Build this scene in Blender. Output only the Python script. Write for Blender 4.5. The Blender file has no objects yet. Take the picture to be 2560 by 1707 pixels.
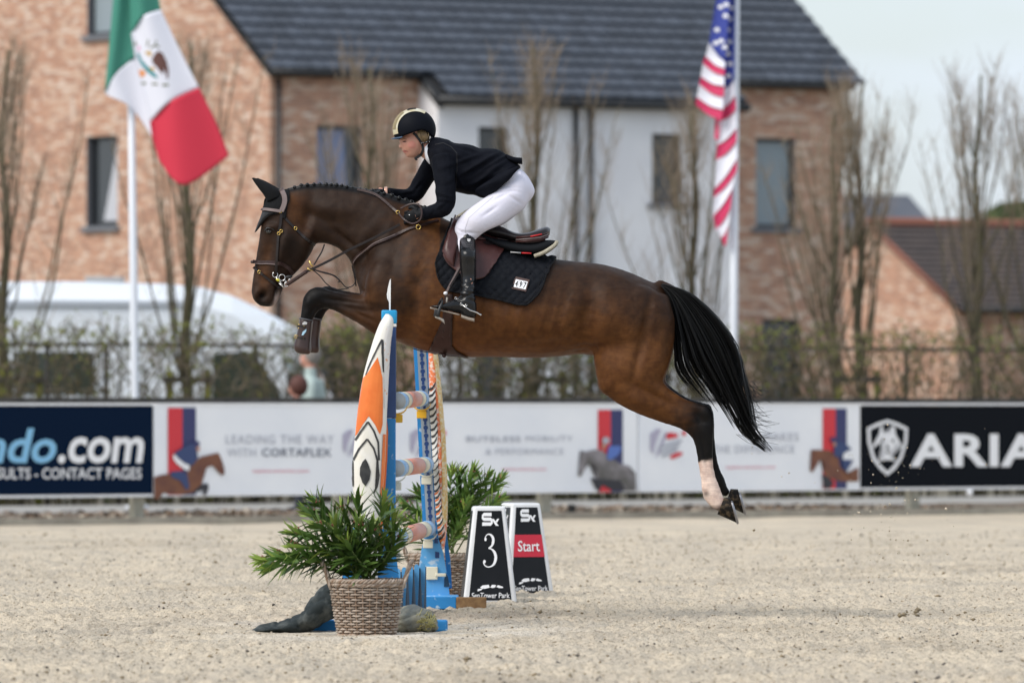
import bpy, bmesh, math, random
import numpy as np
from mathutils import Vector, Matrix, Euler
from mathutils.bvhtree import BVHTree

random.seed(7); np.random.seed(7)
SC = bpy.context.scene
COL = SC.collection
R = math.radians

# ------------------------------------------------------------------ camera, sky, sun, exposure
F, HX, HY, CAMH = 20925.0, 1280.0, 1010.0, 1.25     # focal length and horizon of the photograph, in its pixels
FOCUS = 48.0
cam_d = bpy.data.cameras.new('camera'); cam = bpy.data.objects.new('camera', cam_d); COL.objects.link(cam)
cam.location = (0, 0, CAMH); cam.rotation_euler = (R(90), 0, 0)
cam_d.sensor_width = 36.0; cam_d.lens = F / 2560 * 36.0
cam_d.shift_y = (HY - 853.5) / 2560
cam_d.clip_start = 1.0; cam_d.clip_end = 6000
cam_d.dof.use_dof = True; cam_d.dof.focus_distance = FOCUS; cam_d.dof.aperture_fstop = 4.5
SC.camera = cam

SUN_EL, SUN_DIR = 46.0, Vector((-0.80, -0.60, 0)).normalized()      # towards the sun: left of the picture, a little in front
world = bpy.data.worlds.new('World'); SC.world = world; world.use_nodes = True
wn, wl = world.node_tree.nodes, world.node_tree.links
wn.clear()
w_out = wn.new('ShaderNodeOutputWorld'); w_bg = wn.new('ShaderNodeBackground')
w_sky = wn.new('ShaderNodeTexSky'); w_sky.sky_type = 'NISHITA'; w_sky.sun_disc = False
w_sky.sun_elevation = R(SUN_EL); w_sky.sun_rotation = math.atan2(SUN_DIR.x, SUN_DIR.y)
w_sky.air_density = 1.0; w_sky.dust_density = 1.5; w_sky.ozone_density = 1.5
w_tc = wn.new('ShaderNodeTexCoord'); w_map = wn.new('ShaderNodeMapping'); w_map.inputs['Scale'].default_value = (9, 9, 34)
w_noise = wn.new('ShaderNodeTexNoise'); w_noise.inputs['Scale'].default_value = 2.2; w_noise.inputs['Detail'].default_value = 5
w_ramp = wn.new('ShaderNodeValToRGB'); w_ramp.color_ramp.elements[0].position = 0.35; w_ramp.color_ramp.elements[1].position = 0.68
w_ramp.color_ramp.elements[0].color = (0.55, 0.55, 0.55, 1); w_ramp.color_ramp.elements[1].color = (1, 1, 1, 1)
w_mix = wn.new('ShaderNodeMix'); w_mix.data_type = 'RGBA'
w_mix.inputs['B'].default_value = (4.6, 5.1, 5.7, 1)                # pale bright cloud layer
wl.new(w_tc.outputs['Generated'], w_map.inputs['Vector']); wl.new(w_map.outputs['Vector'], w_noise.inputs['Vector'])
wl.new(w_noise.outputs['Fac'], w_ramp.inputs['Fac']); wl.new(w_ramp.outputs['Color'], w_mix.inputs['Factor'])
wl.new(w_sky.outputs['Color'], w_mix.inputs['A'])
wl.new(w_mix.outputs['Result'], w_bg.inputs['Color']); w_bg.inputs['Strength'].default_value = 0.115
wl.new(w_bg.outputs['Background'], w_out.inputs['Surface'])

sun_d = bpy.data.lights.new('sun', 'SUN'); sun = bpy.data.objects.new('sun', sun_d); COL.objects.link(sun)
sun_d.energy = 2.0; sun_d.angle = R(38); sun_d.color = (1.0, 0.94, 0.86)
to_sun = Vector((SUN_DIR.x * math.cos(R(SUN_EL)), SUN_DIR.y * math.cos(R(SUN_EL)), math.sin(R(SUN_EL))))
sun.rotation_euler = to_sun.to_track_quat('Z', 'Y').to_euler(); sun.location = (-20, 20, 40)

SC.view_settings.view_transform = 'Standard'; SC.view_settings.look = 'None'
SC.view_settings.exposure = 0.63; SC.view_settings.gamma = 1.0; SC.view_settings.use_curve_mapping = False
SC.render.engine = 'CYCLES'
SC.cycles.max_bounces = 6; SC.cycles.transparent_max_bounces = 8
SC.cycles.use_denoising = True

# ------------------------------------------------------------------ helpers
def P(px, py, d):
    """a pixel of the photograph at distance d -> world point"""
    return Vector(((px - HX) / F * d, d, CAMH + (HY - py) / F * d))
def PX(v):
    return HX + v[0] / v[1] * F, HY - (v[2] - CAMH) / v[1] * F
def L(r, g, b):
    f = lambda c: (c / 255 / 12.92) if c / 255 <= 0.04045 else ((c / 255 + 0.055) / 1.055) ** 2.4
    return (f(r), f(g), f(b))

ORG = {}
def empty(name, loc, label=None, cat=None, group=None):
    o = bpy.data.objects.new(name, None); COL.objects.link(o); o.location = loc; o.empty_display_size = 0.1
    ORG[o.name] = Vector(loc)
    if label: tag(o, label, cat, group)
    return o
def tag(o, label=None, cat=None, group=None, kind=None):
    if label: o['label'] = label
    if cat: o['category'] = cat
    if group: o['group'] = group
    if kind: o['kind'] = kind
    return o
def finish(name, me, m, parent=None, org=None, smooth=True):
    ms = m if isinstance(m, (list, tuple)) else [m]
    for x in ms: me.materials.append(x)
    if smooth and len(me.polygons):
        me.polygons.foreach_set('use_smooth', np.ones(len(me.polygons), bool))
    o = bpy.data.objects.new(name, me); COL.objects.link(o)
    if parent is not None:
        o.parent = parent; ORG[o.name] = ORG[parent.name].copy()
    else:
        o.location = org; ORG[o.name] = Vector(org)
    return o
def mk(name, V, Fc, m, parent=None, smooth=True, idx=None, org=None):
    """one mesh object from world-space vertices"""
    V = np.asarray([tuple(v) for v in V] if not isinstance(V, np.ndarray) else V, dtype=np.float64).reshape(-1, 3)
    if parent is not None: o0 = np.array(ORG[parent.name])
    else:
        if org is None:
            lo, hi = V.min(0), V.max(0); org = ((lo[0] + hi[0]) / 2, (lo[1] + hi[1]) / 2, lo[2])
        o0 = np.array(org)
    me = bpy.data.meshes.new(name)
    me.from_pydata((V - o0).tolist(), [], [tuple(int(i) for i in f) for f in Fc])
    if idx is not None:
        me.polygons.foreach_set('material_index', np.asarray(idx, dtype=np.int32))
    me.update()
    return finish(name, me, m, parent, org, smooth)
class MB:
    """collects shapes, then links them as one mesh"""
    def __init__(s): s.V = []; s.F = []; s.I = []
    def add(s, V, Fc, mi=0):
        b = len(s.V); s.V += [tuple(v) for v in V]; s.F += [tuple(i + b for i in f) for f in Fc]; s.I += [mi] * len(Fc); return s
    def build(s, name, m, parent=None, smooth=False): return mk(name, s.V, s.F, m, parent, smooth, s.I)
BOXF = [(0, 3, 2, 1), (4, 5, 6, 7), (0, 1, 5, 4), (1, 2, 6, 5), (2, 3, 7, 6), (3, 0, 4, 7)]
def box(x0, x1, y0, y1, z0, z1):
    return [(x0, y0, z0), (x1, y0, z0), (x1, y1, z0), (x0, y1, z0), (x0, y0, z1), (x1, y0, z1), (x1, y1, z1), (x0, y1, z1)], BOXF
def bevel_box(x0, x1, y0, y1, z0, z1, b=0.005, seg=2):
    bm = bmesh.new(); vs = [bm.verts.new(v) for v in box(x0, x1, y0, y1, z0, z1)[0]]
    for f in BOXF: bm.faces.new([vs[i] for i in f])
    bmesh.ops.bevel(bm, geom=bm.edges[:], offset=b, segments=seg, affect='EDGES', profile=0.5)
    bm.verts.index_update(); V = [tuple(v.co) for v in bm.verts]; Fc = [[v.index for v in f.verts] for f in bm.faces]; bm.free()
    return V, Fc
def xform(VF, M): return [M @ Vector(v) for v in VF[0]], VF[1]
def cat(pts, n):
    """Catmull-Rom resampling of a list of equal-length tuples: n samples per span"""
    A = np.asarray(pts, float); out = []
    for i in range(len(A) - 1):
        p0 = A[max(i - 1, 0)]; p1 = A[i]; p2 = A[i + 1]; p3 = A[min(i + 2, len(A) - 1)]
        for k in range(n):
            t = k / n
            out.append(0.5 * ((2 * p1) + (-p0 + p2) * t + (2 * p0 - 5 * p1 + 4 * p2 - p3) * t * t + (-p0 + 3 * p1 - 3 * p2 + p3) * t ** 3))
    out.append(A[-1]); return np.array(out)
def tubes(paths, sides=5, cap=True):
    """paths: list of (Nx3 points, N radii or float) -> V, F of tapered tubes"""
    V = []; Fc = []; base = 0
    ang = np.arange(sides) * 2 * math.pi / sides
    ca, sa = np.cos(ang)[None, :, None], np.sin(ang)[None, :, None]
    for pts, rad in paths:
        p = np.asarray([tuple(q) for q in pts], float); n = len(p)
        r = np.full(n, rad) if np.isscalar(rad) else np.asarray(rad, float)
        t = np.gradient(p, axis=0); t /= np.linalg.norm(t, axis=1)[:, None] + 1e-12
        a = t.mean(0); ref = np.array((0, 0, 1.0)) if abs(a[2]) < 0.8 * np.linalg.norm(a) + 1e-9 else np.array((0.0, 1.0, 0))
        u = np.cross(t, ref); u /= np.linalg.norm(u, axis=1)[:, None] + 1e-12
        w = np.cross(t, u)
        ring = p[:, None, :] + r[:, None, None] * (ca * u[:, None, :] + sa * w[:, None, :])
        V.append(ring.reshape(-1, 3))
        for i in range(n - 1):
            o = base + i * sides
            for k in range(sides):
                k2 = (k + 1) % sides
                Fc.append((o + k, o + k2, o + sides + k2, o + sides + k))
        if cap:
            Fc.append(tuple(base + k for k in range(sides))[::-1]); Fc.append(tuple(base + (n - 1) * sides + k for k in range(sides)))
        base += n * sides
    return np.concatenate(V), Fc
def ring_loft(rings, closed=True, caps=True):
    """rings: list of equal-length point lists"""
    n = len(rings[0]); V = [tuple(p) for r_ in rings for p in r_]; Fc = []
    for i in range(len(rings) - 1):
        for k in range(n if closed else n - 1):
            k2 = (k + 1) % n; Fc.append((i * n + k, i * n + k2, (i + 1) * n + k2, (i + 1) * n + k))
    if caps and closed:
        Fc.append(tuple(range(n))[::-1]); Fc.append(tuple((len(rings) - 1) * n + k for k in range(n)))
    return V, Fc
def grid_mesh(rows):
    return ring_loft(rows, closed=False)
def lathe(prof, c, seg=20, axis='Z'):
    rings = []
    for r_, h in prof:
        ring = []
        for k in range(seg):
            a = 2 * math.pi * k / seg
            if axis == 'Z': ring.append((c[0] + r_ * math.cos(a), c[1] + r_ * math.sin(a), c[2] + h))
            elif axis == 'Y': ring.append((c[0] + r_ * math.cos(a), c[1] + h, c[2] + r_ * math.sin(a)))
            else: ring.append((c[0] + h, c[1] + r_ * math.cos(a), c[2] + r_ * math.sin(a)))
        rings.append(ring)
    return ring_loft(rings)
def torus(c, r, t, u, w, seg=18, sides=6):
    pts = [Vector(c) + r * (math.cos(2 * math.pi * k / seg) * Vector(u) + math.sin(2 * math.pi * k / seg) * Vector(w)) for k in range(seg + 1)]
    return tubes([(pts, t)], sides, cap=False)
def fill_poly(pts2, depth_cut=0, maxlen=None):
    """triangulated polygon of 2-D points, optionally cut finer"""
    bm = bmesh.new(); vs = [bm.verts.new((p[0], 0, p[1])) for p in pts2]
    bm.faces.new(vs); bmesh.ops.triangulate(bm, faces=bm.faces[:])
    if maxlen:
        for _ in range(6):
            es = [e for e in bm.edges if e.calc_length() > maxlen]
            if not es: break
            bmesh.ops.subdivide_edges(bm, edges=es, cuts=1); bmesh.ops.triangulate(bm, faces=[f for f in bm.faces if len(f.verts) > 3])
    bm.verts.index_update()
    V = [(v.co.x, v.co.z) for v in bm.verts]; Fc = [[v.index for v in f.verts] for f in bm.faces]; bm.free()
    return V, Fc
def sheet_px(name, poly, d, m, parent):
    """flat print: polygon of photo pixels on the plane y = d"""
    V, Fc = fill_poly(poly); o = mk(name, [P(x, y, d) for x, y in V], Fc, m, parent, smooth=False); return o
def rect(x0, y0, x1, y1): return [(x0, y0), (x1, y0), (x1, y1), (x0, y1)]
def bvh_of(V, Fc): return BVHTree.FromPolygons([tuple(v) for v in V], [tuple(f) for f in Fc])
def bvh_obj(o):
    org = ORG[o.name]; return BVHTree.FromPolygons([tuple(Vector(v.co) + org) for v in o.data.vertices], [tuple(p.vertices) for p in o.data.polygons])
def hit_px(bvh, px, py, far=False):
    """first (or last) surface point under a pixel, with its normal"""
    d = (P(px, py, 1.0) - Vector((0, 0, CAMH))).normalized()
    if not far: h = bvh.ray_cast(Vector((0, 0, CAMH)), d)
    else: h = bvh.ray_cast(Vector((0, 0, CAMH)) + d * 60, -d)
    return (h[0], h[1]) if h[0] is not None else (None, None)
def decal(name, poly, bvh, m, parent, off=0.003, maxlen=6, d0=None, smooth=True):
    V, Fc = fill_poly(poly, maxlen=maxlen); W = []
    miss = []
    for i, (x, y) in enumerate(V):
        h, n = hit_px(bvh, x, y)
        if h is None:
            W.append(None); miss.append(i)
        else:
            if n.y > 0: n = -n
            W.append(h + n * off)
    good = [i for i in range(len(V)) if W[i] is not None]
    for i in miss:
        if good:
            j = min(good, key=lambda q: (V[q][0] - V[i][0]) ** 2 + (V[q][1] - V[i][1]) ** 2); W[i] = P(V[i][0], V[i][1], W[j].y)
        else: W[i] = P(V[i][0], V[i][1], d0 or 48)
    return mk(name, W, Fc, m, parent, smooth)
def ribbon(pts, nrm, w, t):
    """strap: box section swept along pts, lying against the normals"""
    rings = []
    for i, p in enumerate(pts):
        a = pts[max(i - 1, 0)]; b = pts[min(i + 1, len(pts) - 1)]
        tg = (Vector(b) - Vector(a)).normalized(); n = Vector(nrm[i]); n = (n - tg * n.dot(tg)).normalized(); s = tg.cross(n)
        ww = w[i] if not np.isscalar(w) else w
        p = Vector(p); rings.append([p - s * ww / 2, p - s * ww * 0.42 + n * t, p + s * ww * 0.42 + n * t, p + s * ww / 2])
    return ring_loft(rings)
def vnoise(x, y, seed=0):
    xi = np.floor(x).astype(np.int64); yi = np.floor(y).astype(np.int64); fx = x - xi; fy = y - yi
    fx = fx * fx * (3 - 2 * fx); fy = fy * fy * (3 - 2 * fy)
    def h(a, b):
        n = (a * 374761393 + b * 668265263 + seed * 1442695041) & 0x7fffffff
        n = ((n ^ (n >> 13)) * 1274126177) & 0x7fffffff
        return ((n ^ (n >> 16)) & 0xffff) / 65535.0
    a = h(xi, yi) * (1 - fx) + h(xi + 1, yi) * fx; b = h(xi, yi + 1) * (1 - fx) + h(xi + 1, yi + 1) * fx
    return a * (1 - fy) + b * fy

# ------------------------------------------------------------------ materials
MATS = {}
def mat(name, col, rough=0.6, col2=None, vscale=8.0, bump=0.0, bscale=60.0, metal=0.0, spec=0.5, coat=0.0, sheen=0.0, detail=4, lo=0.35, hi=0.65, trans=0.0, alpha=None, emit=None, island=0.0, attr=None):
    if name in MATS: return MATS[name]
    m = bpy.data.materials.new(name); m.use_nodes = True; nt = m.node_tree; N, K = nt.nodes, nt.links
    b = N['Principled BSDF']; b.inputs['Base Color'].default_value = (*col, 1); b.inputs['Roughness'].default_value = rough
    b.inputs['Metallic'].default_value = metal; b.inputs['Specular IOR Level'].default_value = spec
    b.inputs['Coat Weight'].default_value = coat; b.inputs['Sheen Weight'].default_value = sheen
    if trans: b.inputs['Transmission Weight'].default_value = trans
    tc = N.new('ShaderNodeTexCoord'); src = None
    if col2 is not None:
        n = N.new('ShaderNodeTexNoise'); n.inputs['Scale'].default_value = vscale; n.inputs['Detail'].default_value = detail
        K.new(tc.outputs['Object'], n.inputs['Vector'])
        rp = N.new('ShaderNodeValToRGB'); rp.color_ramp.elements[0].position = lo; rp.color_ramp.elements[1].position = hi
        rp.color_ramp.elements[0].color = (*col, 1); rp.color_ramp.elements[1].color = (*col2, 1)
        K.new(n.outputs['Fac'], rp.inputs['Fac']); src = rp.outputs['Color']
    if attr:
        at = N.new('ShaderNodeAttribute'); at.attribute_name = attr
        if src is not None:
            mx = N.new('ShaderNodeMix'); mx.data_type = 'RGBA'; mx.blend_type = 'MULTIPLY'; mx.inputs['Factor'].default_value = 1
            K.new(at.outputs['Color'], mx.inputs['A']); K.new(src, mx.inputs['B']); src = mx.outputs['Result']
        else: src = at.outputs['Color']
    if island:
        g = N.new('ShaderNodeObjectInfo'); hs = N.new('ShaderNodeHueSaturation')
        mr = N.new('ShaderNodeMapRange'); mr.inputs['To Min'].default_value = 1 - island; mr.inputs['To Max'].default_value = 1 + island
        K.new(g.outputs['Random'], mr.inputs['Value']); K.new(mr.outputs['Result'], hs.inputs['Value'])
        if src is not None: K.new(src, hs.inputs['Color'])
        else: hs.inputs['Color'].default_value = (*col, 1)
        src = hs.outputs['Color']
    if src is not None: K.new(src, b.inputs['Base Color'])
    if bump:
        n2 = N.new('ShaderNodeTexNoise'); n2.inputs['Scale'].default_value = bscale; n2.inputs['Detail'].default_value = 4
        K.new(tc.outputs['Object'], n2.inputs['Vector'])
        bp = N.new('ShaderNodeBump'); bp.inputs['Strength'].default_value = bump; bp.inputs['Distance'].default_value = 0.01
        K.new(n2.outputs['Fac'], bp.inputs['Height']); K.new(bp.outputs['Normal'], b.inputs['Normal'])
    if emit: b.inputs['Emission Color'].default_value = (*emit, 1); b.inputs['Emission Strength'].default_value = 1
    MATS[name] = m; return m
def brick_mat(name, stops, mortar):
    """brick by brick: every brick of the bond takes its own colour from the stops; pale smears run over groups of them"""
    m = bpy.data.materials.new(name); m.use_nodes = True; N, K = m.node_tree.nodes, m.node_tree.links
    b = N['Principled BSDF']; b.inputs['Roughness'].default_value = 0.9; b.inputs['Specular IOR Level'].default_value = 0.2
    def math_(op, x, y=None):
        n = N.new('ShaderNodeMath'); n.operation = op
        for i, v in enumerate((x, y)):
            if v is None: continue
            if isinstance(v, (int, float)): n.inputs[i].default_value = v
            else: K.new(v, n.inputs[i])
        return n.outputs[0]
    uv = N.new('ShaderNodeUVMap'); sp = N.new('ShaderNodeSeparateXYZ'); K.new(uv.outputs['UV'], sp.inputs[0])
    v_ = math_('DIVIDE', sp.outputs['Y'], 0.065); row = math_('FLOOR', v_); half = math_('MULTIPLY', math_('MODULO', row, 2.0), 0.5)
    u_ = math_('ADD', math_('DIVIDE', sp.outputs['X'], 0.215), half); colm = math_('FLOOR', u_)
    cb = N.new('ShaderNodeCombineXYZ'); K.new(colm, cb.inputs['X']); K.new(row, cb.inputs['Y'])
    wn_ = N.new('ShaderNodeTexWhiteNoise'); wn_.noise_dimensions = '2D'; K.new(cb.outputs[0], wn_.inputs['Vector'])
    no = N.new('ShaderNodeTexNoise'); no.inputs['Scale'].default_value = 5.0; no.inputs['Detail'].default_value = 5; no.inputs['Roughness'].default_value = 0.65; K.new(uv.outputs['UV'], no.inputs['Vector'])
    val = math_('ADD', math_('MULTIPLY', wn_.outputs['Value'], 0.86), math_('MULTIPLY', math_('SUBTRACT', no.outputs['Fac'], 0.5), 0.42)); val = math_('ADD', val, 0.07)
    rp = N.new('ShaderNodeValToRGB'); rp.color_ramp.interpolation = 'LINEAR'
    while len(rp.color_ramp.elements) < len(stops): rp.color_ramp.elements.new(0.5)
    for e, (p_, c_) in zip(rp.color_ramp.elements, stops): e.position = p_; e.color = (*c_, 1)
    K.new(val, rp.inputs['Fac'])
    fu, fv = math_('FRACT', u_), math_('FRACT', v_); j = math_('MAXIMUM', math_('LESS_THAN', fu, 0.05), math_('LESS_THAN', fv, 0.15))
    mx = N.new('ShaderNodeMix'); mx.data_type = 'RGBA'; mx.inputs['B'].default_value = (*mortar, 1); K.new(j, mx.inputs['Factor']); K.new(rp.outputs['Color'], mx.inputs['A']); K.new(mx.outputs['Result'], b.inputs['Base Color'])
    bp = N.new('ShaderNodeBump'); bp.inputs['Strength'].default_value = 0.7; bp.inputs['Distance'].default_value = 0.012; bp.invert = True; K.new(j, bp.inputs['Height']); K.new(bp.outputs['Normal'], b.inputs['Normal'])
    MATS[name] = m; return m

WHITE = mat('white_paint', (0.78, 0.78, 0.78), 0.5)
BLACK = mat('black', (0.012, 0.012, 0.013), 0.5)

# text
def text_poly(body, bold=0.0, shear=0.0, space=1.0):
    cu = bpy.data.curves.new('lettering', 'FONT'); cu.body = body; cu.size = 1; cu.resolution_u = 3; cu.offset = bold; cu.shear = shear; cu.space_character = space
    o = bpy.data.objects.new('lettering', cu); COL.objects.link(o)
    dg = bpy.context.evaluated_depsgraph_get(); dg.update()
    me = bpy.data.meshes.new_from_object(o.evaluated_get(dg))
    V = np.array([tuple(v.co) for v in me.vertices]); Fc = [tuple(p.vertices) for p in me.polygons]
    bpy.data.objects.remove(o); bpy.data.curves.remove(cu); bpy.data.meshes.remove(me)
    return V, Fc
def text_box(name, body, x0, y0, x1, y1, m, parent, d=None, place=None, bold=0.0, shear=0.0, space=1.0):
    """lettering fitted to a box of photo pixels, lying on the plane y = d or put there by place(px, py)"""
    V, Fc = text_poly(body, bold, shear, space); lo, hi = V.min(0), V.max(0)
    u = (V[:, 0] - lo[0]) / (hi[0] - lo[0]); v = (V[:, 1] - lo[1]) / (hi[1] - lo[1])
    pts = [(x0 + (x1 - x0) * a, y1 + (y0 - y1) * b_) for a, b_ in zip(u, v)]
    f = place or (lambda x, y: P(x, y, d))
    return mk(name, [f(x, y) for x, y in pts], Fc, m, parent, smooth=False)
# ------------------------------------------------------------------ lines of the place: arena edge, hedge and houses all run at a slant
FS = 0.846                                                           # the arena fence recedes to the right
FN = math.sqrt(1 + FS * FS); E1 = Vector((1 / FN, FS / FN, 0)); E2 = Vector((-FS / FN, 1 / FN, 0)); FO = Vector((0, 90.45, 0))
def dline(A, px): return A / (1 - FS * (px - HX) / F)
def dfence(px): return dline(90.45, px)
def FP(px, py, off=0.0): return P(px, py, dfence(px) - off)
def FB(s, t, z): return FO + E1 * s + E2 * t + Vector((0, 0, z))
def fbox(s0, s1, t0, t1, z0, z1):
    return [FB(s, t, z) for s, t, z in box(s0, s1, t0, t1, z0, z1)[0]], BOXF
def s_of(px):                                                        # pixel column -> distance along the fence
    p = P(px, 1010, dfence(px)); return (p - FO).dot(E1)

# ------------------------------------------------------------------ ground
def sand_material():
    m = bpy.data.materials.new('sand'); m.use_nodes = True; N, K = m.node_tree.nodes, m.node_tree.links
    b = N['Principled BSDF']; b.inputs['Roughness'].default_value = 0.95; b.inputs['Specular IOR Level'].default_value = 0.2
    tc = N.new('ShaderNodeTexCoord')
    mp = N.new('ShaderNodeMapping'); mp.inputs['Scale'].default_value = (1, 0.55, 1); K.new(tc.outputs['Object'], mp.inputs['Vector'])
    def noise(scale, det, rough=0.6):
        n = N.new('ShaderNodeTexNoise'); n.inputs['Scale'].default_value = scale; n.inputs['Detail'].default_value = det; n.inputs['Roughness'].default_value = rough
        K.new(mp.outputs['Vector'], n.inputs['Vector']); return n
    def ramp(src, p0, c0, p1, c1):
        r = N.new('ShaderNodeValToRGB'); r.color_ramp.elements[0].position = p0; r.color_ramp.elements[1].position = p1
        r.color_ramp.elements[0].color = (*c0, 1); r.color_ramp.elements[1].color = (*c1, 1); K.new(src.outputs['Fac'], r.inputs['Fac']); return r
    r1 = ramp(noise(55, 6, 0.75), 0.34, (0.28, 0.23, 0.17), 0.50, (0.665, 0.585, 0.465))  # grain colour; its dark end also paints shade flecks between crumbs
    r2 = ramp(noise(1.6, 4), 0.38, (0.86, 0.86, 0.87), 0.62, (1.05, 1.03, 1.0))
    r3 = ramp(noise(160, 3, 0.8), 0.30, (0.62, 0.60, 0.57), 0.52, (1.0, 1.0, 1.0))
    mx = N.new('ShaderNodeMix'); mx.data_type = 'RGBA'; mx.blend_type = 'MULTIPLY'; mx.inputs['Factor'].default_value = 1
    K.new(r1.outputs['Color'], mx.inputs['A']); K.new(r2.outputs['Color'], mx.inputs['B'])
    m2 = N.new('ShaderNodeMix'); m2.data_type = 'RGBA'; m2.blend_type = 'MULTIPLY'; m2.inputs['Factor'].default_value = 0.8
    K.new(mx.outputs['Result'], m2.inputs['A']); K.new(r3.outputs['Color'], m2.inputs['B'])
    at = N.new('ShaderNodeAttribute'); at.attribute_name = 'dust'; m4 = N.new('ShaderNodeMix'); m4.data_type = 'RGBA'; m4.blend_type = 'MULTIPLY'; m4.inputs['Factor'].default_value = 1
    K.new(m2.outputs['Result'], m4.inputs['A']); K.new(at.outputs['Color'], m4.inputs['B']); K.new(m4.outputs['Result'], b.inputs['Base Color'])
    bp = N.new('ShaderNodeBump'); bp.inputs['Strength'].default_value = 1.0; bp.inputs['Distance'].default_value = 0.016
    K.new(noise(70, 5, 0.7).outputs['Fac'], bp.inputs['Height']); K.new(bp.outputs['Normal'], b.inputs['Normal'])
    MATS['sand'] = m; return m
SAND = sand_material()
def sand_height(x, y):
    near = np.clip((84 - y) / 20, 0, 1)
    z = (vnoise(x * 1.7, y * 1.3, 1) - .5) * 0.030 + (vnoise(x * 5, y * 4, 2) - .5) * 0.022 * near
    n3 = vnoise(x * 16, y * 13, 3); n4 = vnoise(x * 38, y * 30, 4)
    z = z + near * ((n3 ** 2) * 0.034 + (n4 - .5) * 0.018 + (vnoise(x * 75, y * 60, 6) - .5) * .008)
    flat = np.exp(-(((x + 0.75) / 0.95) ** 2 + ((y - 46.0) / 2.2) ** 2) ** 2)          # trodden hard round the standards
    return z * (1 - 0.8 * flat)
xs = np.unique(np.concatenate([np.linspace(-90, -4.0, 40), np.arange(-4.0, 4.0, 0.0122), np.linspace(4.0, 90, 40)]))
ys = np.unique(np.concatenate([np.linspace(2, 36.5, 20), np.arange(36.5, 56, 0.030), np.linspace(56, 64, 110), np.linspace(64, 76, 100)]))
# rows beyond y = 76 bend on to the slanted edge of the arena
gx, gy = np.meshgrid(xs, ys)
edge = np.clip(90.45 + FS * gx, 78, 200)
far_rows = []
for k in range(1, 25): far_rows.append(76 + (edge[0] - 0.05 - 76) * k / 24)
gy = np.concatenate([gy, np.array(far_rows)]); gx = np.concatenate([gx, np.tile(xs, (24, 1))])
gz = sand_height(gx, gy)
rs = random.Random(77)                                              # hoof prints: a dent with a raised rim
for _ in range(150):
    cy_ = 38 + 34 * rs.random(); cx_ = rs.uniform(-1, 1) * cy_ * .062
    if math.hypot(cx_ + .75, (cy_ - 46) / 2) < .7: continue
    i0, i1 = np.searchsorted(ys, (cy_ - .3, cy_ + .3)); j0, j1 = np.searchsorted(xs, (cx_ - .2, cx_ + .2))
    if i1 <= i0: continue
    q = np.sqrt(((gx[i0:i1, j0:j1] - cx_) / .07) ** 2 + ((gy[i0:i1, j0:j1] - cy_) / .085) ** 2); k = rs.uniform(.5, 1.2)
    gz[i0:i1, j0:j1] += k * (-.030 * np.exp(-q ** 4) + .016 * np.exp(-((q - 1.25) / .35) ** 2) * (.4 + vnoise(gx[i0:i1, j0:j1] * 30, gy[i0:i1, j0:j1] * 30, 8)))
nr, nc = gx.shape
V = np.stack([gx, gy, gz], -1).reshape(-1, 3)
ii = np.arange((nr - 1) * nc).reshape(nr - 1, nc)[:, :-1].ravel()
Q = np.stack([ii, ii + 1, ii + nc + 1, ii + nc], 1)
me = bpy.data.meshes.new('sand_arena'); me.vertices.add(len(V)); me.vertices.foreach_set('co', V.astype(np.float32).ravel())
me.loops.add(Q.size); me.loops.foreach_set('vertex_index', Q.astype(np.int32).ravel())
me.polygons.add(len(Q)); me.polygons.foreach_set('loop_start', (np.arange(len(Q)) * 4).astype(np.int32)); me.update(calc_edges=True)
fx_, fy_ = V[:, 0], V[:, 1]; pale = np.exp(-(((fx_ + 0.72) / 0.95) ** 2 + ((fy_ - 45.9) / 1.7) ** 2)) * np.clip((vnoise(fx_ * 3.5, fy_ * 2.2, 31) * .6 + vnoise(fx_ * 11, fy_ * 7, 32) * .4) * 2.6 - .75, 0, 1)
damp = np.clip((vnoise(fx_ * .9, fy_ * .5, 33) * .6 + vnoise(fx_ * 4, fy_ * 2.2, 34) * .4) * 3 - 1.5, 0, 1) * .16
dv = np.stack([1 - damp + pale * .34, 1 - damp * 1.05 + pale * .42, 1 - damp * 1.1 + pale * .58, np.ones(len(V))], 1); ca_ = me.color_attributes.new('dust', 'FLOAT_COLOR', 'POINT'); ca_.data.foreach_set('color', dv.astype(np.float32).ravel())
tag(finish('sand_arena', me, SAND, None, (0, 0, 0)), kind='structure')
def zsand(x, y): return float(sand_height(np.array([x]), np.array([y]))[0])

SOIL = mat('soil', (0.10, 0.085, 0.06), 0.95, (0.16, 0.14, 0.09), 0.8, 0.5, 6)
g = mk('ground', [(-2500, 40, -0.06), (2500, 40, -0.06), (2500, 4000, -0.06), (-2500, 4000, -0.06)], [(0, 1, 2, 3)], SOIL, smooth=False, org=(0, 0, 0)); tag(g, kind='structure')
MULCH = mat('mulch', (0.055, 0.038, 0.026), 0.95, (0.20, 0.15, 0.10), 9, 0.8, 20)
rows = [[FB(s, t, 0.02 + 0.03 * random.random()) for s in np.arange(-60, 60, 0.5)] for t in (0.03, 0.6, 1.2, 2, 3, 4, 5, 6)]
tag(mk('mulch_bed', *grid_mesh(rows), MULCH, org=(0, 0, 0)), kind='structure')
mb = MB(); rs = random.Random(3)                                     # dead leaves and bark on the bed
for _ in range(2600):
    s, t = rs.uniform(-8, 9), rs.uniform(0.1, 5.8); c = FB(s, t, 0.055); a = rs.uniform(0, 6.3); r_ = rs.uniform(0.02, 0.06)
    u = Vector((math.cos(a), math.sin(a), rs.uniform(-.3, .5))) * r_; w = Vector((-math.sin(a), math.cos(a), rs.uniform(-.2, .6))) * r_ * .6
    mb.add([c - u, c + w, c + u, c - w], [(0, 1, 2, 3)], rs.choice((0, 0, 1, 2)))
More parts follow.
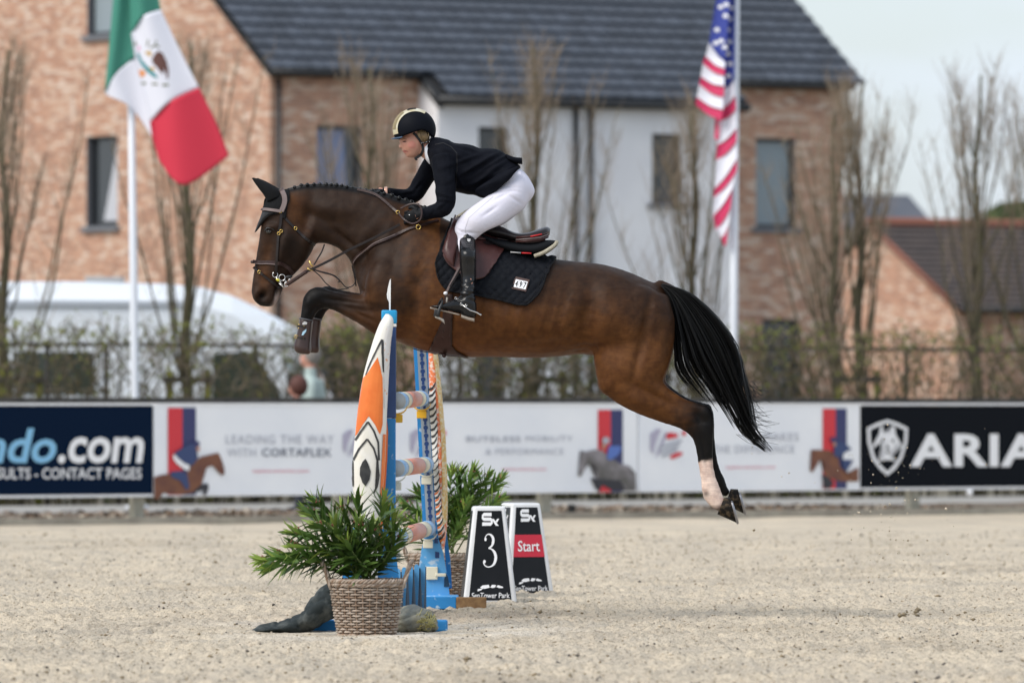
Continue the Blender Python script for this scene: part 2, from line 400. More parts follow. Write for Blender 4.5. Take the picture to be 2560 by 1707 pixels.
tag(mb.build('leaf_litter', [mat('litter_brown', (0.16, 0.10, 0.06), .9), mat('litter_pale', (0.42, 0.36, 0.28), .9), mat('litter_dark', (0.05, 0.035, 0.025), .9)]),
    'dead brown leaves and bark scattered behind the arena edge', 'leaf litter', kind='stuff')
tag(mk('path', [FB(-70, 6, 0.03), FB(70, 6, 0.03), FB(70, 11.6, 0.03), FB(-70, 11.6, 0.03)], [(0, 1, 2, 3)], mat('path_grey', (0.27, 0.26, 0.24), .9, (0.34, 0.33, 0.31), 2), smooth=False, org=(0, 0, 0)), kind='structure')

# sand clods, loose and flung
def lump(rs, c, r_, flat=0.7):
    V = []; 
    for a in ((1, 0, 0), (-1, 0, 0), (0, 1, 0), (0, -1, 0), (0, 0, 1), (0, 0, -1)):
        k = r_ * rs.uniform(.6, 1.25); V.append((c[0] + a[0] * k + rs.uniform(-.3, .3) * r_, c[1] + a[1] * k + rs.uniform(-.3, .3) * r_, c[2] + a[2] * k * flat))
    return V, [(0, 2, 4), (2, 1, 4), (1, 3, 4), (3, 0, 4), (2, 0, 5), (1, 2, 5), (3, 1, 5), (0, 3, 5)]
mb = MB(); rs = random.Random(5)
cl_ = []
for _ in range(34000):
    y = 37 + 47 * rs.random() ** 1.5; x = rs.uniform(-1, 1) * y * 0.0625
    if rs.random() < math.exp(-(((x + 0.75) / 0.8) ** 2 + ((y - 46.0) / 1.8) ** 2)) * .75: continue
    if rs.random() < (y - 62) / 22: continue
    cl_.append((x, y, 0.0028 + 0.0085 * rs.random() ** 3.2 + (0.010 if rs.random() < 0.012 else 0) + (.006 * max(0, y - 56) / 20)))
cl_ = np.array(cl_); cz_ = sand_height(cl_[:, 0], cl_[:, 1])
for (x, y, r_), z_ in zip(cl_, cz_): mb.add(*lump(rs, (x, y, z_ + r_ * .25), r_), rs.choice((0, 0, 0, 1, 1, 1, 2)))
tag(mb.build('sand_clods', [mat('clod_sand', (0.58, 0.50, 0.39), .95), mat('clod_brown', (0.24, 0.19, 0.12), .95), mat('clod_dark', (0.10, 0.09, 0.08), .95)], smooth=True),
    'small crumbs and clods lying loose on the sand', 'sand clods', kind='stuff')
mb = MB()
for _ in range(240):
    px = rs.gauss(2215, 55); py = 1130 + 330 * rs.random() ** 1.0
    if rs.random() < .25: px, py = rs.uniform(1860, 2480), rs.uniform(1060, 1420)
    px = max(1880, px); r_ = 0.0022 + 0.0065 * rs.random() ** 4
    mb.add(*lump(rs, P(px, py, rs.uniform(48.0, 49.2)), r_, 1), rs.choice((0, 0, 1)))
tag(mb.build('flying_sand', [MATS['clod_sand'], MATS['clod_brown']], smooth=True), 'grains of sand flung into the air behind the hind hooves', 'flying sand', kind='stuff')
mb = MB()
for k in range(16):
    p = P(2275 + rs.uniform(-28, 26), 1545 + rs.uniform(-8, 10), 1); y = 1.25 * F / (1545 - HY + rs.uniform(-8, 10)); p = P(2275 + rs.uniform(-26, 26), 1010, y); 
    mb.add(*lump(rs, (p.x, y, zsand(p.x, y) + .012), rs.uniform(.008, .028)), 0)
tag(mb.build('sand_divot', MATS['clod_brown'], smooth=True), 'clump of torn damp sand on the ground at the right', 'sand clump', kind='stuff')

# ------------------------------------------------------------------ arena edge: kerb, fence, advertising boards
KERB = mat('kerb_wood', (0.30, 0.27, 0.22), .9, (0.42, 0.38, 0.31), 5, .3, 40)
k_ = MB().add(*fbox(-60, 60, -0.06, 0.02, -0.05, 0.075)).build('kerb', KERB); tag(k_, kind='structure')
fence = empty('arena_fence', FB(0, 0.1, 0), 'low dark railed wooden arena fence carrying the advertising boards', 'fence')
POST = mat('fence_post', (0.26, 0.25, 0.20), .9, (0.34, 0.33, 0.28), 8, .2, 30); RAIL = mat('fence_rail', (0.022, 0.021, 0.02), .85, (0.06, 0.055, 0.05), 6)
for px in (-640, -145, 352, 860, 1370, 1840, 2292, 2800):
    s = s_of(px); MB().add(*fbox(s - 0.05, s + 0.07, 0.03, 0.14, 0.0, 1.24)).build('post', POST, fence)
MB().add(*fbox(-9, 9, 0.032, 0.075, 1.262, 1.315)).build('top_rail', RAIL, fence)
MB().add(*fbox(-9, 9, 0.035, 0.075, 0.30, 0.345)).build('bottom_rail', POST, fence)
s = s_of(1441); MB().add(*fbox(s - .04, s + .04, .06, .1, .04, .16)).build('stub_post', RAIL, fence)

WHT = mat('board_white', (0.86, 0.88, 0.92), .5, (0.78, 0.81, 0.87), 1.2, spec=.2); NAVY = mat('board_navy', (0.0015, 0.010, 0.032), .6, spec=.06); BBLK = mat('board_black', (0.006, 0.008, 0.012), .6, spec=.06)
P_RED = mat('print_red', (0.62, 0.03, 0.045), .5); P_BLUE = mat('print_blue', (0.03, 0.036, 0.13), .5); P_LB = mat('print_light_blue', (0.22, 0.50, 0.75), .5)
P_WHT = mat('print_white', (0.84, 0.85, 0.88), .5); P_GREY = mat('print_grey', (0.20, 0.22, 0.27), .5, spec=.2); P_LG = mat('print_light_grey', (0.42, 0.44, 0.50), .5, spec=.2); P_PINK = mat('print_pink', (0.66, 0.24, 0.31), .5)
P_BAY = mat('print_bay', (0.20, 0.075, 0.035), .5, (0.13, 0.045, 0.03), 6); P_DK = mat('print_dark', (0.025, 0.025, 0.035), .5); P_JKT = mat('print_jacket', (0.03, 0.055, 0.16), .5)
P_GH = mat('print_grey_horse', (0.10, 0.095, 0.09), .5, (0.26, 0.24, 0.26), 6); P_PUR = mat('print_purple', (0.42, 0.40, 0.52), .5); P_SKIN = mat('print_skin', (0.45, 0.24, 0.18), .5); P_MB = mat('print_mid_blue', (0.09, 0.17, 0.50), .5)
def board(px0, px1, label, m, z0=0.315, z1=1.235, border=True):
    s0, s1 = s_of(px0), s_of(px1); c = FB((s0 + s1) / 2, 0, z0)
    o = empty('advertising_board', c, label, 'advertising board', 'advertising boards along the arena fence')
    MB().add(*fbox(s0, s1, -0.012, 0.012, z0, z1)).build('panel', m, o)
    if border: MB().add(*fbox(s0 + .005, s1 - .005, -0.02, 0.02, z1 + .002, z1 + .026)).add(*fbox(s0 + .005, s1 - .005, -0.02, 0.02, z0 - .028, z0 - .002)).build('edge_strip', P_WHT, o)
    return o
def fp(off): return lambda x, y: FP(x, y, off)
def fprint(name, poly, off, m, o):
    V, Fc = fill_poly(poly, maxlen=None); return mk(name, [FP(x, y, off) for x, y in V], Fc, m, o, smooth=False)
def blob(cx, cy, rx, ry=None, n=14): return [(cx + rx * math.cos(2 * math.pi * k / n), cy + (ry or rx) * math.sin(2 * math.pi * k / n)) for k in range(n)]
def conv(pts, k, x0): return [(x0 + x / k, 980 + y / k) for x, y in pts]
c4 = lambda *p: conv(p, 2.352, 0); c5 = lambda *p: conv(p, 3.36, 1000); c6 = lambda *p: conv(p, 2.4, 1580)

b0 = board(-230, 380, 'navy board with large light blue and white dot com lettering at far left', NAVY)
text_box('lettering', 'ndo', -44, 1070, 141, 1158, P_LB, b0, place=fp(.03), bold=.025, shear=.22)
text_box('lettering', '.com', 145, 1092, 360, 1158, P_WHT, b0, place=fp(.03), bold=.025, shear=.15)
text_box('lettering', 'RESULTS - CONTACT PAGES', -40, 1169, 354, 1197, P_WHT, b0, place=fp(.03), bold=.012)

b1 = board(383, 902, 'white board with bay horse print reading LEADING THE WAY', WHT)
fprint('red_stripe', rect(420, 1019, 456, 1237), .028, P_RED, b1); fprint('blue_stripe', rect(456, 1019, 490, 1237), .028, P_BLUE, b1)
fprint('printed_horse', c4((905, 500), (950, 485), (1000, 480), (1050, 500), (1100, 470), (1130, 420), (1180, 380), (1240, 365), (1285, 355), (1300, 385), (1318, 440), (1322, 480), (1305, 490), (1280, 465), (1250, 430), (1215, 445), (1195, 490), (1190, 530), (1170, 570), (1130, 590), (1080, 600), (1000, 600), (960, 590), (935, 628), (908, 628)), .036, P_BAY, b1)
fprint('printed_foreleg', c4((1185, 540), (1222, 535), (1229, 560), (1212, 603), (1192, 603), (1200, 572), (1130, 596), (1140, 580)), .04, P_DK, b1)
fprint('printed_saddle_cloth', c4((1000, 470), (1060, 462), (1100, 480), (1115, 560), (1095, 575), (1060, 520), (1010, 500)), .044, P_JKT, b1)
fprint('printed_breeches', c4((1020, 365), (1060, 385), (1115, 430), (1110, 465), (1080, 450), (1040, 420), (1018, 390)), .048, P_WHT, b1)
fprint('printed_jacket', c4((1025, 358), (1060, 335), (1110, 305), (1150, 295), (1165, 320), (1150, 345), (1165, 380), (1150, 410), (1130, 430), (1090, 420), (1050, 390)), .052, P_JKT, b1)
fprint('printed_face', c4(*blob(1165, 332, 12, 16)), .054, P_SKIN, b1); fprint('printed_cap', c4(*blob(1156, 303, 20, 17)), .056, P_BLUE, b1)
text_box('lettering', 'LEADING THE WAY', 565, 1087, 835, 1109, P_LG, b1, place=fp(.03), space=1.15)
text_box('lettering', 'WITH', 568, 1121, 640, 1141, P_LG, b1, place=fp(.03), space=1.1)
text_box('lettering', 'CORTAFLEX', 655, 1120, 829, 1141, P_GREY, b1, place=fp(.03), bold=.02, space=1.1)
text_box('lettering', 'equine-america.com', 632, 1173, 772, 1182, P_PINK, b1, place=fp(.03), bold=.02)
def swirl_logo(o, x, y, k=1.0):
    fprint('logo_swirl', [(x + a * k, y + b * k) for a, b in ((-34, -28), (-18, -40), (-6, -40), (-14, -22), (-22, 0), (-27, 24), (-34, 10))], .03, P_PUR, o)
    fprint('logo_swirl', [(x + a * k, y + b * k) for a, b in ((-2, -20), (4, -34), (8, -30), (0, -6), (-12, 22), (-22, 34), (-14, 10))], .03, P_PUR, o)
    fprint('logo_red_mark', [(x + a * k, y + b * k) for a, b in ((4, -26), (14, -32), (34, -28), (36, -20), (20, -16), (8, -14))], .03, P_RED, o)
    fprint('logo_red_mark', [(x + a * k, y + b * k) for a, b in ((44, -32), (54, -38), (56, -26), (48, -22))], .03, P_RED, o)
    fprint('logo_red_mark', [(x + a * k, y + b * k) for a, b in ((14, 28), (32, 18), (48, 18), (44, 26), (20, 36))], .03, P_RED, o)
    for q in range(3):
        fprint('logo_stroke', [(x + a * k, y + (b + q * 11) * k) for a, b in ((-14 + q * 4, 4), (44 - q * 6, -14), (46 - q * 6, -8), (-12 + q * 4, 10))], .031, P_LG, o)
swirl_logo(b1, 890, 1112, .95)

b2 = board(908, 1592, 'white board with grey horse print and blue rider behind the poles', WHT)
swirl_logo(b2, 1060, 1112, 1.0)
text_box('lettering', 'BUTELESS', 1166, 1090, 1302, 1104, P_LG, b2, place=fp(.03), bold=.02, space=1.1)
text_box('lettering', 'MOBILITY', 1315, 1089, 1432, 1103, P_LG, b2, place=fp(.03), space=1.1)
text_box('lettering', '& PERFORMANCE', 1215, 1121, 1410, 1136, P_LG, b2, place=fp(.03), space=1.1)
text_box('lettering', 'equine-america.com', 1256, 1169, 1366, 1177, P_PINK, b2, place=fp(.03), bold=.02)
fprint('red_stripe', rect(1495, 1024, 1527, 1230), .028, P_RED, b2); fprint('blue_stripe', rect(1527, 1024, 1557, 1230), .028, P_BLUE, b2)
fprint('printed_horse', c5((1515, 490), (1560, 500), (1640, 480), (1700, 490), (1780, 560), (1850, 600), (1930, 620), (1980, 680), (1985, 830), (1880, 830), (1800, 800), (1720, 740), (1640, 720), (1660, 650), (1640, 600), (1590, 600), (1550, 650), (1520, 710), (1495, 700), (1500, 640), (1520, 560)), .036, P_GH, b2)
fprint('printed_foreleg', c5((1600, 720), (1700, 730), (1850, 740), (1900, 828), (1780, 820), (1700, 780), (1670, 838), (1640, 800)), .04, P_DK, b2)
fprint('printed_jacket', c5((1760, 450), (1850, 450), (1860, 480), (1830, 530), (1770, 570), (1740, 560), (1745, 490)), .052, P_MB, b2)
fprint('printed_face', c5(*blob(1712, 452, 18, 26)), .05, P_SKIN, b2); fprint('printed_cap', c5(*blob(1730, 405, 32, 30)), .054, P_LG, b2)

b3 = board(1597, 2148, 'white board with tilted swirl logo and bay horse print behind the tail', WHT)
swirl_logo(b3, 1660, 1112, 1.0)
text_box('lettering', 'MAKES', 1910, 1082, 1997, 1102, P_LG, b3, place=fp(.03), space=1.1)
text_box('lettering', 'THE', 1782, 1113, 1826, 1132, P_LG, b3, place=fp(.03), space=1.1); text_box('lettering', 'DIFFERENCE', 1838, 1113, 1987, 1132, P_LG, b3, place=fp(.03), space=1.1)
text_box('lettering', 'equine-america.com', 1815, 1164, 1938, 1172, P_PINK, b3, place=fp(.03), bold=.02)
fprint('red_stripe', rect(2057, 1021, 2089, 1222), .028, P_RED, b3); fprint('blue_stripe', rect(2089, 1021, 2117, 1222), .028, P_BLUE, b3)
fprint('printed_horse', c6((1075, 345), (1120, 345), (1190, 350), (1240, 400), (1250, 450), (1280, 490), (1360, 450), (1360, 535), (1250, 535), (1170, 510), (1150, 480), (1160, 430), (1130, 400), (1110, 440), (1085, 480), (1068, 470), (1075, 400)), .036, P_BAY, b3)
fprint('printed_foreleg', c6((1140, 490), (1150, 578), (1190, 578), (1212, 542), (1180, 510)), .04, P_DK, b3)
fprint('printed_breeches', c6((1270, 360), (1310, 350), (1320, 400), (1290, 420), (1265, 400)), .044, P_WHT, b3)
fprint('printed_boot', c6((1260, 402), (1330, 407), (1290, 470), (1270, 460)), .048, P_JKT, b3)
fprint('printed_jacket', c6((1215, 300), (1260, 295), (1320, 340), (1280, 360), (1245, 390), (1210, 380)), .052, P_JKT, b3)
fprint('printed_face', c6(*blob(1216, 312, 10, 14)), .054, P_SKIN, b3); fprint('printed_cap', c6(*blob(1208, 285, 18, 16)), .056, P_BLUE, b3)

b4 = board(2153, 2760, 'black board with white bull head shield and ARIAT lettering at right', BBLK)
sh = c6((1410, 215), (1470, 185), (1532, 165), (1595, 185), (1655, 215), (1650, 300), (1620, 400), (1580, 460), (1532, 500), (1485, 460), (1440, 400), (1414, 300))
shi = c6((1428, 226), (1480, 202), (1532, 184), (1585, 202), (1638, 226), (1632, 300), (1604, 390), (1570, 440), (1532, 476), (1495, 440), (1458, 390), (1432, 300))
V = [FP(x, y, .03) for x, y in sh + shi]; n = len(sh)
mk('shield_outline', V, [(k, (k + 1) % n, n + (k + 1) % n, n + k) for k in range(n)], P_WHT, b4, smooth=False)
fprint('bull_head', c6((1490, 205), (1505, 205), (1508, 245), (1556, 245), (1558, 205), (1575, 205), (1582, 255), (1622, 325), (1615, 335), (1580, 300), (1565, 350), (1552, 390), (1585, 405), (1580, 412), (1532, 405), (1485, 412), (1480, 405), (1512, 390), (1500, 350), (1485, 300), (1450, 335), (1443, 325), (1482, 255)), .03, P_WHT, b4)
for q in ((1500, 290), (1566, 290), (1532, 330), (1532, 360)): fprint('bull_mark', c6(*blob(q[0], q[1], 8, 11, 8)), .034, BBLK, b4)
text_box('lettering', 'ARIAT', 2276, 1084, 2690, 1166, P_WHT, b4, place=fp(.03), bold=.03, space=1.08)
mb = MB().add(*lathe([(0.0, -.04), (.03, -.03), (.04, 0), (.03, .03), (0, .04)], FP(2424, 1231, .08), 10))
tag(mb.build('white_ball', P_WHT, smooth=True), 'small white ball caught below the black board', 'ball')

# ------------------------------------------------------------------ hedge, trees, stakes, wire fence
BARK = mat('bark', (0.095, 0.088, 0.038), .95, (0.075, 0.06, 0.045), 14, .4, 40, lo=.3, hi=.7)
TWIG = mat('twig', (0.24, 0.185, 0.13), .9, (0.30, 0.235, 0.17), 10)
MOSS = mat('mossy_stake', (0.19, 0.20, 0.022), .95, (0.10, 0.09, 0.03), 3)
LEAF_A = mat('hedge_leaf', (0.19, 0.20, 0.04), .8, (0.10, 0.12, 0.03), 30)
def bare_tree(px, A, top, label, seed, lean=0.0):
    rs = random.Random(seed); d = dline(A, px); base = P(px, 1010, d); base.z = 0; H = CAMH + (HY - top) / F * d
    t = empty('bare_tree', base, label, 'tree', 'row of bare upright trees behind the hedge')
    tr = [base + Vector((math.sin(k * 1.3 + seed) * .04 + lean * k / 12, math.cos(k + seed) * .04, H * .93 * k / 12)) for k in range(13)]
    V, Fc = tubes([(tr, [0.085 * (1 - k / 13.5) + .006 for k in range(13)])], 8); mk('trunk', V, Fc, BARK, t)
    limbs, tw = [], []
    for i in range(22):
        h = H * (0.12 + 0.66 * (i + rs.random()) / 22); a = rs.uniform(0, 6.28); ln = (H - h) * rs.uniform(.55, .92); k0 = h / (H * .93) * 12; b = tr[int(k0)].lerp(tr[min(12, int(k0) + 1)], k0 % 1)
        spread = rs.uniform(.16, .70) * (1 - .3 * h / H); pts = []
        for q in range(6):
            f = q / 5; rad = ln * spread * (f ** .75) * 0.62
            pts.append(b + Vector((math.cos(a) * rad + rs.gauss(0, .02), math.sin(a) * rad + rs.gauss(0, .02), ln * f * (1 - .1 * spread))))
        r0 = .010 + .018 * ln / H; limbs.append((pts, [r0 * (1 - .8 * q / 5) for q in range(6)]))
        for j in range(26):
            f = rs.uniform(.3, 1) * 4.99; p = pts[int(f)].lerp(pts[int(f) + 1], f % 1); a2 = rs.uniform(0, 6.28); l2 = rs.uniform(.35, 1.1) * (1.15 - f / 6)
            e = p + Vector((math.cos(a2) * l2 * .46, math.sin(a2) * l2 * .46, l2 * .95)); m_ = p.lerp(e, .5) + Vector((rs.gauss(0, .03), rs.gauss(0, .03), -.02))
            tw.append(([p, m_, e], [.0052, .0036, .0018]))
    V, Fc = tubes(limbs, 5); cr = mk('limbs', V, Fc, BARK, t)
    V, Fc = tubes(tw, 3, cap=False); tag(mk('twigs', V, Fc, TWIG, t), kind='stuff')
    return t
TA = 107.6
trees = [(12, 40, 'bare upright tree at the left edge of the picture'), (470, 20, 'bare tree beneath the hanging red white and green flag'),
         (925, 90, 'bare tree before the window in the shaded brick wall'), (1340, 30, 'bare tree above the rider before the white wall'),
         (1735, 190, 'bare tree just left of the striped flag with stars'), (2085, 210, 'dark bare tree at the right corner of the brick house'),
         (2150, 130, 'bare tree against sky just right of the brick house'), (2445, 110, 'tall bare tree before the low brown roof at right'), (2590, 150, 'bare tree at the right edge of the picture')]
for i, (px, top, lab) in enumerate(trees):
    bare_tree(px, TA, top, lab, 11 + i)
for i, px in enumerate((50, 472, 2145, 1360)):
    d = dline(TA - 1.0, px); lab = ('mossy stakes and tie at the leftmost tree', 'mossy stakes and tie by the tree under the left flag', 'yellow green stakes and tie by the tree right of the house', 'mossy stakes and tie by the tree under the horse')[i]
    o = empty('tree_support', P(px, 1010, d) * 1.0, lab, 'tree support', 'wooden supports beside the trees'); z1 = CAMH + (HY - 925) / F * d
    x0, x1 = P(px - 47, 1010, d).x, P(px + 47, 1010, d).x
    for x in (x0, x1):
        V, Fc = tubes([([(x, d, 0), (x, d, z1)], .045)], 8); mk('stake', V, Fc, MOSS, o)
    MB().add(*bevel_box(x0 - .08, x1 + .08, d - .065, d - .03, z1 - .16, z1 - .08)).build('tie', RAIL, o)
def hedge(px0, px1, label, seed, dens):
    rs = random.Random(seed); A = 106.0; s0, s1 = px0, px1; d = dline(A, (px0 + px1) / 2); c = P((px0 + px1) / 2, 1010, d); c.z = 0
    o = empty('hedge', c, label, 'hedge', 'thin wintry hedge along the path')
    st, br, lv, lf, li = [], [], [], [], []
    n = int((px1 - px0) / 3.4 * dens)
    for _ in range(n):
        px = rs.uniform(px0, px1); dd = dline(A, px) + rs.uniform(-.25, .35); b = P(px, 1010, dd); b.z = 0; h = 2.2 + rs.gauss(0, .07)
        pts = [b + Vector((rs.gauss(0, .05) * q, rs.gauss(0, .03) * q, h * q / 5)) for q in range(6)]
        r0 = rs.uniform(.006, .019); st.append((pts, [r0 * (1 - .65 * q / 5) for q in range(6)]))
        for _ in range(4):
            f = rs.uniform(.8, 4.9); p = pts[int(f)].lerp(pts[int(f) + 1], f % 1); br.append(([p, p + Vector((rs.gauss(0, .2), rs.gauss(0, .1), rs.uniform(-.05, .28)))], [.006, .003]))
        for _ in range(int(7 * dens) + 2):
            f = 4.99 * (1 - rs.random() ** 1.7); p = pts[int(f)].lerp(pts[min(5, int(f) + 1)], f % 1) + Vector((rs.gauss(0, .07), rs.gauss(0, .07), rs.gauss(0, .05)))
            a = rs.uniform(0, 6.28); r_ = rs.uniform(.018, .04); u = Vector((math.cos(a), rs.uniform(-.5, .5), math.sin(a))) * r_; w = Vector((-math.sin(a), rs.uniform(-.5, .5), math.cos(a))) * r_ * .6
            k = len(lv); lv += [p - u, p + w, p + u, p - w]; lf.append((k, k + 1, k + 2, k + 3)); li.append(0 if f > 4.2 else rs.choice((0, 1, 2)))
    tag(mk('stems', *tubes(st, 4, cap=False), BARK, o), kind='stuff'); tag(mk('side_twigs', *tubes(br, 3, cap=False), TWIG, o), kind='stuff')
    tag(mk('leaves', lv, lf, [LEAF_A, mat('hedge_leaf_brown', (0.15, 0.115, 0.05), .9), mat('hedge_leaf_dark', (0.05, 0.065, 0.025), .9)], o, smooth=False, idx=li), kind='stuff')
hedge(-160, 760, 'thin wintry hedge before the white van', 21, .72); hedge(762, 1640, 'thin wintry hedge before the white house wall', 22, 1.15); hedge(1642, 2760, 'thin wintry hedge before the brick house and cottage', 23, .78)
wf = empty('wire_fence', P(1280, 1010, dline(106.9, 1280)) - Vector((0, 0, CAMH)), 'dark post and rail fence standing in the hedge', 'fence')
for px in (-120, 118, 265, 640, 1150, 1440, 1790, 2265, 2620):
    d = dline(106.9, px); p = P(px, 1010, d); V, Fc = tubes([([(p.x, d, 0), (p.x, d, CAMH + (HY - 862) / F * d)], .032)], 6); mk('post', V, Fc, mat('fence_dark', (.035, .033, .03), .8), wf)
for z in (0.55, 1.98):
    a, b = P(-200, 1010, dline(106.9, -200)), P(2760, 1010, dline(106.9, 2760)); V, Fc = tubes([([(a.x, a.y, z), (b.x, b.y, z)], .026)], 6); mk('rail', V, Fc, MATS['fence_dark'], wf)

# ------------------------------------------------------------------ houses
def house_frame(cpx, d, deg):
    C = P(cpx, 1010, d); C.z = 0; th = R(deg); D = Vector((math.cos(th), math.sin(th), 0)); Nn = Vector((-math.sin(th), math.cos(th), 0))
    W = lambda s, t, z: C + D * s + Nn * t + Vector((0, 0, z))
    def s_at(px, t=0):
        k = (px - HX) / F; return (k * (C.y + t * Nn.y) - C.x - t * Nn.x) / (D.x - k * D.y)
    def t_at(px, s=0):
        k = (px - HX) / F; return (k * (C.y + s * D.y) - C.x - s * D.x) / (Nn.x - k * Nn.y)
    def z_at(py, s, t): return CAMH + (HY - py) / F * W(s, t, 0).y
    return C, D, Nn, W, s_at, t_at, z_at
def wall(name, f, a0, a1, top, holes, m, parent, breaks=()):
    """wall sheet f(a, z); top(a) its height; rectangular holes (a0, a1, z0, z1); brick uv in metres"""
    br = sorted(set([a0, a1] + list(breaks) + [h[0] for h in holes] + [h[1] for h in holes])); br = [b for b in br if a0 - 1e-6 <= b <= a1 + 1e-6]
    V, Fc, UV = [], [], []
    for p, q in zip(br, br[1:]):
        mid = (p + q) / 2; cuts = sorted([(h[2], h[3]) for h in holes if h[0] <= mid <= h[1]]); z = 0; segs = []
        for c0, c1 in cuts: segs.append(((z, z), (c0, c0))); z = c1
        segs.append(((z, z), (top(p), top(q))))
        for (l0, l1), (h0, h1) in segs:
            k = len(V); V += [f(p, l0), f(q, l1), f(q, h1), f(p, h0)]; UV += [(p, l0), (q, l1), (q, h1), (p, h0)]; Fc.append((k, k + 1, k + 2, k + 3))
    o = mk(name, V, Fc, m, parent, smooth=False); uv = o.data.uv_layers.new(name='UVMap')
    for lp in o.data.loops: uv.data[lp.index].uv = UV[lp.vertex_index]
    return o
FRAME = mat('window_frame', (0.022, 0.024, 0.028), .5); GLASS = mat('window_glass', (0.02, 0.024, 0.028), .06, spec=.8); BLIND = mat('window_blind', (0.26, 0.31, 0.34), .35); CURT = mat('curtain', (0.50, 0.51, 0.55), .8); CURTB = mat('curtain_blue', (0.20, 0.25, 0.40), .8)
STONE = mat('sill_stone', (0.16, 0.17, 0.19), .8)
def window(o, f, a0, a1, z0, z1, style='glass', depth=.14, sill=True):
    """f(a, z, depth) with depth > 0 into the wall"""
    w = MB(); fr = .06
    for x0, x1, y0, y1 in ((a0, a0 + fr, z0, z1), (a1 - fr, a1, z0, z1), (a0 + fr, a1 - fr, z0, z0 + fr), (a0 + fr, a1 - fr, z1 - fr, z1)):
        w.add([f(a, z, dd) for a, dd, z in box(x0, x1, depth - .05, depth + .02, y0, y1)[0]], BOXF)
    win = w.build('window', FRAME, o)
    rv = MB()
    for q in (((a0, z0), (a0, z1)), ((a1, z1), (a1, z0)), ((a0, z1), (a1, z1)), ((a1, z0), (a0, z0))):
        rv.add([f(*q[0], 0), f(*q[1], 0), f(*q[1], depth), f(*q[0], depth)], [(0, 1, 2, 3)])
    rv.build('reveal', STONE, win)
    pm = {'glass': GLASS, 'blind': BLIND, 'curtain': GLASS}[style]
    mk('pane', [f(a, z, depth - .01) for a, z in ((a0 + fr, z0 + fr), (a1 - fr, z0 + fr), (a1 - fr, z1 - fr), (a0 + fr, z1 - fr))], [(0, 1, 2, 3)], pm, win, smooth=False)
    if sill: MB().add([f(a, z, dd) for a, dd, z in box(a0 - .1, a1 + .1, -.08, depth - .055, z0 - .09, z0 - .003)[0]], BOXF).build('sill', STONE, win)
    return win
BR_ORANGE = brick_mat('brick_orange', [(0.0, (0.32, 0.17, 0.12)), (0.22, (0.42, 0.225, 0.15)), (0.45, (0.51, 0.275, 0.18)), (0.62, (0.55, 0.34, 0.235)), (0.80, (0.60, 0.43, 0.33)), (1.0, (0.70, 0.58, 0.49))], (0.50, 0.42, 0.36))
BR_SAME = BR_ORANGE  # every brick wall shares the one material
RENDER = mat('white_render', (0.84, 0.84, 0.86), .9, (0.76, 0.76, 0.79), 1.2)
TILE = mat('roof_tile', (0.040, 0.050, 0.068), .55, (0.054, 0.063, 0.082), 3, island=.22); TILE_U = mat('roof_underlay', (0.012, 0.013, 0.015), .9)
GUT = mat('gutter', (0.015, 0.016, 0.018), .4)

C, D, Nn, W, s_at, t_at, z_at = house_frame(675, 145.0, 33.0)
house = empty('brick_house', C, 'large brick and white house with dark tiled roof behind the rider', 'house')
PITCH = R(36.0); tp = math.tan(PITCH); ZE = z_at(178, 0, 0); GW = 12.4; LEN = s_at(2108); S1 = s_at(1047); S2 = s_at(1795); PR = 0.62
gtop = lambda t: ZE + (t if t < GW / 2 else GW - t) * tp
gf = lambda t, z: W(0, t, z); gfd = lambda t, z, dd: W(dd, t, z)
gw = [(t_at(294), t_at(216), z_at(560, 0, 3.5), z_at(332, 0, 3.5)), (t_at(294), t_at(218), z_at(76, 0, 3.5), z_at(76, 0, 3.5) + 1.5)]
wall('gable_wall', gf, 0, GW, gtop, gw, BR_ORANGE, house, (GW / 2,))
for i, h in enumerate(gw):
    wn_ = window(house, gfd, *h, 'glass' if i == 0 else 'blind')
    if i == 0:   # tilted-open sash with a pale curtain behind
        a0, a1, z0, z1 = h
        mk('curtain', [gfd(a0 + .08, z0 + .1, .12), gfd(a0 + (a1 - a0) * .62, z0 + .1, .12), gfd(a0 + (a1 - a0) * .18, z1 - .1, .125), gfd(a0 + .08, z1 - .1, .125)], [(0, 1, 2, 3)], CURT, wn_, smooth=False)
ff = lambda s, z: W(s, 0, z); ffd = lambda s, z, dd: W(s, dd, z)
h1 = [(s_at(792), s_at(903), z_at(480, 2, 0), z_at(315, 2, 0)), (s_at(760), s_at(850), .9, 2.3)]
wall('brick_wall', ff, 0, S1, lambda s: ZE, h1, BR_SAME, house)
for i, h in enumerate(h1):
    wn_ = window(house, ffd, *h)
    if i == 0: a0, a1, z0, z1 = h; mk('curtain', [ffd(a0 + .08, z0 + .08, .12), ffd(a0 + (a1 - a0) * .74, z0 + .08, .12), ffd(a0 + (a1 - a0) * .68, z1 - .08, .12), ffd(a0 + .08, z1 - .08, .12)], [(0, 1, 2, 3)], CURTB, wn_, smooth=False)
ZP = ZE - PR * tp
pf = lambda s, z: W(s, -PR, z); pfd = lambda s, z, dd: W(s, -PR + dd, z)
sp = lambda px: s_at(px, -PR)
zz = lambda py, px: z_at(py, sp(px), -PR)
h2 = [(sp(1196), sp(1268), zz(420, 1230), zz(318, 1230)), (sp(1630), sp(1702), zz(508, 1665), zz(335, 1665)), (sp(1190), sp(1260), .9, 2.4), (sp(1560), sp(1680), .1, 2.3)]
wall('rendered_wall', pf, S1, S2, lambda s: ZP, h2, RENDER, house)
for h in h2: window(house, pfd, *h)
for sx in (S1, S2): mk('return_wall', [W(sx, -PR, 0), W(sx, 0, 0), W(sx, 0, ZE), W(sx, -PR, ZP)], [(0, 1, 2, 3)], RENDER, house, smooth=False)
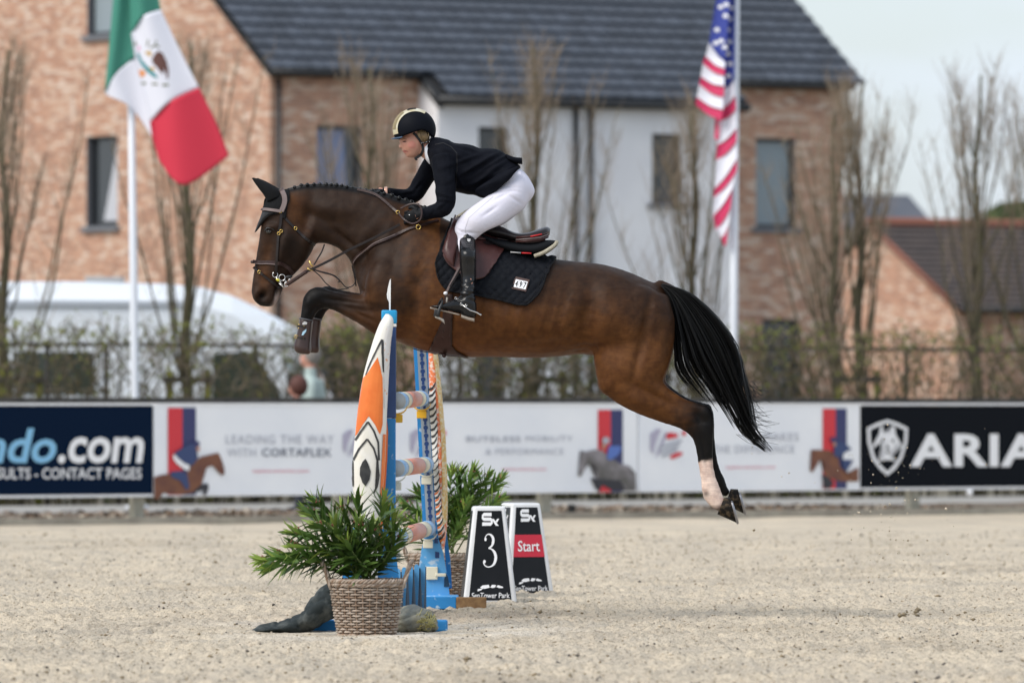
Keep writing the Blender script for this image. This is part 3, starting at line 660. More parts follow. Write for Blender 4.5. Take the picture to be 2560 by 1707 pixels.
h3 = [(s_at(1890), s_at(1988), z_at(570, 11, 0), z_at(347, 11, 0)), (s_at(1906), s_at(1996), .05, z_at(798, 11, 0))]
wall('brick_wall', ff, S2, LEN, lambda s: ZE, h3, BR_SAME, house)
window(house, ffd, *h3[0], 'blind'); window(house, ffd, *h3[1], 'glass', sill=False)
wall('far_gable_wall', lambda t, z: W(LEN, t, z), 0, GW, gtop, [], BR_SAME, house, (GW / 2,))
wall('back_wall', lambda s, z: W(s, GW, z), 0, LEN, lambda s: ZE, [], BR_SAME, house)
# roof slab, then tiles
OV = 0.14
def roof_pt(s, run, lift=0.0): return W(s, run, ZE + run * tp) + (Vector((0, 0, math.cos(PITCH))) - Nn * math.sin(PITCH)) * lift
rb = MB()
for s0, s1, r0 in ((-.12, S1 - .1, -OV), (S1 - .1, S2 + .1, -PR - OV), (S2 + .1, LEN + .12, -OV)):
    q = [roof_pt(s0, r0, .02), roof_pt(s1, r0, .02), roof_pt(s1, GW / 2, .02), roof_pt(s0, GW / 2, .02)]; u = [v + Vector((0, 0, .09)) for v in q]
    rb.add(q + u, [(0, 3, 2, 1), (4, 5, 6, 7), (0, 1, 5, 4), (1, 2, 6, 5), (3, 0, 4, 7)])
q = [W(-.12, GW + OV, ZE - OV * tp + .05), W(LEN + .12, GW + OV, ZE - OV * tp + .05), W(LEN + .12, GW / 2, ZE + GW / 2 * tp + .1), W(-.12, GW / 2, ZE + GW / 2 * tp + .1)]
rb.add(q, [(0, 1, 2, 3)])
roof = rb.build('roof', TILE_U, house)
TW, TG = 0.30, 0.34
def tile_mesh():
    rows = []; nx = 8
    prof = [(k / nx, 0.022 * (0.5 - 0.5 * math.cos(2 * math.pi * k / nx)) + (0.012 if k > 5 else 0)) for k in range(nx + 1)]
    V = []; 
    for yy, zo in ((0.0, .056), (TG + .05, .004)):
        V += [(x * (TW - .006), yy, z + zo + .018) for x, z in prof]
    V += [(x * (TW - .006), 0.0, z) for x, z in prof]
    n = nx + 1; Fc = [(k, k + 1, n + k + 1, n + k) for k in range(nx)] + [(2 * n + k, 2 * n + k + 1, k + 1, k) for k in range(nx)]
    me = bpy.data.meshes.new('tile'); me.from_pydata(V, [], Fc); me.materials.append(TILE); me.update(); return me, V, Fc
TM, TV, TF = tile_mesh()
up = Nn * math.cos(PITCH) + Vector((0, 0, math.sin(PITCH))); nrm = D.cross(up)
Rm = Matrix((D, up, nrm)).transposed().to_4x4()
spots = []
for k in range(-2, 13):
    s = -.12
    while s < LEN + .1:
        if k >= 0 or (S1 - .1 <= s <= S2 - .15): spots.append((k, s))
        s += TW
roof_org = ORG[roof.name]; rest = MB()
for q, (k, s) in enumerate(spots):
    run = -OV + k * TG * math.cos(PITCH) + (0.0); pos = roof_pt(s + random.uniform(-.004, .004), run, .125)
    M = Matrix.Translation(pos) @ Rm @ Matrix.Rotation(random.uniform(-.012, .012), 4, 'Z')
    if q < 300:
        o = bpy.data.objects.new('tile', TM); COL.objects.link(o); o.parent = roof; o.matrix_local = Matrix.Translation(-roof_org) @ M
    else: rest.add([M @ Vector(v) for v in TV], TF)
tag(rest.build('upper_tiles', TILE, roof), kind='stuff')
def pipe(name, pts, r_, m, parent): V, Fc = tubes([(pts, r_)], 8); return mk(name, V, Fc, m, parent)
def gut(s0, s1, t): return [W(s0, t - .2, ZE + t * tp - .02), W(s1, t - .2, ZE + t * tp - .02)]
pipe('gutter', gut(-.1, S1 - .12, 0.0), .08, GUT, house); pipe('gutter', gut(S1 - .1, S2 + .1, -PR), .08, GUT, house); pipe('gutter', gut(S2 + .12, LEN + .1, 0.0), .08, GUT, house)
pipe('verge_board', [roof_pt(S1 - .06, -PR - OV - .05, .03), roof_pt(S1 - .06, 0, .03)], .07, GUT, house)
for px, t in ((697, -.07), (1441, -PR - .07), (1478, -PR - .07)):
    s = s_at(px, t); pipe('downpipe', [W(s, t, 0), W(s, t, ZE - (.12 if t > -.3 else .50))], .045, GUT, house)

# cottage at the right, slate house behind it
C, D, Nn, W2, s2, t2, z2 = house_frame(2392, 175.0, 36.0)
cot = empty('brick_cottage', C, 'low orange brick cottage with sagging brown roof at the right', 'house')
ze = z2(772, 0, 0); apex_t = t2(2182); pz = z2(575, 0, apex_t); tpc = (pz - ze) / apex_t
ct = lambda t: ze + (t if t < apex_t else 2 * apex_t - t) * tpc
wall('gable_wall', lambda t, z: W2(0, t, z), 0, 2 * apex_t, ct, [], BR_ORANGE, cot, (apex_t,))
hc = [(2.2, 3.2, 1.0, 2.2)]
wall('front_wall', lambda s, z: W2(s, 0, z), 0, 16, lambda s: ze, hc, BR_SAME, cot); window(cot, lambda s, z, dd: W2(s, dd, z), *hc[0])
CT = mat('cottage_tile', (0.085, 0.066, 0.060), .85, (0.062, 0.05, 0.048), 2.5)
rows = []
for k in range(15):                                                   # stepped courses of the old roof
    for e in (0, 1):
        t = -.25 + (apex_t + .25) * (k + e) / 15; rows.append([W2(s, t, ze + t * tpc + .12 + (.06 if e == 0 else .0)) for s in np.linspace(-.1, 16, 12)])
ro = mk('roof', *grid_mesh(rows), CT, cot, smooth=False)
mk('back_slope', [W2(-.1, apex_t, pz + .12), W2(16, apex_t, pz + .12), W2(16, 2 * apex_t + .2, ze), W2(-.1, 2 * apex_t + .2, ze)], [(0, 1, 2, 3)], CT, cot, smooth=False)
V, Fc = tubes([([W2(-.12, apex_t, pz + .16), W2(16, apex_t, pz + .16)], .11)], 8); mk('ridge', V, Fc, mat('ridge_tile', (0.20, 0.075, 0.05), .8), cot)
V, Fc = tubes([([W2(-.1, 0, ze + .1), W2(-.1, apex_t, pz + .12)], .06)], 6); mk('verge', V, Fc, MATS['ridge_tile'], cot)
V, Fc = tubes([([W2(-.1, -.35, ze - .02), W2(16, -.35, ze - .02)], .09)], 6); mk('gutter', V, Fc, GUT, cot)
d = 240.0; SL = mat('slate_blue', (0.055, 0.062, 0.078), .6, (0.075, 0.08, 0.1), 1)
sl = empty('slate_house', P(2200, 1010, d) - Vector((0, 0, CAMH)), 'distant house with blue grey hipped slate roof', 'house')
a, b, c_, e_ = P(2040, 487, d + 4), P(2272, 487, d + 4), P(2345, 572, d), P(1990, 572, d); f_, g_ = P(2345, 572, d + 9), P(1990, 572, d + 9)
mk('roof', [a, b, c_, e_, f_, g_], [(3, 2, 1, 0), (2, 4, 1), (4, 5, 0, 1), (5, 3, 0)], SL, sl, smooth=False)
MB().add(*box(e_.x + .3, c_.x - .3, d + .3, d + 8.7, 0, c_.z)).build('wall', BR_SAME, sl)
# evergreen far right
def leafball(name, label, c, rx, rz, n, m, seed, catg='tree', size=.12):
    rs = random.Random(seed); o = empty(name, (c.x, c.y, 0), label, catg); lv, lf = [], []
    for _ in range(n):
        v = Vector((rs.gauss(0, 1), rs.gauss(0, 1), rs.gauss(0, 1))).normalized() * rs.random() ** .4; p = Vector((c.x + v.x * rx, c.y + v.y * rx, c.z + v.z * rz)); a = rs.uniform(0, 6.28)
        u = Vector((math.cos(a), rs.uniform(-.6, .6), math.sin(a))) * size; w = Vector((-math.sin(a), rs.uniform(-.6, .6), math.cos(a))) * size * .6; k = len(lv); lv += [p - u, p + w, p + u, p - w]; lf.append((k, k + 1, k + 2, k + 3))
    tag(mk('crown', lv, lf, m, o, smooth=False), kind='stuff'); V, Fc = tubes([([(c.x, c.y, 0), (c.x, c.y, c.z)], [.2, .1])], 6); mk('trunk', V, Fc, BARK, o)
leafball('evergreen_tree', 'dark green evergreen rising behind the cottage roof', P(2545, 560, 215), 0.9, .55, 3500, mat('evergreen', (0.045, 0.075, 0.025), .8, (0.08, 0.11, 0.03), 2), 31)

# ------------------------------------------------------------------ white van behind the hedge, spectators
VD = 112.0
van = empty('white_van', P(340, 1010, VD) - Vector((0, 0, CAMH)), 'white high roofed van parked behind the hedge at left', 'van')
VW = mat('van_white', (0.74, 0.79, 0.85), .3, coat=.5)
prof = [(-260, 1185), (-260, 760), (-235, 716), (-150, 705), (150, 703), (420, 709), (500, 718), (580, 740), (660, 778), (745, 824), (772, 890), (800, 960), (838, 1000), (852, 1060), (850, 1185)]
rings = []
for yo, inset in ((0.0, 46), (.10, 10), (.3, 0), (1.7, 0), (1.9, 10), (2.0, 46)):
    ring = []
    for x, y in prof:
        p = P(x, y, VD); cz = P(x, 1000, VD).z; k = inset if y < 990 else 0
        q = P(x + (k * .35 if x > 600 else 0) * -1, y + k * (1 if y < 830 else .2), VD); ring.append((q.x, VD + yo, q.z))
    rings.append(ring)
mk('body', *ring_loft(rings), VW, van, smooth=False)
VG = mat('van_glass', (0.035, 0.045, 0.035), .1, spec=.6)
for nm, pl, mm in (('side_window', [(532, 884), (634, 878), (702, 985), (698, 1010), (532, 1010)], VG), ('quarter_light', [(706, 890), (752, 900), (775, 960), (745, 975)], mat('van_glass_pale', (0.30, 0.37, 0.40), .1, spec=.6))):
    V, Fc = fill_poly(pl); mk(nm, [P(x, y, VD - .03) for x, y in V], Fc, mm, van, smooth=False)
q = [P(735, 850, VD), P(735, 850, VD), P(790, 962, VD), P(790, 962, VD)]
mk('windscreen', [P(752, 836, VD) + Vector((.03, .25, 0)), P(752, 836, VD) + Vector((.03, 1.75, 0)), P(800, 958, VD) + Vector((.04, 1.8, 0)), P(800, 958, VD) + Vector((.04, .2, 0))], [(0, 1, 2, 3)], MATS['van_glass_pale'], van, smooth=False)
V, Fc = box(P(208, 0, VD).x, P(300, 0, VD).x, VD + .6, VD + 1.3, P(0, 704, VD).z, P(0, 690, VD).z); mk('roof_vent', V, Fc, mat('vent_grey', (.35, .35, .35), .6), van, smooth=False)
V, Fc = box(P(-240, 0, VD).x, P(470, 0, VD).x, VD - .045, VD - .005, P(0, 765, VD).z, P(0, 752, VD).z); mk('crease_shade', V, Fc, mat('van_seam_shade', (.42, .46, .52), .4), van, smooth=False)  # grey strip paints in the shade line under the roof bulge
for px in (30, 250, 500):
    V, Fc = box(P(px, 0, VD).x, P(px + 4, 0, VD).x, VD - .006, VD + .006, P(0, 1150, VD).z, P(0, 772, VD).z); mk('door_seam', V, Fc, MATS['van_seam_shade'], van, smooth=False)
V, Fc = box(P(40, 0, VD).x, P(235, 0, VD).x, VD - .02, VD, P(0, 985, VD).z, P(0, 880, VD).z); mk('rear_window', V, Fc, VG, van, smooth=False)
mk('mirror', *bevel_box(P(718, 0, VD).x, P(742, 0, VD).x, VD - .30, VD - .18, P(0, 990, VD).z, P(0, 930, VD).z, .02), mat('mirror_black', (.02, .02, .022), .4), van)
for px in (-90, 690):
    c = P(px, 1010, VD); w = mk('wheel', *lathe([(.0, -.02), (.2, -.02), (.3, -.01), (.34, .03), (.34, .2), (.3, .22)], (c.x, VD - .03, .34), 20, 'Y'), mat('tyre', (.015, .015, .015), .8), van); mk('rim', *lathe([(0, -.035), (.12, -.04), (.18, -.03)], (c.x, VD - .03, .34), 14, 'Y'), mat('rim_metal', (.4, .4, .42), .35, metal=.8), w)

# ------------------------------------------------------------------ flags
FD = 98.0
POLE = mat('pole_white', (0.66, 0.69, 0.74), .35)
def cloth(rows_px, d, n=10, mz=8, ripple=.05, ph=0.0):
    """smooth sheet through a table of photo pixels; rows_px[r][c]"""
    A = np.asarray(rows_px, float); out = []
    rowsf = np.array([cat(r_, n) for r_ in A]); R_, C_ = rowsf.shape[:2]
    cols = np.array([cat(rowsf[:, c], mz) for c in range(C_)])           # C x R' x 2
    return cols.transpose(1, 0, 2)
def cloth_obj(name, rows_px, d, m, parent, ripple=.05, ph=0., lift=0.0, freq=2.2):
    G = cloth(rows_px, d); rr, cc = G.shape[:2]; rows = []
    for i in range(rr): rows.append([P(G[i, j, 0], G[i, j, 1], d - lift + ripple * math.sin(j / (cc - 1) * math.pi * freq + ph + i * .05)) for j in range(cc)])
    return mk(name, *grid_mesh(rows), m, parent)
def thin(o, t=.004):
    md = o.modifiers.new('thickness', 'SOLIDIFY'); md.thickness = t; return o
GRN = mat('flag_green', (0.045, 0.23, 0.17), .75); FW = mat('flag_white', (0.75, 0.76, 0.84), .75); FR = mat('flag_red', (0.60, 0.028, 0.06), .75)
def flagpole(px0, px1, top, label, d):
    a = P(px0, 1010, d); o = empty('flagpole', (a.x, d, 0), label, 'flagpole'); b = P(px1, top, d)
    V, Fc = tubes([([(a.x + (a.x - b.x) * .3, d, 0), (a.x, d, a.z), (b.x, d, b.z)], [.056, .05, .036])], 12); mk('shaft', V, Fc, POLE, o)
    mk('base_plate', *lathe([(.14, .03), (.14, .06), (.07, .08), (.07, .25), (.055, .26)], (a.x + (a.x - b.x) * .3, d, 0), 14), POLE, o); mk('finial', *lathe([(.0, -.05), (.05, -.03), (.055, 0), (.03, .04), (0, .06)], (b.x, d, b.z + .04), 12), POLE, o)
    return o
flagpole(338, 322, -220, 'white flagpole at the left carrying the green white and red flag', FD)
flagpole(1833, 1842, -260, 'white flagpole at the right carrying the stars and stripes', FD)
mx = empty('mexican_flag', P(325, 100, FD), 'green white and red flag with eagle emblem hanging at the left', 'flag')
d = FD - .24
A0 = [[(316, -150), (338, -150), (362, -150)], [(322, -30), (346, -40), (388, -50)], [(328, 86), (357, 42), (402, 25)]]
A1 = [[(328, 86), (357, 42), (402, 25)], [(346, 190), (390, 150), (448, 122)], [(375, 306), (424, 255), (498, 220)]]
A2 = [[(375, 306), (424, 255), (498, 220)], [(382, 350), (440, 355), (540, 305)], [(398, 402), (461, 463), (573, 390)]]
for nm, T, m_ in (('green_band', A0, GRN), ('white_band', A1, FW), ('red_band', A2, FR)): thin(cloth_obj(nm, T, d, m_, mx, ripple=.05, ph=.6))
B0 = [[(296, -150), (312, -150), (326, -150)], [(278, 60), (305, 40), (338, 20)], [(262, 231), (293, 182), (345, 138)]]
B1 = [[(262, 231), (293, 182), (345, 138)], [(266, 236), (308, 222), (365, 240)], [(271, 240), (328, 270), (382, 345)]]
for nm, T, m_ in (('green_fold', B0, GRN), ('white_fold', B1, FW)): thin(cloth_obj(nm, T, d + .10, m_, mx, ripple=.03, ph=2.2))
wb = [o for o in mx.children if o.name.startswith('white_band')][0]; wbv = bvh_obj(wb)
e5 = lambda *p: [(240 + x / 3.266, y / 3.266) for x, y in p]
EB = mat('emblem_brown', (0.13, 0.06, 0.05), .8); ET = mat('emblem_teal', (0.03, 0.24, 0.27), .8); EO = mat('emblem_orange', (0.75, 0.32, 0.14), .8); EY = mat('emblem_gold', (0.55, 0.36, 0.12), .8); EG = mat('emblem_olive', (0.16, 0.17, 0.10), .8); EPk = mat('emblem_pink', (.7, .3, .5), .8)
for nm, poly, m_ in (('eagle', e5((455, 490), (480, 440), (510, 415), (545, 440), (575, 500), (592, 570), (590, 650), (575, 640), (560, 560), (548, 545), (545, 610), (525, 590), (495, 550), (472, 530)), EB),
                     ('serpent', e5((335, 425), (355, 440), (375, 490), (410, 530), (460, 580), (505, 625), (500, 645), (460, 625), (410, 580), (370, 530), (340, 470)), ET),
                     ('nopal', e5((345, 575), (380, 570), (412, 590), (395, 630), (360, 630)), EO), ('beak', e5((395, 430), (440, 415), (460, 440), (440, 470), (425, 450)), EY), ('talon', e5((430, 550), (470, 550), (485, 575), (460, 585)), EY),
                     ('wing_tip', e5((440, 385), (480, 365), (520, 380), (515, 395), (480, 380), (450, 400)), EG), ('plume', e5((420, 325), (432, 330), (425, 385), (415, 380)), EG), ('plume', e5((485, 330), (497, 335), (492, 365), (482, 362)), EG), ('plume', e5((310, 345), (335, 345), (320, 385), (308, 370)), EG), ('flower', e5((345, 380), (362, 378), (358, 420), (346, 415)), EPk),
                     ('ribbon', e5((368, 675), (410, 672), (408, 692), (368, 692)), EG), ('ribbon', e5((455, 680), (505, 680), (505, 698), (455, 696)), EG), ('ribbon', e5((540, 688), (592, 686), (592, 706), (540, 706)), EG)):
    decal(nm, poly, wbv, m_, mx, off=.006, maxlen=12)
us = empty('american_flag', P(1838, 250, FD), 'stars and stripes flag hanging limp on the right pole', 'flag')
FB_ = mat('flag_blue', (0.03, 0.05, 0.28), .75); FR2 = mat('flag_crimson', (0.55, 0.03, 0.11), .75); d = FD - .11
def strip(name, m_, a, b, lift, sag=6):
    """one stripe of cloth between an upper and a lower edge, each (left, right)"""
    def mid(e): return ((e[0][0] + e[1][0]) / 2, (e[0][1] + e[1][1]) / 2 + sag)
    T = [[a[0], mid(a), a[1]], [((a[0][0] + b[0][0]) / 2, (a[0][1] + b[0][1]) / 2), ((mid(a)[0] + mid(b)[0]) / 2, (mid(a)[1] + mid(b)[1]) / 2), ((a[1][0] + b[1][0]) / 2, (a[1][1] + b[1][1]) / 2)], [b[0], mid(b), b[1]]]
    return thin(cloth_obj(name, T, d, m_, us, ripple=.04, ph=.5, lift=lift, freq=1.0))
LA = [((1815, -160), (1838, -160)), ((1773, 107), (1813, 155)), ((1764, 141), (1812, 172)), ((1757, 160), (1811, 190)), ((1752, 192), (1811, 216)), ((1748, 212), (1809, 244)), ((1742, 243), (1808, 275)), ((1739, 262), (1804, 302))]
for k in range(7): strip('canton' if k == 0 else ('white_stripe' if k % 2 else 'red_stripe'), (FB_ if k == 0 else (FW if k % 2 else FR2)), LA[k], LA[k + 1], .06)
LB = [((1812, -160), (1840, -160)), ((1808, 222), (1836, 196)), ((1806, 270), (1838, 238)), ((1798, 304), (1840, 274)), ((1792, 364), (1842, 320)), ((1790, 402), (1841, 354)), ((1785, 474), (1843, 396)), ((1784, 496), (1842, 428)), ((1783, 540), (1832, 470)), ((1790, 575), (1826, 520)), ((1803, 596), (1822, 560)), ((1810, 612), (1816, 608))]
for k in range(11): strip('canton' if k == 0 else ('white_stripe' if k % 2 else 'red_stripe'), (FB_ if k == 0 else (FW if k % 2 else FR2)), LB[k], LB[k + 1], .0)
strip('red_fold', FR2, ((1788, 290), (1806, 300)), ((1786, 340), (1795, 350)), -.05)
def star(cx, cy, r_): return [(cx + (r_ if k % 2 == 0 else r_ * .42) * math.sin(k * math.pi / 5), cy - (r_ if k % 2 == 0 else r_ * .42) * math.cos(k * math.pi / 5)) for k in range(10)]
cb = [bvh_obj(o) for o in us.children if o.name.startswith('canton')]
for k, (x, y) in enumerate(((1802, 18), (1814, 40), (1793, 75), (1803, 103), (1820, 75), (1812, 118), (1825, 48), (1790, 48 + 60), (1824, 105), (1821, 135), (1826, 160), (1822, 190), (1816, 12), (1829, 20))):
    best = None
    for q in cb:
        h, n_ = hit_px(q, x, y)
        if h is not None and (best is None or h.y < best[0]): best = (h.y, q)
    if best: decal('star', star(x, y, 8.5), best[1], P_WHT, us, off=.006, maxlen=9)
# ------------------------------------------------------------------ body-building helpers
def pair_loft(sections, d0, n=4, seg=20, egg=0.0, pw=1.0, y0=0.0):
    """closed loft through sections (ax, ay, bx, by, halfwidth_m[, y offset]): a and b are opposite outline pixels at distance d0"""
    S_ = [tuple(s) + ((0.0,) if len(s) == 5 else ()) for s in sections]; A = cat(S_, n); rings = []
    for ax, ay, bx, by, hw, yo in A:
        a, b = P(ax, ay, d0), P(bx, by, d0); c = (a + b) / 2; h = (a - b) / 2; ring = []
        for k in range(seg):
            t = 2 * math.pi * k / seg; ct, st = math.cos(t), math.sin(t)
            cc = math.copysign(abs(ct) ** pw, ct); ss = math.copysign(abs(st) ** pw, st)
            v = c + h * cc; ring.append((v.x, d0 + y0 + yo + hw * ss * (1 - egg * ct), v.z))
        rings.append(ring)
    return ring_loft(rings)
def blob_mesh(c, r, rot=None, seg=14, rn=8):
    """ellipsoid, radii r"""
    V = []; 
    for i in range(rn + 1):
        th = math.pi * i / rn
        for k in range(seg):
            a = 2 * math.pi * k / seg; v = Vector((r[0] * math.sin(th) * math.cos(a), r[1] * math.sin(th) * math.sin(a), r[2] * math.cos(th)))
            if rot is not None: v = rot @ v
            V.append(Vector(c) + v)
    Fc = [(i * seg + k, i * seg + (k + 1) % seg, (i + 1) * seg + (k + 1) % seg, (i + 1) * seg + k) for i in range(rn) for k in range(seg)]
    return V, Fc
def limb(pts, radii, n=4, seg=12):
    """round tapered limb through world points"""
    A = cat([tuple(p) + (r_,) for p, r_ in zip(pts, radii)], n); V, Fc = tubes([(A[:, :3], A[:, 3])], seg)
    return V, Fc
def remesh(shapes, voxel, smooth=4, factor=0.5):
    """union of closed shapes -> one continuous skin; returns world V (array), F"""
    mb = MB()
    for V, Fc in shapes: mb.add(V, Fc)
    c = np.mean(np.array(mb.V), 0)
    me = bpy.data.meshes.new('skin'); me.from_pydata((np.array(mb.V) - c).tolist(), [], mb.F); me.update()
    bm = bmesh.new(); bm.from_mesh(me); bmesh.ops.remove_doubles(bm, verts=bm.verts, dist=1e-5)
    bmesh.ops.triangulate(bm, faces=[f for f in bm.faces if len(f.verts) > 4]); bmesh.ops.recalc_face_normals(bm, faces=bm.faces); bm.to_mesh(me); bm.free()
    o = bpy.data.objects.new('skin', me); COL.objects.link(o)
    md = o.modifiers.new('r', 'REMESH'); md.mode = 'VOXEL'; md.voxel_size = voxel; md.adaptivity = 0
    if smooth:
        ms = o.modifiers.new('s', 'SMOOTH'); ms.factor = factor; ms.iterations = smooth
    dg = bpy.context.evaluated_depsgraph_get(); dg.update(); em = bpy.data.meshes.new_from_object(o.evaluated_get(dg))
    V = np.empty(len(em.vertices) * 3); em.vertices.foreach_get('co', V); V = V.reshape(-1, 3) + c; Fc = [tuple(p.vertices) for p in em.polygons]
    Nv = np.empty(len(em.vertices) * 3); em.vertices.foreach_get('normal', Nv); Nv = Nv.reshape(-1, 3)
    bpy.data.objects.remove(o); bpy.data.meshes.remove(me); bpy.data.meshes.remove(em)
    return V, Fc, Nv
def keep_biggest(V, Fc):
    return V, Fc

# ------------------------------------------------------------------ the jump
JB = mat('jump_blue', (0.025, 0.21, 0.50), .5, (0.34, 0.48, 0.60), 26, .15, 30, lo=.62, hi=.67, spec=.3)
JN = mat('jump_navy', (0.008, 0.035, 0.13), .35, (0.012, 0.05, 0.18), 5); JS = mat('jump_sky_blue', (0.10, 0.34, 0.64), .55, (0.42, 0.54, 0.66), 20, .15, 30, lo=.58, hi=.68, spec=.3)
JD = mat('jump_gap_shade', (0.01, 0.045, 0.09), .7); CAPB = mat('cap_blue', (0.006, 0.27, 0.53), .4)
OR = mat('jump_orange', (0.80, 0.20, 0.035), .4, (0.74, 0.15, 0.02), 9); ORW = mat('orange_worn', (0.72, 0.18, 0.06), .55, (0.72, 0.60, 0.52), 55, lo=.48, hi=.6)
JW = mat('jump_white', (0.76, 0.74, 0.69), .4, (0.70, 0.66, 0.56), 10, lo=.45, hi=.8); JK = mat('jump_black', (0.02, 0.02, 0.022), .4, (0.05, .05, .05), 20)
YE = mat('edge_yellow', (0.66, 0.43, 0.15), .55, (0.72, 0.62, 0.42), 60, lo=.45, hi=.6); WORN = mat('white_worn', (0.72, 0.70, 0.68), .5, (0.70, 0.28, 0.10), 45, lo=.60, hi=.70)
RAW = mat('raw_wood', (0.30, 0.18, 0.08), .85, (0.20, 0.11, 0.05), 25, .4, 60); CUPY = mat('cup_yellow', (0.75, 0.40, 0.015), .4); CUPW = mat('cup_white', (0.70, 0.66, 0.52), .45); STEEL = mat('steel_strip', (0.36, 0.40, 0.44), .35, metal=.6)
F1, F2 = 46.2, 50.9
def slab_px(poly, d, t, b=.004):
    """outline of photo pixels made into a board t thick, front face at distance d"""
    V, Fc = fill_poly(poly); n = len(V); W_ = [P(x, y, d) for x, y in V]; W_ += [w + Vector((0, t, 0)) for w in W_]
    k = len(poly); Fc2 = list(Fc) + [tuple(i + n for i in f)[::-1] for f in Fc]
    for i in range(k): Fc2.append((i, (i + 1) % k, (i + 1) % k + n, i + n))
    return W_, Fc2
def bar_px(x0, y0, x1, y1, d, t, b=.006):
    a, c = P(x0, y1, d), P(x1, y0, d); return bevel_box(a.x, c.x, d, d + t, a.z, c.z, b)

# front wing
w1 = empty('jump_wing', P(972, 1010, F1) - Vector((0, 0, CAMH)), 'front jump wing painted orange and white with a black eye, white flag on top', 'jump wing', 'standards of the jump')
zg = lambda d: HY + CAMH * F / d
MB().add(*bar_px(957, 812, 990, 1045, F1, .075)).build('post', JN, w1, smooth=False)
MB().add(*bar_px(957, 1045.5, 989, zg(F1) - 4, F1, .075)).build('lower_post', JB, w1, smooth=False)
MB().add(*bar_px(953.5, 775, 992, 809, F1 - .006, .09, .008)).build('post_cap', CAPB, w1, smooth=True)
mk('worn_band', *bar_px(954.5, 809.5, 991, 817, F1 - .004, .084, .003), WORN, w1, smooth=False)
MB().add(*slab_px([(977, 697), (974, 701), (970, 718), (967, 736), (968, 746), (972.5, 756), (973, 776), (976.3, 776), (976.6, 750)], F1 + .03, .006)).build('marker_flag', WHITE, w1)
rows = [(785, 964, 972), (795, 957, 982), (815, 946, 983), (860, 930, 976), (940, 908, 972), (1020, 895, 968), (1100, 886, 965), (1180, 880.5, 962), (1240, 884, 955), (1300, 896, 948), (1400, 905, 945), (1470, 905, 945)]
A = cat([(y, a, b) for y, a, b in rows], 4); rings = []
for y, a, b in A:
    ring = []
    for k in range(26):
        t = 2 * math.pi * k / 26; x = (a + b) / 2 + (b - a) / 2 * math.copysign(abs(math.cos(t)) ** .75, math.cos(t)); dep = .085 * math.copysign(abs(math.sin(t)) ** .8, math.sin(t)) * min(1, (b - a) / 60 + .15)
        q = P(x, y, F1 - .12); ring.append((q.x, F1 - .10 - dep, q.z))
    rings.append(ring)
V, Fc = ring_loft(rings); panel = mk('carved_panel', V, Fc, JW, w1); pb = bvh_of(V, Fc)
def xl(y): return float(np.interp(y, [r_[0] for r_ in rows], [r_[1] for r_ in rows]))
def xr(y): return float(np.interp(y, [r_[0] for r_ in rows], [r_[2] for r_ in rows]))
orange = [(944, 893), (950, 915), (956, 945), (957, 1000), (956, 1060), (950, 1085), (946, 1080), (938, 1062), (922, 1040), (908, 1060), (893, 1085), (xl(1085) + 1, 1090)] + [(xl(y) + 1.0, y) for y in (1050, 1020, 980, 945)] + [(918, 935), (930, 915)]
decal('orange_field', orange, pb, OR, w1, off=.0025, maxlen=7)
def line_poly(pts, w):
    l, r_ = [], []
    for i, p in enumerate(pts):
        a, b = pts[max(0, i - 1)], pts[min(len(pts) - 1, i + 1)]; dx, dy = b[0] - a[0], b[1] - a[1]; n = math.hypot(dx, dy) or 1; ww = w[i] if not np.isscalar(w) else w
        l.append((p[0] - dy / n * ww / 2, p[1] + dx / n * ww / 2)); r_.append((p[0] + dy / n * ww / 2, p[1] - dx / n * ww / 2))
    return l + r_[::-1]
for pts, w in (([(955, 849), (945, 868), (933, 893), (922, 918), (915, 938)], [4.5, 4, 3.6, 3.2, 2]), ([(956, 849), (955.5, 880), (957, 910), (958, 930)], [5, 4.5, 4.2, 3]),
               ([(889, 1100), (903, 1078), (920, 1054)], 4.6), ([(920, 1054), (934, 1076), (945, 1105), (947, 1150)], 4.6),
               ([(884, 1150), (898, 1122), (918, 1097)], 4.6), ([(918, 1097), (934, 1120), (943, 1150), (946, 1188), (942, 1215), (934, 1232)], 4.6),
               ([(883, 1150), (881.5, 1180), (884, 1215)], 3.0)):
    decal('black_line', line_poly(pts, w), pb, JK, w1, off=.004, maxlen=7)
decal('painted_eye', [(914, 1146), (921, 1160), (927, 1178), (924, 1198), (914, 1215), (906, 1205), (900, 1186), (901, 1168), (906, 1155)], pb, JK, w1, off=.005, maxlen=7)
decal('side_stripe', [(957, 1085), (963, 1085), (961, 1180), (953, 1240), (949, 1240), (952, 1180)], pb, OR, w1, off=.004, maxlen=7)
decal('worn_edge', [(968, 815), (981, 815), (975, 860), (971, 940), (967, 1020), (960, 1020), (960, 930), (960, 850)], pb, WORN, w1, off=.0025, maxlen=8)
MB().add(*slab_px([(958, 1040), (966, 1036), (970, 1080), (968, 1150), (962, 1240), (955, 1330), (951, 1330), (956, 1240)], F1 - .03, .025)).build('side_fin', OR, w1)
MB().add(*slab_px([(866, 1330), (885, 1318), (930, 1312), (975, 1330), (992, 1400), (1000, 1470), (1004, 1545), (846, 1545), (856, 1440)], F1 - .05, .06)).build('foot_panel', JB, w1)
MB().add(*slab_px([(925, 1295), (950, 1300), (958, 1350), (950, 1420), (938, 1380)], F1 - .062, .01)).build('orange_tip', OR, w1)
MB().add(*bar_px(770, 1549, 1119, zg(F1 - .1) + 1, F1 - .15, .11, .01)).build('foot_beam', JB, w1)
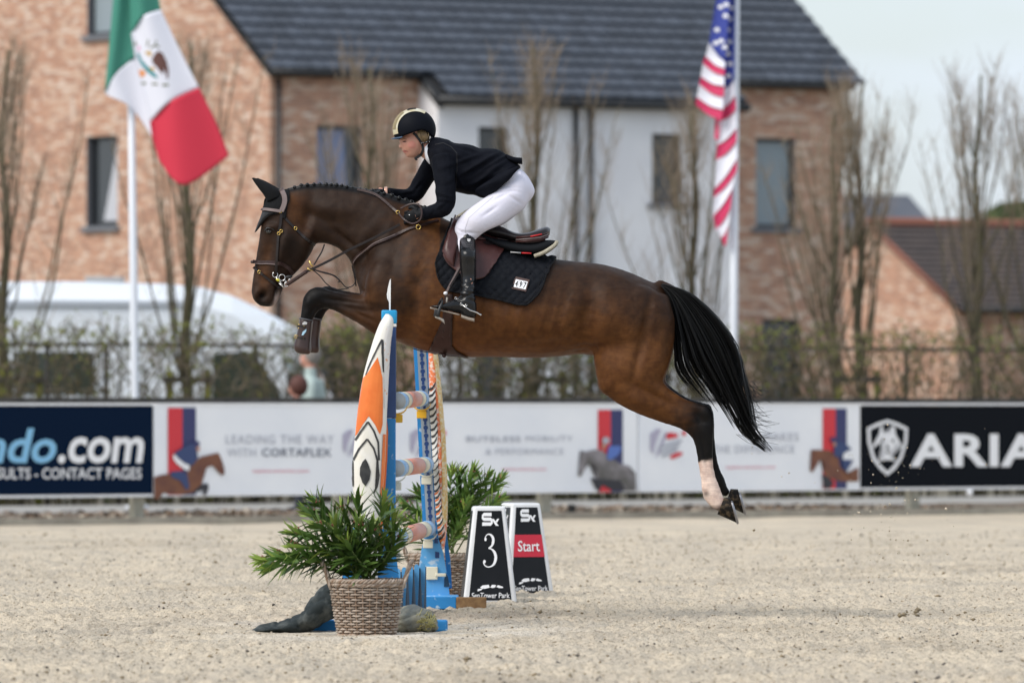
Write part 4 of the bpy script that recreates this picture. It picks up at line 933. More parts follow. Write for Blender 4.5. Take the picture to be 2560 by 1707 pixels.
# rear wing
w2 = empty('jump_wing', P(1063, 1010, F2) - Vector((0, 0, CAMH)), 'rear jump wing with keyhole strip, striped orange panel and blue foot', 'jump wing', 'standards of the jump')
def lean(y): return 1054 + (y - 880) * .053                          # the rear post leans a little to the right going down
def leanbar(dx0, dx1, y0, y1, d, t):
    a, b, c_, e_ = P(lean(y0) + dx0, y0, d), P(lean(y0) + dx1, y0, d), P(lean(y1) + dx1, y1, d), P(lean(y1) + dx0, y1, d); Yt = Vector((0, t, 0))
    return [a, b, c_, e_, a + Yt, b + Yt, c_ + Yt, e_ + Yt], [(0, 1, 2, 3)[::-1], (4, 5, 6, 7), (0, 4, 5, 1), (1, 5, 6, 2), (2, 6, 7, 3), (3, 7, 4, 0)]
MB().add(*leanbar(-20, 20, 800, 1508, F2, .08)).build('post', JB, w2); MB().add(*leanbar(-11, 11, 810, 1466, F2 - .004, .004)).build('steel_strip', STEEL, w2)
kp = [(6.0 * math.sin(2 * math.pi * k / 12), -4.5 - 6.0 * math.cos(2 * math.pi * k / 12)) for k in range(12)]
kh = [(x, y) for x, y in kp if y < -1.2]; kh = [p for p in kp if not (abs(p[0]) < 2.4 and p[1] > -2)]
kh = sorted(kh, key=lambda p: math.atan2(p[0], -(p[1] + 4.5))); key_poly = [(-3.4, 9)] + kh[:] + [(3.4, 9)]
kw = F2 / F; KV = [(x * kw, 0, -y * kw) for x, y in key_poly]; KM = bpy.data.meshes.new('keyhole'); KM.from_pydata(KV, [], [tuple(range(len(KV)))]); KM.materials.append(JN); KM.update()
y = 832.0
while y < 1452:
    o = bpy.data.objects.new('keyhole', KM); COL.objects.link(o); o.parent = w2; o.location = P(lean(y), y, F2 - .0065) - ORG[w2.name]; y += 20.1
rows2 = [(820, 1072, 1080), (850, 1070, 1087), (900, 1070, 1096), (1000, 1072, 1106), (1100, 1078, 1114), (1200, 1084, 1118), (1280, 1090, 1119), (1340, 1096, 1115), (1372, 1100, 1110)]
A = cat(rows2, 4); rings = []
for y, a, b in A:
    ring = []
    for k in range(22):
        t = 2 * math.pi * k / 22; q = P((a + b) / 2 + (b - a) / 2 * math.cos(t), y, F2); ring.append((q.x, F2 + .02 - .05 * math.sin(t), q.z))
    rings.append(ring)
V, Fc = ring_loft(rings); mk('carved_panel', V, Fc, ORW, w2); pb2 = bvh_of(V, Fc)
x2 = lambda y, k: float(np.interp(y, [r_[0] for r_ in rows2], [r_[k] for r_ in rows2]))
decal('yellow_edge', [(x2(y, 2) - .6, y) for y in range(860, 1340, 40)] + [(x2(y, 2) - 11, y) for y in range(1320, 850, -40)], pb2, YE, w2, off=.003, maxlen=8)
decal('white_field', [(x2(y, 1) + 1, y) for y in range(985, 1350, 30)] + [(x2(y, 1) + 14 + (3 if y < 1100 else 0), y) for y in range(1330, 960, -30)], pb2, JW, w2, off=.003, maxlen=8)
for y in range(965, 1352, 17):
    a = x2(y, 1); bow = 15 + (3 if y < 1100 else 0); fat = 8 if y < 1110 or y > 1200 else 4
    decal('black_feather', [(a + 1, y + 6), (a + bow * .55, y + 2), (a + bow, y - 12), (a + bow * .95, y - 4 + fat * .2), (a + bow * .6, y + fat), (a + 1, y + 6 + fat * .8)], pb2, JK, w2, off=.005, maxlen=7)
    if y > 1210: decal('orange_feather', [(a + 2, y + 13), (a + bow * .6, y + 9), (a + bow, y + 1), (a + bow * .6, y + 14), (a + 2, y + 17)], pb2, OR, w2, off=.005, maxlen=7)
MB().add(*slab_px([(1064, 1336), (1082, 1338), (1097, 1348), (1108, 1382), (1118, 1440), (1124, 1488), (1040, 1488), (1045, 1430), (1054, 1370)], F2 - .03, .12)).build('foot_panel', JS, w2)
mk('dark_slot', *slab_px([(1088, 1378), (1098, 1380), (1098, 1394), (1088, 1394)], F2 - .034, .003), JN, w2, smooth=False); mk('dark_slot', *slab_px([(1086, 1344), (1095, 1346), (1095, 1358), (1086, 1357)], F2 - .034, .003), JN, w2, smooth=False)
mk('arch_shade', *slab_px([(1110, 1466), (1111, 1446), (1114, 1430), (1120, 1442), (1124, 1466)], F2 - .036, .003), JD, w2, smooth=False)  # dark plate paints in the shade of an arched opening
MB().add(*slab_px([(1105, 1290), (1112, 1300), (1126, 1400), (1130, 1470), (1120, 1470), (1112, 1380)], F2 + .06, .05)).build('rear_brace', JB, w2)
MB().add(*bar_px(1064, 1488, 1146, 1506, F2 - .12, .3, .01)).build('plinth', JS, w2); MB().add(*bar_px(1063, 1491, 1140, zg(F2) - 2, F2 - .2, .07, .004)).build('foot_beam', JB, w2); MB().add(*bar_px(1140.3, 1492, 1216, zg(F2) - 2, F2 - .2, .068, .006)).build('worn_beam_end', RAW, w2)
# toothed filler under the poles
tf = empty('toothed_filler', P(1025, 1010, 49.2) - Vector((0, 0, CAMH)), 'low blue filler of tooth shaped boards beneath the poles', 'jump filler')
for k in range(6):
    x0 = 972 + k * 15.6; d = 48.4 + k * .3; top = 1424 - k * 3.6; bot = zg(d) - 14
    MB().add(*slab_px([(x0 + 1, top + 7), (x0 + 3, top + 2), (x0 + 7, top), (x0 + 11, top + 2), (x0 + 13.5, top + 7), (x0 + 13, top + 40), (x0 + 9, bot), (x0 + 6, bot), (x0 + 2, top + 40)], d, .03)).build('tooth', JS, tf)
mk('gap_shade', [P(968, 1436, 48.5), P(1066, 1416, 50.2), P(1066, zg(50.2), 50.2), P(968, zg(48.5), 48.5)], [(0, 1, 2, 3)], JD, tf, smooth=False)  # dark sheet stands in for the shade in the gaps between teeth
# cups and poles
def cup(parent, px, py, d, m, face):
    c = P(px, py, d); rings = []
    for k in range(9):
        a = math.pi * (0.08 + .84 * k / 8); rings.append([(c.x - .058 * math.cos(a), c.y + s * .022, c.z + .03 - .052 * math.sin(a) - e) for s, e in ((-1, 0), (1, 0), (1, .01), (-1, .01))])
    V, Fc = ring_loft(rings); o = mk('cup', V, Fc, m, parent, smooth=False); bx_ = bevel_box(c.x - .03, c.x + .03, c.y - .02, c.y + .02, c.z - .075, c.z - .03, .004); mk('cup_bracket', *bx_, m, o, smooth=False)
PB1 = mat('pole_blue', (0.20, 0.40, 0.66), .5, (0.30, 0.46, 0.66), 30); PC = mat('pole_cream', (0.70, 0.62, 0.40), .5, (0.62, 0.60, 0.50), 25); PP = mat('pole_pink', (0.58, 0.24, 0.18), .55, (0.66, 0.34, 0.27), 40, lo=.4, hi=.7); PE = mat('pole_end', (.42, .44, .44), .6); PL = mat('pole_line', (.22, .26, .34), .6)
for (x0, y0, x1, y1, m_, lab) in ((993, 1002, 1054, 996, CUPY, 'top pole of the jump, pink between blue and cream bands in yellow cups'), (990, 1171, 1066, 1161, CUPW, 'middle pole of the jump, pink between blue and cream bands'), (987, 1345, 1070, 1320, CUPW, 'lowest pole of the jump beside the oleander, pink with blue ends')):
    a, b = P(x0, y0, F1 + .09), P(x1, y1, F2 - .05); bands = [(0, .012, PE), (.012, .13, PB1), (.13, .145, PL), (.145, .27, PC), (.27, .285, PL), (.285, .70, PP), (.70, .715, PL), (.715, .86, PC), (.86, .875, PL), (.875, 1.0, PB1)]
    po = empty('jump_pole', a.lerp(b, .5), lab, 'jump pole', 'coloured poles of the jump')
    for s, e, mm in bands:
        V, Fc = tubes([([a.lerp(b, s), a.lerp(b, e)], .048 if mm is not PE else .047)], 20); mk('end_cap' if mm is PE else 'painted_band', V, Fc, mm, po)
    for q, tt in ((a, w1), (b, w2)): cup(tt, *PX(Vector((q.x, q.y + (.02 if tt is w1 else -.02), q.z - .045))), q.y + (.02 if tt is w1 else -.02), m_, 1)
cu_ = P(1080, 1428, F2 - .03); MB().add(*bevel_box(cu_.x - .035, cu_.x + .035, F2 - .05, F2 - .008, cu_.z - .05, cu_.z + .03, .005)).add(*bevel_box(cu_.x + .02, cu_.x + .085, F2 - .07, F2 - .052, cu_.z - .03, cu_.z - .01, .004)).build('spare_cup', CUPW, w2)

# ------------------------------------------------------------------ baskets and oleanders
WK = [mat('wicker_grey', (0.27, 0.21, 0.165), .75, (0.43, 0.36, 0.30), 30, .3, 120, island=.25), mat('wicker_brown', (0.21, 0.135, 0.09), .8, (0.32, 0.24, 0.18), 30, .3, 120, island=.25)]
def basket(px, d, label, seed):
    rs = random.Random(seed); c = P(px, 1010, d); c.z = zsand(c.x, d) - .005; Rb, Rt, H = .148, .200, .315; NS = 30
    o = empty('wicker_basket', c, label, 'basket', 'wicker planters beside the jump')
    rad = lambda h: Rb + (Rt - Rb) * (h / H) ** .85
    for k in range(NS):
        a = 2 * math.pi * k / NS; pts = [(c.x + rad(h) * math.cos(a), c.y + rad(h) * math.sin(a), c.z + h) for h in np.linspace(0, H, 6)]; mk('stake', *tubes([(pts, .0048)], 5), WK[1], o)
    n = 20
    for i in range(n):
        h = .012 + (H - .04) * i / (n - 1); ph = (i % 2) * math.pi; pts = []; M_ = NS * 4
        for k in range(M_ + 1):
            a = 2 * math.pi * k / M_; r_ = rad(h) + .0075 * math.cos(NS / 2 * a + ph) + rs.gauss(0, .0006); pts.append((c.x + r_ * math.cos(a), c.y + r_ * math.sin(a), c.z + h + rs.gauss(0, .0007)))
        pts[-1] = pts[0]; mk('weaver', *tubes([(pts, .0060)], 6, cap=False), WK[rs.random() < .3], o)
    for (h, amp, turns, hh) in ((H - .015, .008, 20, 'rim'), (H - .034, .006, 17, 'rim'), (.004, .006, 17, 'foot_rim')):
        for s in range(3):
            pts = []
            for k in range(161):
                a = 2 * math.pi * k / 160; w = a * turns + s * 2.094; r_ = rad(h) + .006 + amp * math.cos(w); pts.append((c.x + r_ * math.cos(a), c.y + r_ * math.sin(a), c.z + h + amp * math.sin(w)))
            mk(hh, *tubes([(pts, .0065)], 6, cap=False), WK[s % 2], o)
    for sg in (-1, 1):
        for s in range(3):
            pts = []
            for k in range(40):
                t = k / 39; a0 = -1.05 + 2.1 * t; bx_ = rad(H) + .010 + .034 * math.sin(math.pi * t); w = t * 14 + s * 2.094
                pts.append((c.x + sg * bx_ * math.cos(a0 * .36) + .007 * math.cos(w), c.y + bx_ * math.sin(a0 * .36) + .007 * math.sin(w) - .0, c.z + H - .05 + .145 * math.sin(math.pi * t) ** .8))
            mk('handle', *tubes([(pts, .007)], 6), WK[s % 2], o)
    mk('dark_interior', *lathe([(Rb - .016, .01), (Rt - .014, H - .05)], c, 20), mat('basket_dark_interior', (.03, .022, .016), .95), o)  # dark cone added inside to paint the shade between the weavers
    mk('soil', *lathe([(0.0, H - .055), (rad(H) - .012, H - .06)], c, 20), SOIL, o)
    return c, Rt, H
def leaf_mesh(i, Ln, Wd, curl):
    prof = [(0, .16), (.18, .75), (.42, 1.0), (.68, .78), (.88, .36), (1, .02)]; V = []; 
    for t, w in prof:
        z = -curl * t * t; V += [(-w * Wd / 2, t * Ln, z + .16 * w * Wd), (0, t * Ln, z), (w * Wd / 2, t * Ln, z + .16 * w * Wd)]
    Fc = []
    for k in range(len(prof) - 1):
        a = k * 3; Fc += [(a, a + 1, a + 4, a + 3), (a + 1, a + 2, a + 5, a + 4)]
    return V, Fc
LM = {}
LFD = mat('oleander_leaf', (0.065, 0.135, 0.027), .42, (0.115, 0.20, 0.042), 6, island=.45, spec=.35); LFY = mat('oleander_young_leaf', (0.19, 0.29, 0.045), .45, (0.26, 0.34, 0.07), 8, island=.3, spec=.35); STM = mat('oleander_stem', (0.13, 0.17, 0.05), .7); BUD = mat('oleander_bud', (0.25, 0.08, 0.06), .7)
for kind, m_ in (('leaf', LFD), ('young_leaf', LFY)):
    for v in range(4):
        V, Fc = leaf_mesh(v, .155, .030 if kind == 'leaf' else .023, (.008, .02, .035, -.01)[v]); me = bpy.data.meshes.new(kind); me.from_pydata(V, [], Fc); me.materials.append(m_); me.update(); me.polygons.foreach_set('use_smooth', np.ones(len(Fc), bool)); LM[kind, v] = (me, V, Fc)
def oleander(px, py, d, tips, label, seed, scale=1.0, buds=False):
    rs = random.Random(seed); c = P(px, py, d); o = empty('oleander', c, label, 'plant', 'oleanders in baskets'); cnt = 0; rest = MB(); bl = MB()
    for i, (tx, ty, sid) in enumerate(tips):
        yo = rs.uniform(-.13, .13) if sid is None else sid; b = P(px + rs.uniform(-28, 28), py + 8, d); b.y += rs.uniform(-.06, .06); e = P(tx, ty + 14, d); e.y += yo
        m1 = b.lerp(e, .5) + Vector((rs.gauss(0, .012), yo * .2, (.07 if abs(e.x - b.x) > .18 else .0)))
        path = [Vector(q) for q in cat([tuple(b), tuple(m1), tuple(e)], 8)]
        mk('stem', *tubes([(path, [.0055 - .0028 * k / (len(path) - 1) for k in range(len(path))])], 5), STM, o)
        Ln = sum((path[k + 1] - path[k]).length for k in range(len(path) - 1)); nodes = max(5, int(Ln / .040))
        for q in range(nodes + 4):
            f = .22 + .78 * q / (nodes + 3); x = f * (len(path) - 1.001); p = path[int(x)].lerp(path[int(x) + 1], x % 1); tg = (path[min(len(path) - 1, int(x) + 1)] - path[int(x)]).normalized()
            side = tg.cross(Vector((0.3, 1, .2))).normalized(); tipness = max(0, (f - .72) / .28); num = 3 if f < .9 else 4
            for k in range(num):
                a = 2 * math.pi * k / num + q * 1.05 + rs.gauss(0, .25); out = Matrix.Rotation(a, 3, tg) @ side; ang = R(50 - 32 * tipness + rs.gauss(0, 11)); dr = (tg * math.cos(ang) + out * math.sin(ang) + Vector((0, 0, -.05 * (1 - tipness)))).normalized()
                yy = dr; zz_ = (tg - dr * tg.dot(dr)).normalized(); xx = yy.cross(zz_); s_ = scale * rs.uniform(.72, 1.1) * (1 - .42 * max(0, f - .85) / .15) * (.8 if f < .35 else 1)
                kind = 'young_leaf' if rs.random() < max(.10, tipness * .8) else 'leaf'; me, LV, LF = LM[kind, rs.randrange(4)]
                M = Matrix.Translation(p) @ Matrix((xx, yy, zz_)).transposed().to_4x4() @ Matrix.Scale(s_, 4)
                if cnt < 300:
                    lo_ = bpy.data.objects.new('leaf', me); COL.objects.link(lo_); lo_.parent = o; lo_.matrix_local = Matrix.Translation(-c) @ M; cnt += 1
                else: rest.add([M @ Vector(v) for v in LV], LF, 0 if kind == 'leaf' else 1)
        if buds:
            for _ in range(7): bl.add(*lump(rs, path[-1] + Vector((rs.gauss(0, .014), rs.gauss(0, .014), rs.uniform(.0, .03))), .005, 1.8))
    if rest.V: tag(rest.build('more_leaves', [LFD, LFY], o, smooth=True), kind='stuff')
    if bl.V: tag(bl.build('flower_buds', BUD, o, smooth=True), kind='stuff')
basket(917, 45.25, 'wicker basket at the foot of the front wing', 41)
oleander(915, 1452, 45.25, [(660, 1385, -.05), (690, 1372, .1), (672, 1405, .02), (735, 1318, .0), (742, 1350, -.1), (775, 1270, .05), (790, 1243, .08), (800, 1300, -.12), (838, 1300, -.14), (856, 1262, .1), (893, 1240, .05), (900, 1300, -.16), (930, 1310, -.1), (958, 1240, -.1), (968, 1262, .1), (985, 1285, .02), (996, 1330, .0), (870, 1345, -.18)],
         'bushy oleander in the nearer basket, one branch leaning far left', 51, 1.0, True)
basket(1096, 53.2, 'wicker basket behind the rear wing, half hidden', 42)
oleander(1110, 1382, 53.2, [(1018, 1250, .0), (1012, 1285, .1), (1050, 1222, .05), (1045, 1300, -.1), (1130, 1166, .0), (1150, 1170, .1), (1183, 1164, -.05), (1190, 1185, .12), (1215, 1180, .0), (1250, 1184, .05), (1245, 1235, -.05), (1165, 1250, -.12), (1130, 1250, .1), (1100, 1240, .0)],
         'taller oleander with pink buds in the basket behind the rear wing', 52, .95, True)

# ------------------------------------------------------------------ sandbags
BAG = mat('bag_grey', (0.022, 0.029, 0.031), .8, (0.115, 0.125, 0.12), 11, .6, 60, lo=.48, hi=.74, spec=.2); BAG2 = mat('bag_pale', (0.10, 0.115, 0.115), .8, (0.28, 0.27, 0.21), 9, .5, 60, lo=.35, hi=.65); NET = mat('bag_net', (0.40, 0.36, 0.13), .8, (0.5, 0.45, 0.22), 30)
def bag(shapes, voxel, amp, name, label, m, seed):
    V, Fc, Nv = remesh(shapes, voxel, 6); n = vnoise(V[:, 0] * 22 + V[:, 2] * 13, V[:, 1] * 22 + V[:, 2] * 17, seed) - .5; n2 = np.abs(vnoise(V[:, 0] * 9 + V[:, 2] * 6, V[:, 1] * 9, seed + 3) - .5)
    cr = vnoise(V[:, 0] * 13 + V[:, 2] * 4, V[:, 1] * 5 + V[:, 2] * 15, seed + 7) - .5; c2_ = vnoise(V[:, 0] * 7 - V[:, 2] * 16, V[:, 1] * 6, seed + 9) - .5
    V = V + Nv * (n * amp - n2 * amp * 1.4 - .008 * np.exp(-(cr / .07) ** 2) - .006 * np.exp(-(c2_ / .09) ** 2))[:, None]; o = mk(name, V, Fc, m); tag(o, label, 'sandbag', 'sandbags on the jump feet'); return o, V, Fc
bag([pair_loft([(606, 1580, 606, 1583, .03), (625, 1572, 628, 1585, .09), (660, 1560, 665, 1586, .13), (710, 1549, 715, 1588, .14), (750, 1530, 765, 1582, .14), (778, 1490, 800, 1564, .13), (812, 1458, 836, 1548, .12), (846, 1448, 862, 1536, .10), (880, 1456, 884, 1530, .05)], F1 - .28)], .009, .012, 'draped_sandbag', 'dark grey sandbag draped over the front foot, its flap trailing left', BAG, 3)
o, V, Fc = bag([pair_loft([(978, 1545, 980, 1570, .05), (995, 1517, 992, 1584, .11), (1020, 1508, 1020, 1587, .13), (1050, 1511, 1052, 1586, .13), (1076, 1526, 1080, 1582, .10), (1096, 1552, 1098, 1574, .05)], F1 - .30)], .009, .014, 'knotted_sandbag', 'pale dusty sandbag with yellow netting right of the basket', BAG2, 8)
bb = bvh_of(V, Fc); net = MB(); rs = random.Random(9)
for _ in range(46):
    x, y = rs.uniform(1040, 1092), rs.uniform(1535, 1580); pts = []
    for k in range(6):
        h, n_ = hit_px(bb, x + k * rs.uniform(2, 6), y - k * rs.uniform(-1, 6))
        if h is not None: pts.append(h + n_ * .004)
    if len(pts) > 2: net.add(*tubes([(pts, .0022)], 4))
tag(net.build('netting', NET, o, smooth=True), kind='stuff')

# ------------------------------------------------------------------ number markers
MKW = mat('marker_white', (0.74, 0.75, 0.77), .35, (0.66, 0.67, 0.68), 6); MKB = mat('marker_panel', (0.008, 0.009, 0.011), .3, (0.012, 0.013, 0.016), 5, spec=.2); MKR = mat('marker_red', (0.55, 0.015, 0.04), .35)
def marker(px, d, deg, label):
    c = P(px, 1010, d); c.z = zsand(c.x, d); H, b, t = .60, .168, .098; Rz = Matrix.Rotation(R(deg), 4, 'Z'); o = empty('course_marker', c, label, 'marker', 'black and white course markers')
    bm = bmesh.new(); vs = [bm.verts.new((sx * r_, sy * r_, z)) for z, r_ in ((0, b), (H, t)) for sx, sy in ((-1, -1), (1, -1), (1, 1), (-1, 1))]
    for f in BOXF: bm.faces.new([vs[i] for i in f])
    bmesh.ops.bevel(bm, geom=bm.edges[:], offset=.016, segments=3, affect='EDGES', profile=.6); bm.verts.index_update()
    V = [c + Rz @ v.co for v in bm.verts]; Fc = [[v.index for v in f.verts] for f in bm.faces]; bm.free(); mk('shell', V, Fc, MKW, o)
    def face(k, u, v, off):     # face k, u in -1..1, v in 0..1
        r_ = b + (t - b) * v; q = Vector((u * r_, -r_ - off, v * H)); return c + Rz @ (Matrix.Rotation(R(90 * k), 4, 'Z') @ q)
    for k in range(4): mk('dark_panel', [face(k, -.80, .03, .002), face(k, .80, .03, .002), face(k, .74, .955, .002), face(k, -.74, .955, .002)], [(0, 1, 2, 3)], MKB, o, smooth=False)
    return o, face
def put(face, k, off):
    return lambda u, v: face(k, u, v, off)
def marker_print(o, face, k):
    f = put(face, k, .005)
    def shp(name, pts, m_=P_WHT, off=.005):
        V, Fc = fill_poly(pts); g_ = put(face, k, off); return mk(name, [g_(u, v) for u, v in V], Fc, m_, o, smooth=False)
    def stroke(name, pts, w, m_=P_WHT): return shp(name, line_poly(pts, w), m_)
    # S with crossing x
    sp_ = [(.12, .917), (-.34, .917), (-.40, .905), (-.40, .878), (-.34, .868), (.06, .868), (.12, .857), (.12, .83), (.06, .818), (-.42, .818)]; q_ = 3.4; l_ = line_poly([(a, b * q_) for a, b in sp_], .12); n_ = len(sp_)
    mk('logo_letter', [f(x, y / q_) for x, y in l_], [(i, i + 1, 2 * n_ - 2 - i, 2 * n_ - 1 - i) for i in range(n_ - 1)], P_WHT, o, smooth=False)
    0 and shp('logo_letter', [(-.36, .935), (.12, .935), (.16, .915), (.12, .895), (-.30, .895), (-.33, .885), (-.30, .872), (.04, .872), (.14, .855), (.14, .82), (.04, .80), (-.40, .80), (-.40, .835), (0, .835), (.02, .843), (0, .85), (-.36, .85), (-.46, .868), (-.46, .912)])
    shp('logo_cross', [(.10, .872), (.24, .872), (.50, .80), (.34, .80)]); shp('logo_cross', [(.34, .845), (.44, .872), (.56, .872), (.42, .832)])
    for pts in ([(-.50, .125), (-.35, .135), (-.28, .155), (-.48, .148)], [(-.40, .165), (-.30, .185), (-.05, .192), (-.02, .162), (-.22, .15), (-.34, .155)], [(0, .165), (.08, .192), (.24, .188), (.20, .165), (.10, .158)], [(.24, .17), (.32, .188), (.50, .172), (.52, .158), (.36, .158)]): shp('logo_mark', pts)
    V, Fc = text_poly('SenTower Park', .005, .1); lo, hi = V.min(0), V.max(0)
    mk('lettering', [f(-.72 + 1.46 * (x - lo[0]) / (hi[0] - lo[0]), .055 + .055 * (y - lo[1]) / (hi[1] - lo[1])) for x, y, _ in V], Fc, P_WHT, o, smooth=False)
    return shp
m3, f3 = marker(1221, 52.1, 4, 'course marker with a white number 3 beside the jump')
sh3 = marker_print(m3, f3, 0)
three = [(-.24, .665, .05), (-.21, .69, .04), (-.10, .712, .035), (.06, .705, .07), (.17, .67, .12), (.16, .625, .12), (.08, .59, .07), (-.06, .568, .035), (.08, .56, .05), (.22, .525, .11), (.27, .475, .13), (.21, .42, .10), (.08, .385, .05), (-.10, .375, .035), (-.24, .395, .04), (-.29, .425, .05)]
A = cat(three, 4); sc_ = 3.2; lp_ = line_poly([(a, b * sc_) for a, b, _ in A], [w for _, _, w in A]); nA = len(A); g3 = put(f3, 0, .005)
mk('numeral', [g3(x, y / sc_) for x, y in lp_], [(i, i + 1, 2 * nA - 2 - i, 2 * nA - 1 - i) for i in range(nA - 1)], P_WHT, m3, smooth=False)
for u, v in ((-.22, .66), (-.25, .43)): sh3('numeral_ball', [(u + .06 * math.cos(2 * math.pi * q / 12), v + .06 / sc_ * math.sin(2 * math.pi * q / 12)) for q in range(12)], off=.006)
ms, fs_ = marker(1302, 54.4, 22, 'course marker with a red Start field behind the number three')
shs = marker_print(ms, fs_, 0); marker_print(ms, fs_, 3)
shs('red_field', [(-.79, .42), (.79, .42), (.775, .66), (-.775, .66)], MKR, .004)
V, Fc = text_poly('Start', .008); lo, hi = V.min(0), V.max(0); g_ = put(fs_, 0, .007)
mk('lettering', [g_(-.58 + 1.16 * (x - lo[0]) / (hi[0] - lo[0]), .48 + .115 * (y - lo[1]) / (hi[1] - lo[1])) for x, y, _ in V], Fc, P_WHT, ms, smooth=False)
# ------------------------------------------------------------------ the horse
HD = 48.45                                                           # distance of the horse's middle plane
def HP(px, py, dy=0.0):
    v = P(px, py, HD); v.y += dy; return v
horse = empty('horse', HP(1290, 760), 'dark bay horse in mid jump over the poles, one white hind sock', 'horse')
trunk = [(897, 668, 900, 745, .05), (908, 630, 915, 790, .13), (938, 585, 945, 832, .20), (985, 552, 990, 852, .25), (1045, 538, 1040, 872, .275), (1110, 547, 1107, 886, .285), (1180, 580, 1171, 893, .305), (1260, 618, 1250, 893, .32), (1340, 640, 1335, 895, .325), (1400, 649, 1400, 891, .315), (1450, 654, 1448, 886, .30), (1510, 661, 1490, 890, .29), (1565, 677, 1545, 900, .28), (1612, 697, 1600, 905, .25), (1648, 716, 1645, 890, .19), (1672, 750, 1670, 870, .12), (1684, 790, 1684, 840, .05)]
neck = [(705, 478, 770, 590, .06), (727, 472, 792, 609, .068), (762, 465, 814, 610, .07), (800, 463, 838, 618, .074), (850, 466, 860, 634, .082), (905, 475, 876, 655, .10), (965, 487, 888, 695, .13), (1030, 509, 910, 750, .165), (1090, 533, 955, 800, .19), (1130, 560, 1010, 820, .19)]
head = [(694, 474, 740, 500, .055), (668, 498, 772, 552, .082), (657, 530, 786, 592, .092), (653, 560, 787, 612, .098), (648, 592, 776, 638, .090), (642, 628, 756, 666, .072), (636, 662, 735, 688, .060), (631, 698, 714, 708, .054), (628, 728, 706, 728, .054), (632, 748, 698, 748, .05), (645, 762, 684, 766, .036), (655, 766, 674, 768, .015)]
def fore(dx, dy, yo):
    return [(1000 + dx, 715 + dy, 1000 + dx, 850 + dy, .085, yo * .8), (945 + dx, 735 + dy, 950 + dx, 845 + dy, .085, yo * .9), (905 + dx, 737 + dy, 905 + dx, 815 + dy, .072, yo), (862 + dx, 732 + dy, 866 + dx, 793 + dy, .058, yo), (826 + dx, 725 + dy, 832 + dx, 776 + dy, .050, yo), (800 + dx, 716 + dy, 812 + dx, 773 + dy, .049, yo), (776 + dx, 722 + dy, 798 + dx, 777 + dy, .048, yo), (760 + dx, 741 + dy, 792 + dx, 786 + dy, .046, yo), (755 + dx, 767 + dy, 787 + dx, 796 + dy, .04, yo), (751 + dx, 795 + dy, 781 + dx, 806 + dy, .035, yo), (746 + dx, 822 + dy, 775 + dx, 830 + dy, .033, yo), (740 + dx, 850 + dy, 770 + dx, 856 + dy, .036, yo), (740 + dx, 868 + dy, 768 + dx, 872 + dy, .032, yo), (748 + dx, 878 + dy, 764 + dx, 878 + dy, .015, yo)]
def hind(dx, dy, yo, low):
    return [(1470 + dx, 735 + dy, 1670 + dx, 735 + dy, .08, yo * .8), (1478 + dx, 790 + dy, 1684 + dx, 790 + dy, .115, yo * .85), (1480 + dx, 850 + dy, 1687 + dx, 840 + dy, .12, yo * .9), (1484 + dx, 910 + dy, 1675 + dx, 902 + dy, .11, yo), (1497 + dx, 965 + dy, 1661 + dx, 943 + dy, .098, yo), (1530 + dx, 1001 + dy, 1659 + dx, 955 + dy, .085, yo), (1580 + dx, 1029 + dy, 1680 + dx, 975 + dy, .068, yo), (1640 + dx, 1053 + dy, 1716 + dx, 998 + dy, .052, yo), (1690 + dx, 1069 + dy, 1756 + dx, 1010 + dy, .046, yo), (1722 + dx, 1088 + dy, 1775 + dx, 1017 + dy, .045, yo)] + [tuple(q) + (yo,) for q in low]
near_low = [(1734, 1110, 1783, 1046, .044), (1740, 1138, 1783, 1095, .037), (1744, 1165, 1782, 1145, .033), (1749, 1195, 1787, 1185, .032), (1752, 1222, 1796, 1208, .036), (1756, 1243, 1802, 1224, .036), (1770, 1262, 1807, 1240, .032), (1786, 1274, 1814, 1250, .034), (1796, 1278, 1818, 1256, .03)]
far_low = [(1745, 1100, 1788, 1046, .044), (1757, 1130, 1789, 1095, .035), (1770, 1158, 1795, 1146, .030), (1783, 1182, 1804, 1178, .029), (1787, 1203, 1815, 1198, .034), (1790, 1220, 1817, 1208, .033), (1803, 1236, 1822, 1220, .03), (1814, 1245, 1830, 1228, .03)]
shapes = [pair_loft(trunk, HD, seg=28, egg=.14), pair_loft(neck, HD, seg=24), pair_loft(head, HD, seg=24, pw=.9),
          pair_loft(fore(0, 0, -.12), HD), pair_loft(fore(21, -3, .12), HD), pair_loft(hind(0, 0, -.135, near_low), HD), pair_loft(hind(6, -4, .135, far_low), HD),
          limb([HP(1640, 712), HP(1690, 735), HP(1712, 790), HP(1718, 850)], [.04, .035, .025, .015])]
for sg in (-1, 1):                                                    # muscles and bony points
    shapes += [blob_mesh(HP(985, 730, sg * .17), (.17, .10, .22)), blob_mesh(HP(1575, 800, sg * .13), (.26, .125, .21)), blob_mesh(HP(745, 590, sg * .058), (.085, .035, .075)), blob_mesh(HP(675, 570, sg * .075), (.035, .026, .03)),
               blob_mesh(HP(648, 738, sg * .035), (.035, .03, .035)), blob_mesh(HP(1535, 955, sg * .135), (.10, .085, .09))]
V, Fc, Nv = remesh(shapes, .0105, 16, .6)
pxs = HX + V[:, 0] / V[:, 1] * F; pys = HY - (V[:, 2] - CAMH) / V[:, 1] * F
side = np.clip(np.abs(Nv[:, 1]) * 1.25, 0, 1); yv = V[:, 1] - HD
def gauss(cx, cy, rx, ry, ang=0.0):
    a = R(ang); dx, dy = pxs - cx, pys - cy; u = (dx * math.cos(a) + dy * math.sin(a)) / rx; w = (-dx * math.sin(a) + dy * math.cos(a)) / ry; return np.exp(-(u * u + w * w))
disp = np.zeros(len(V))
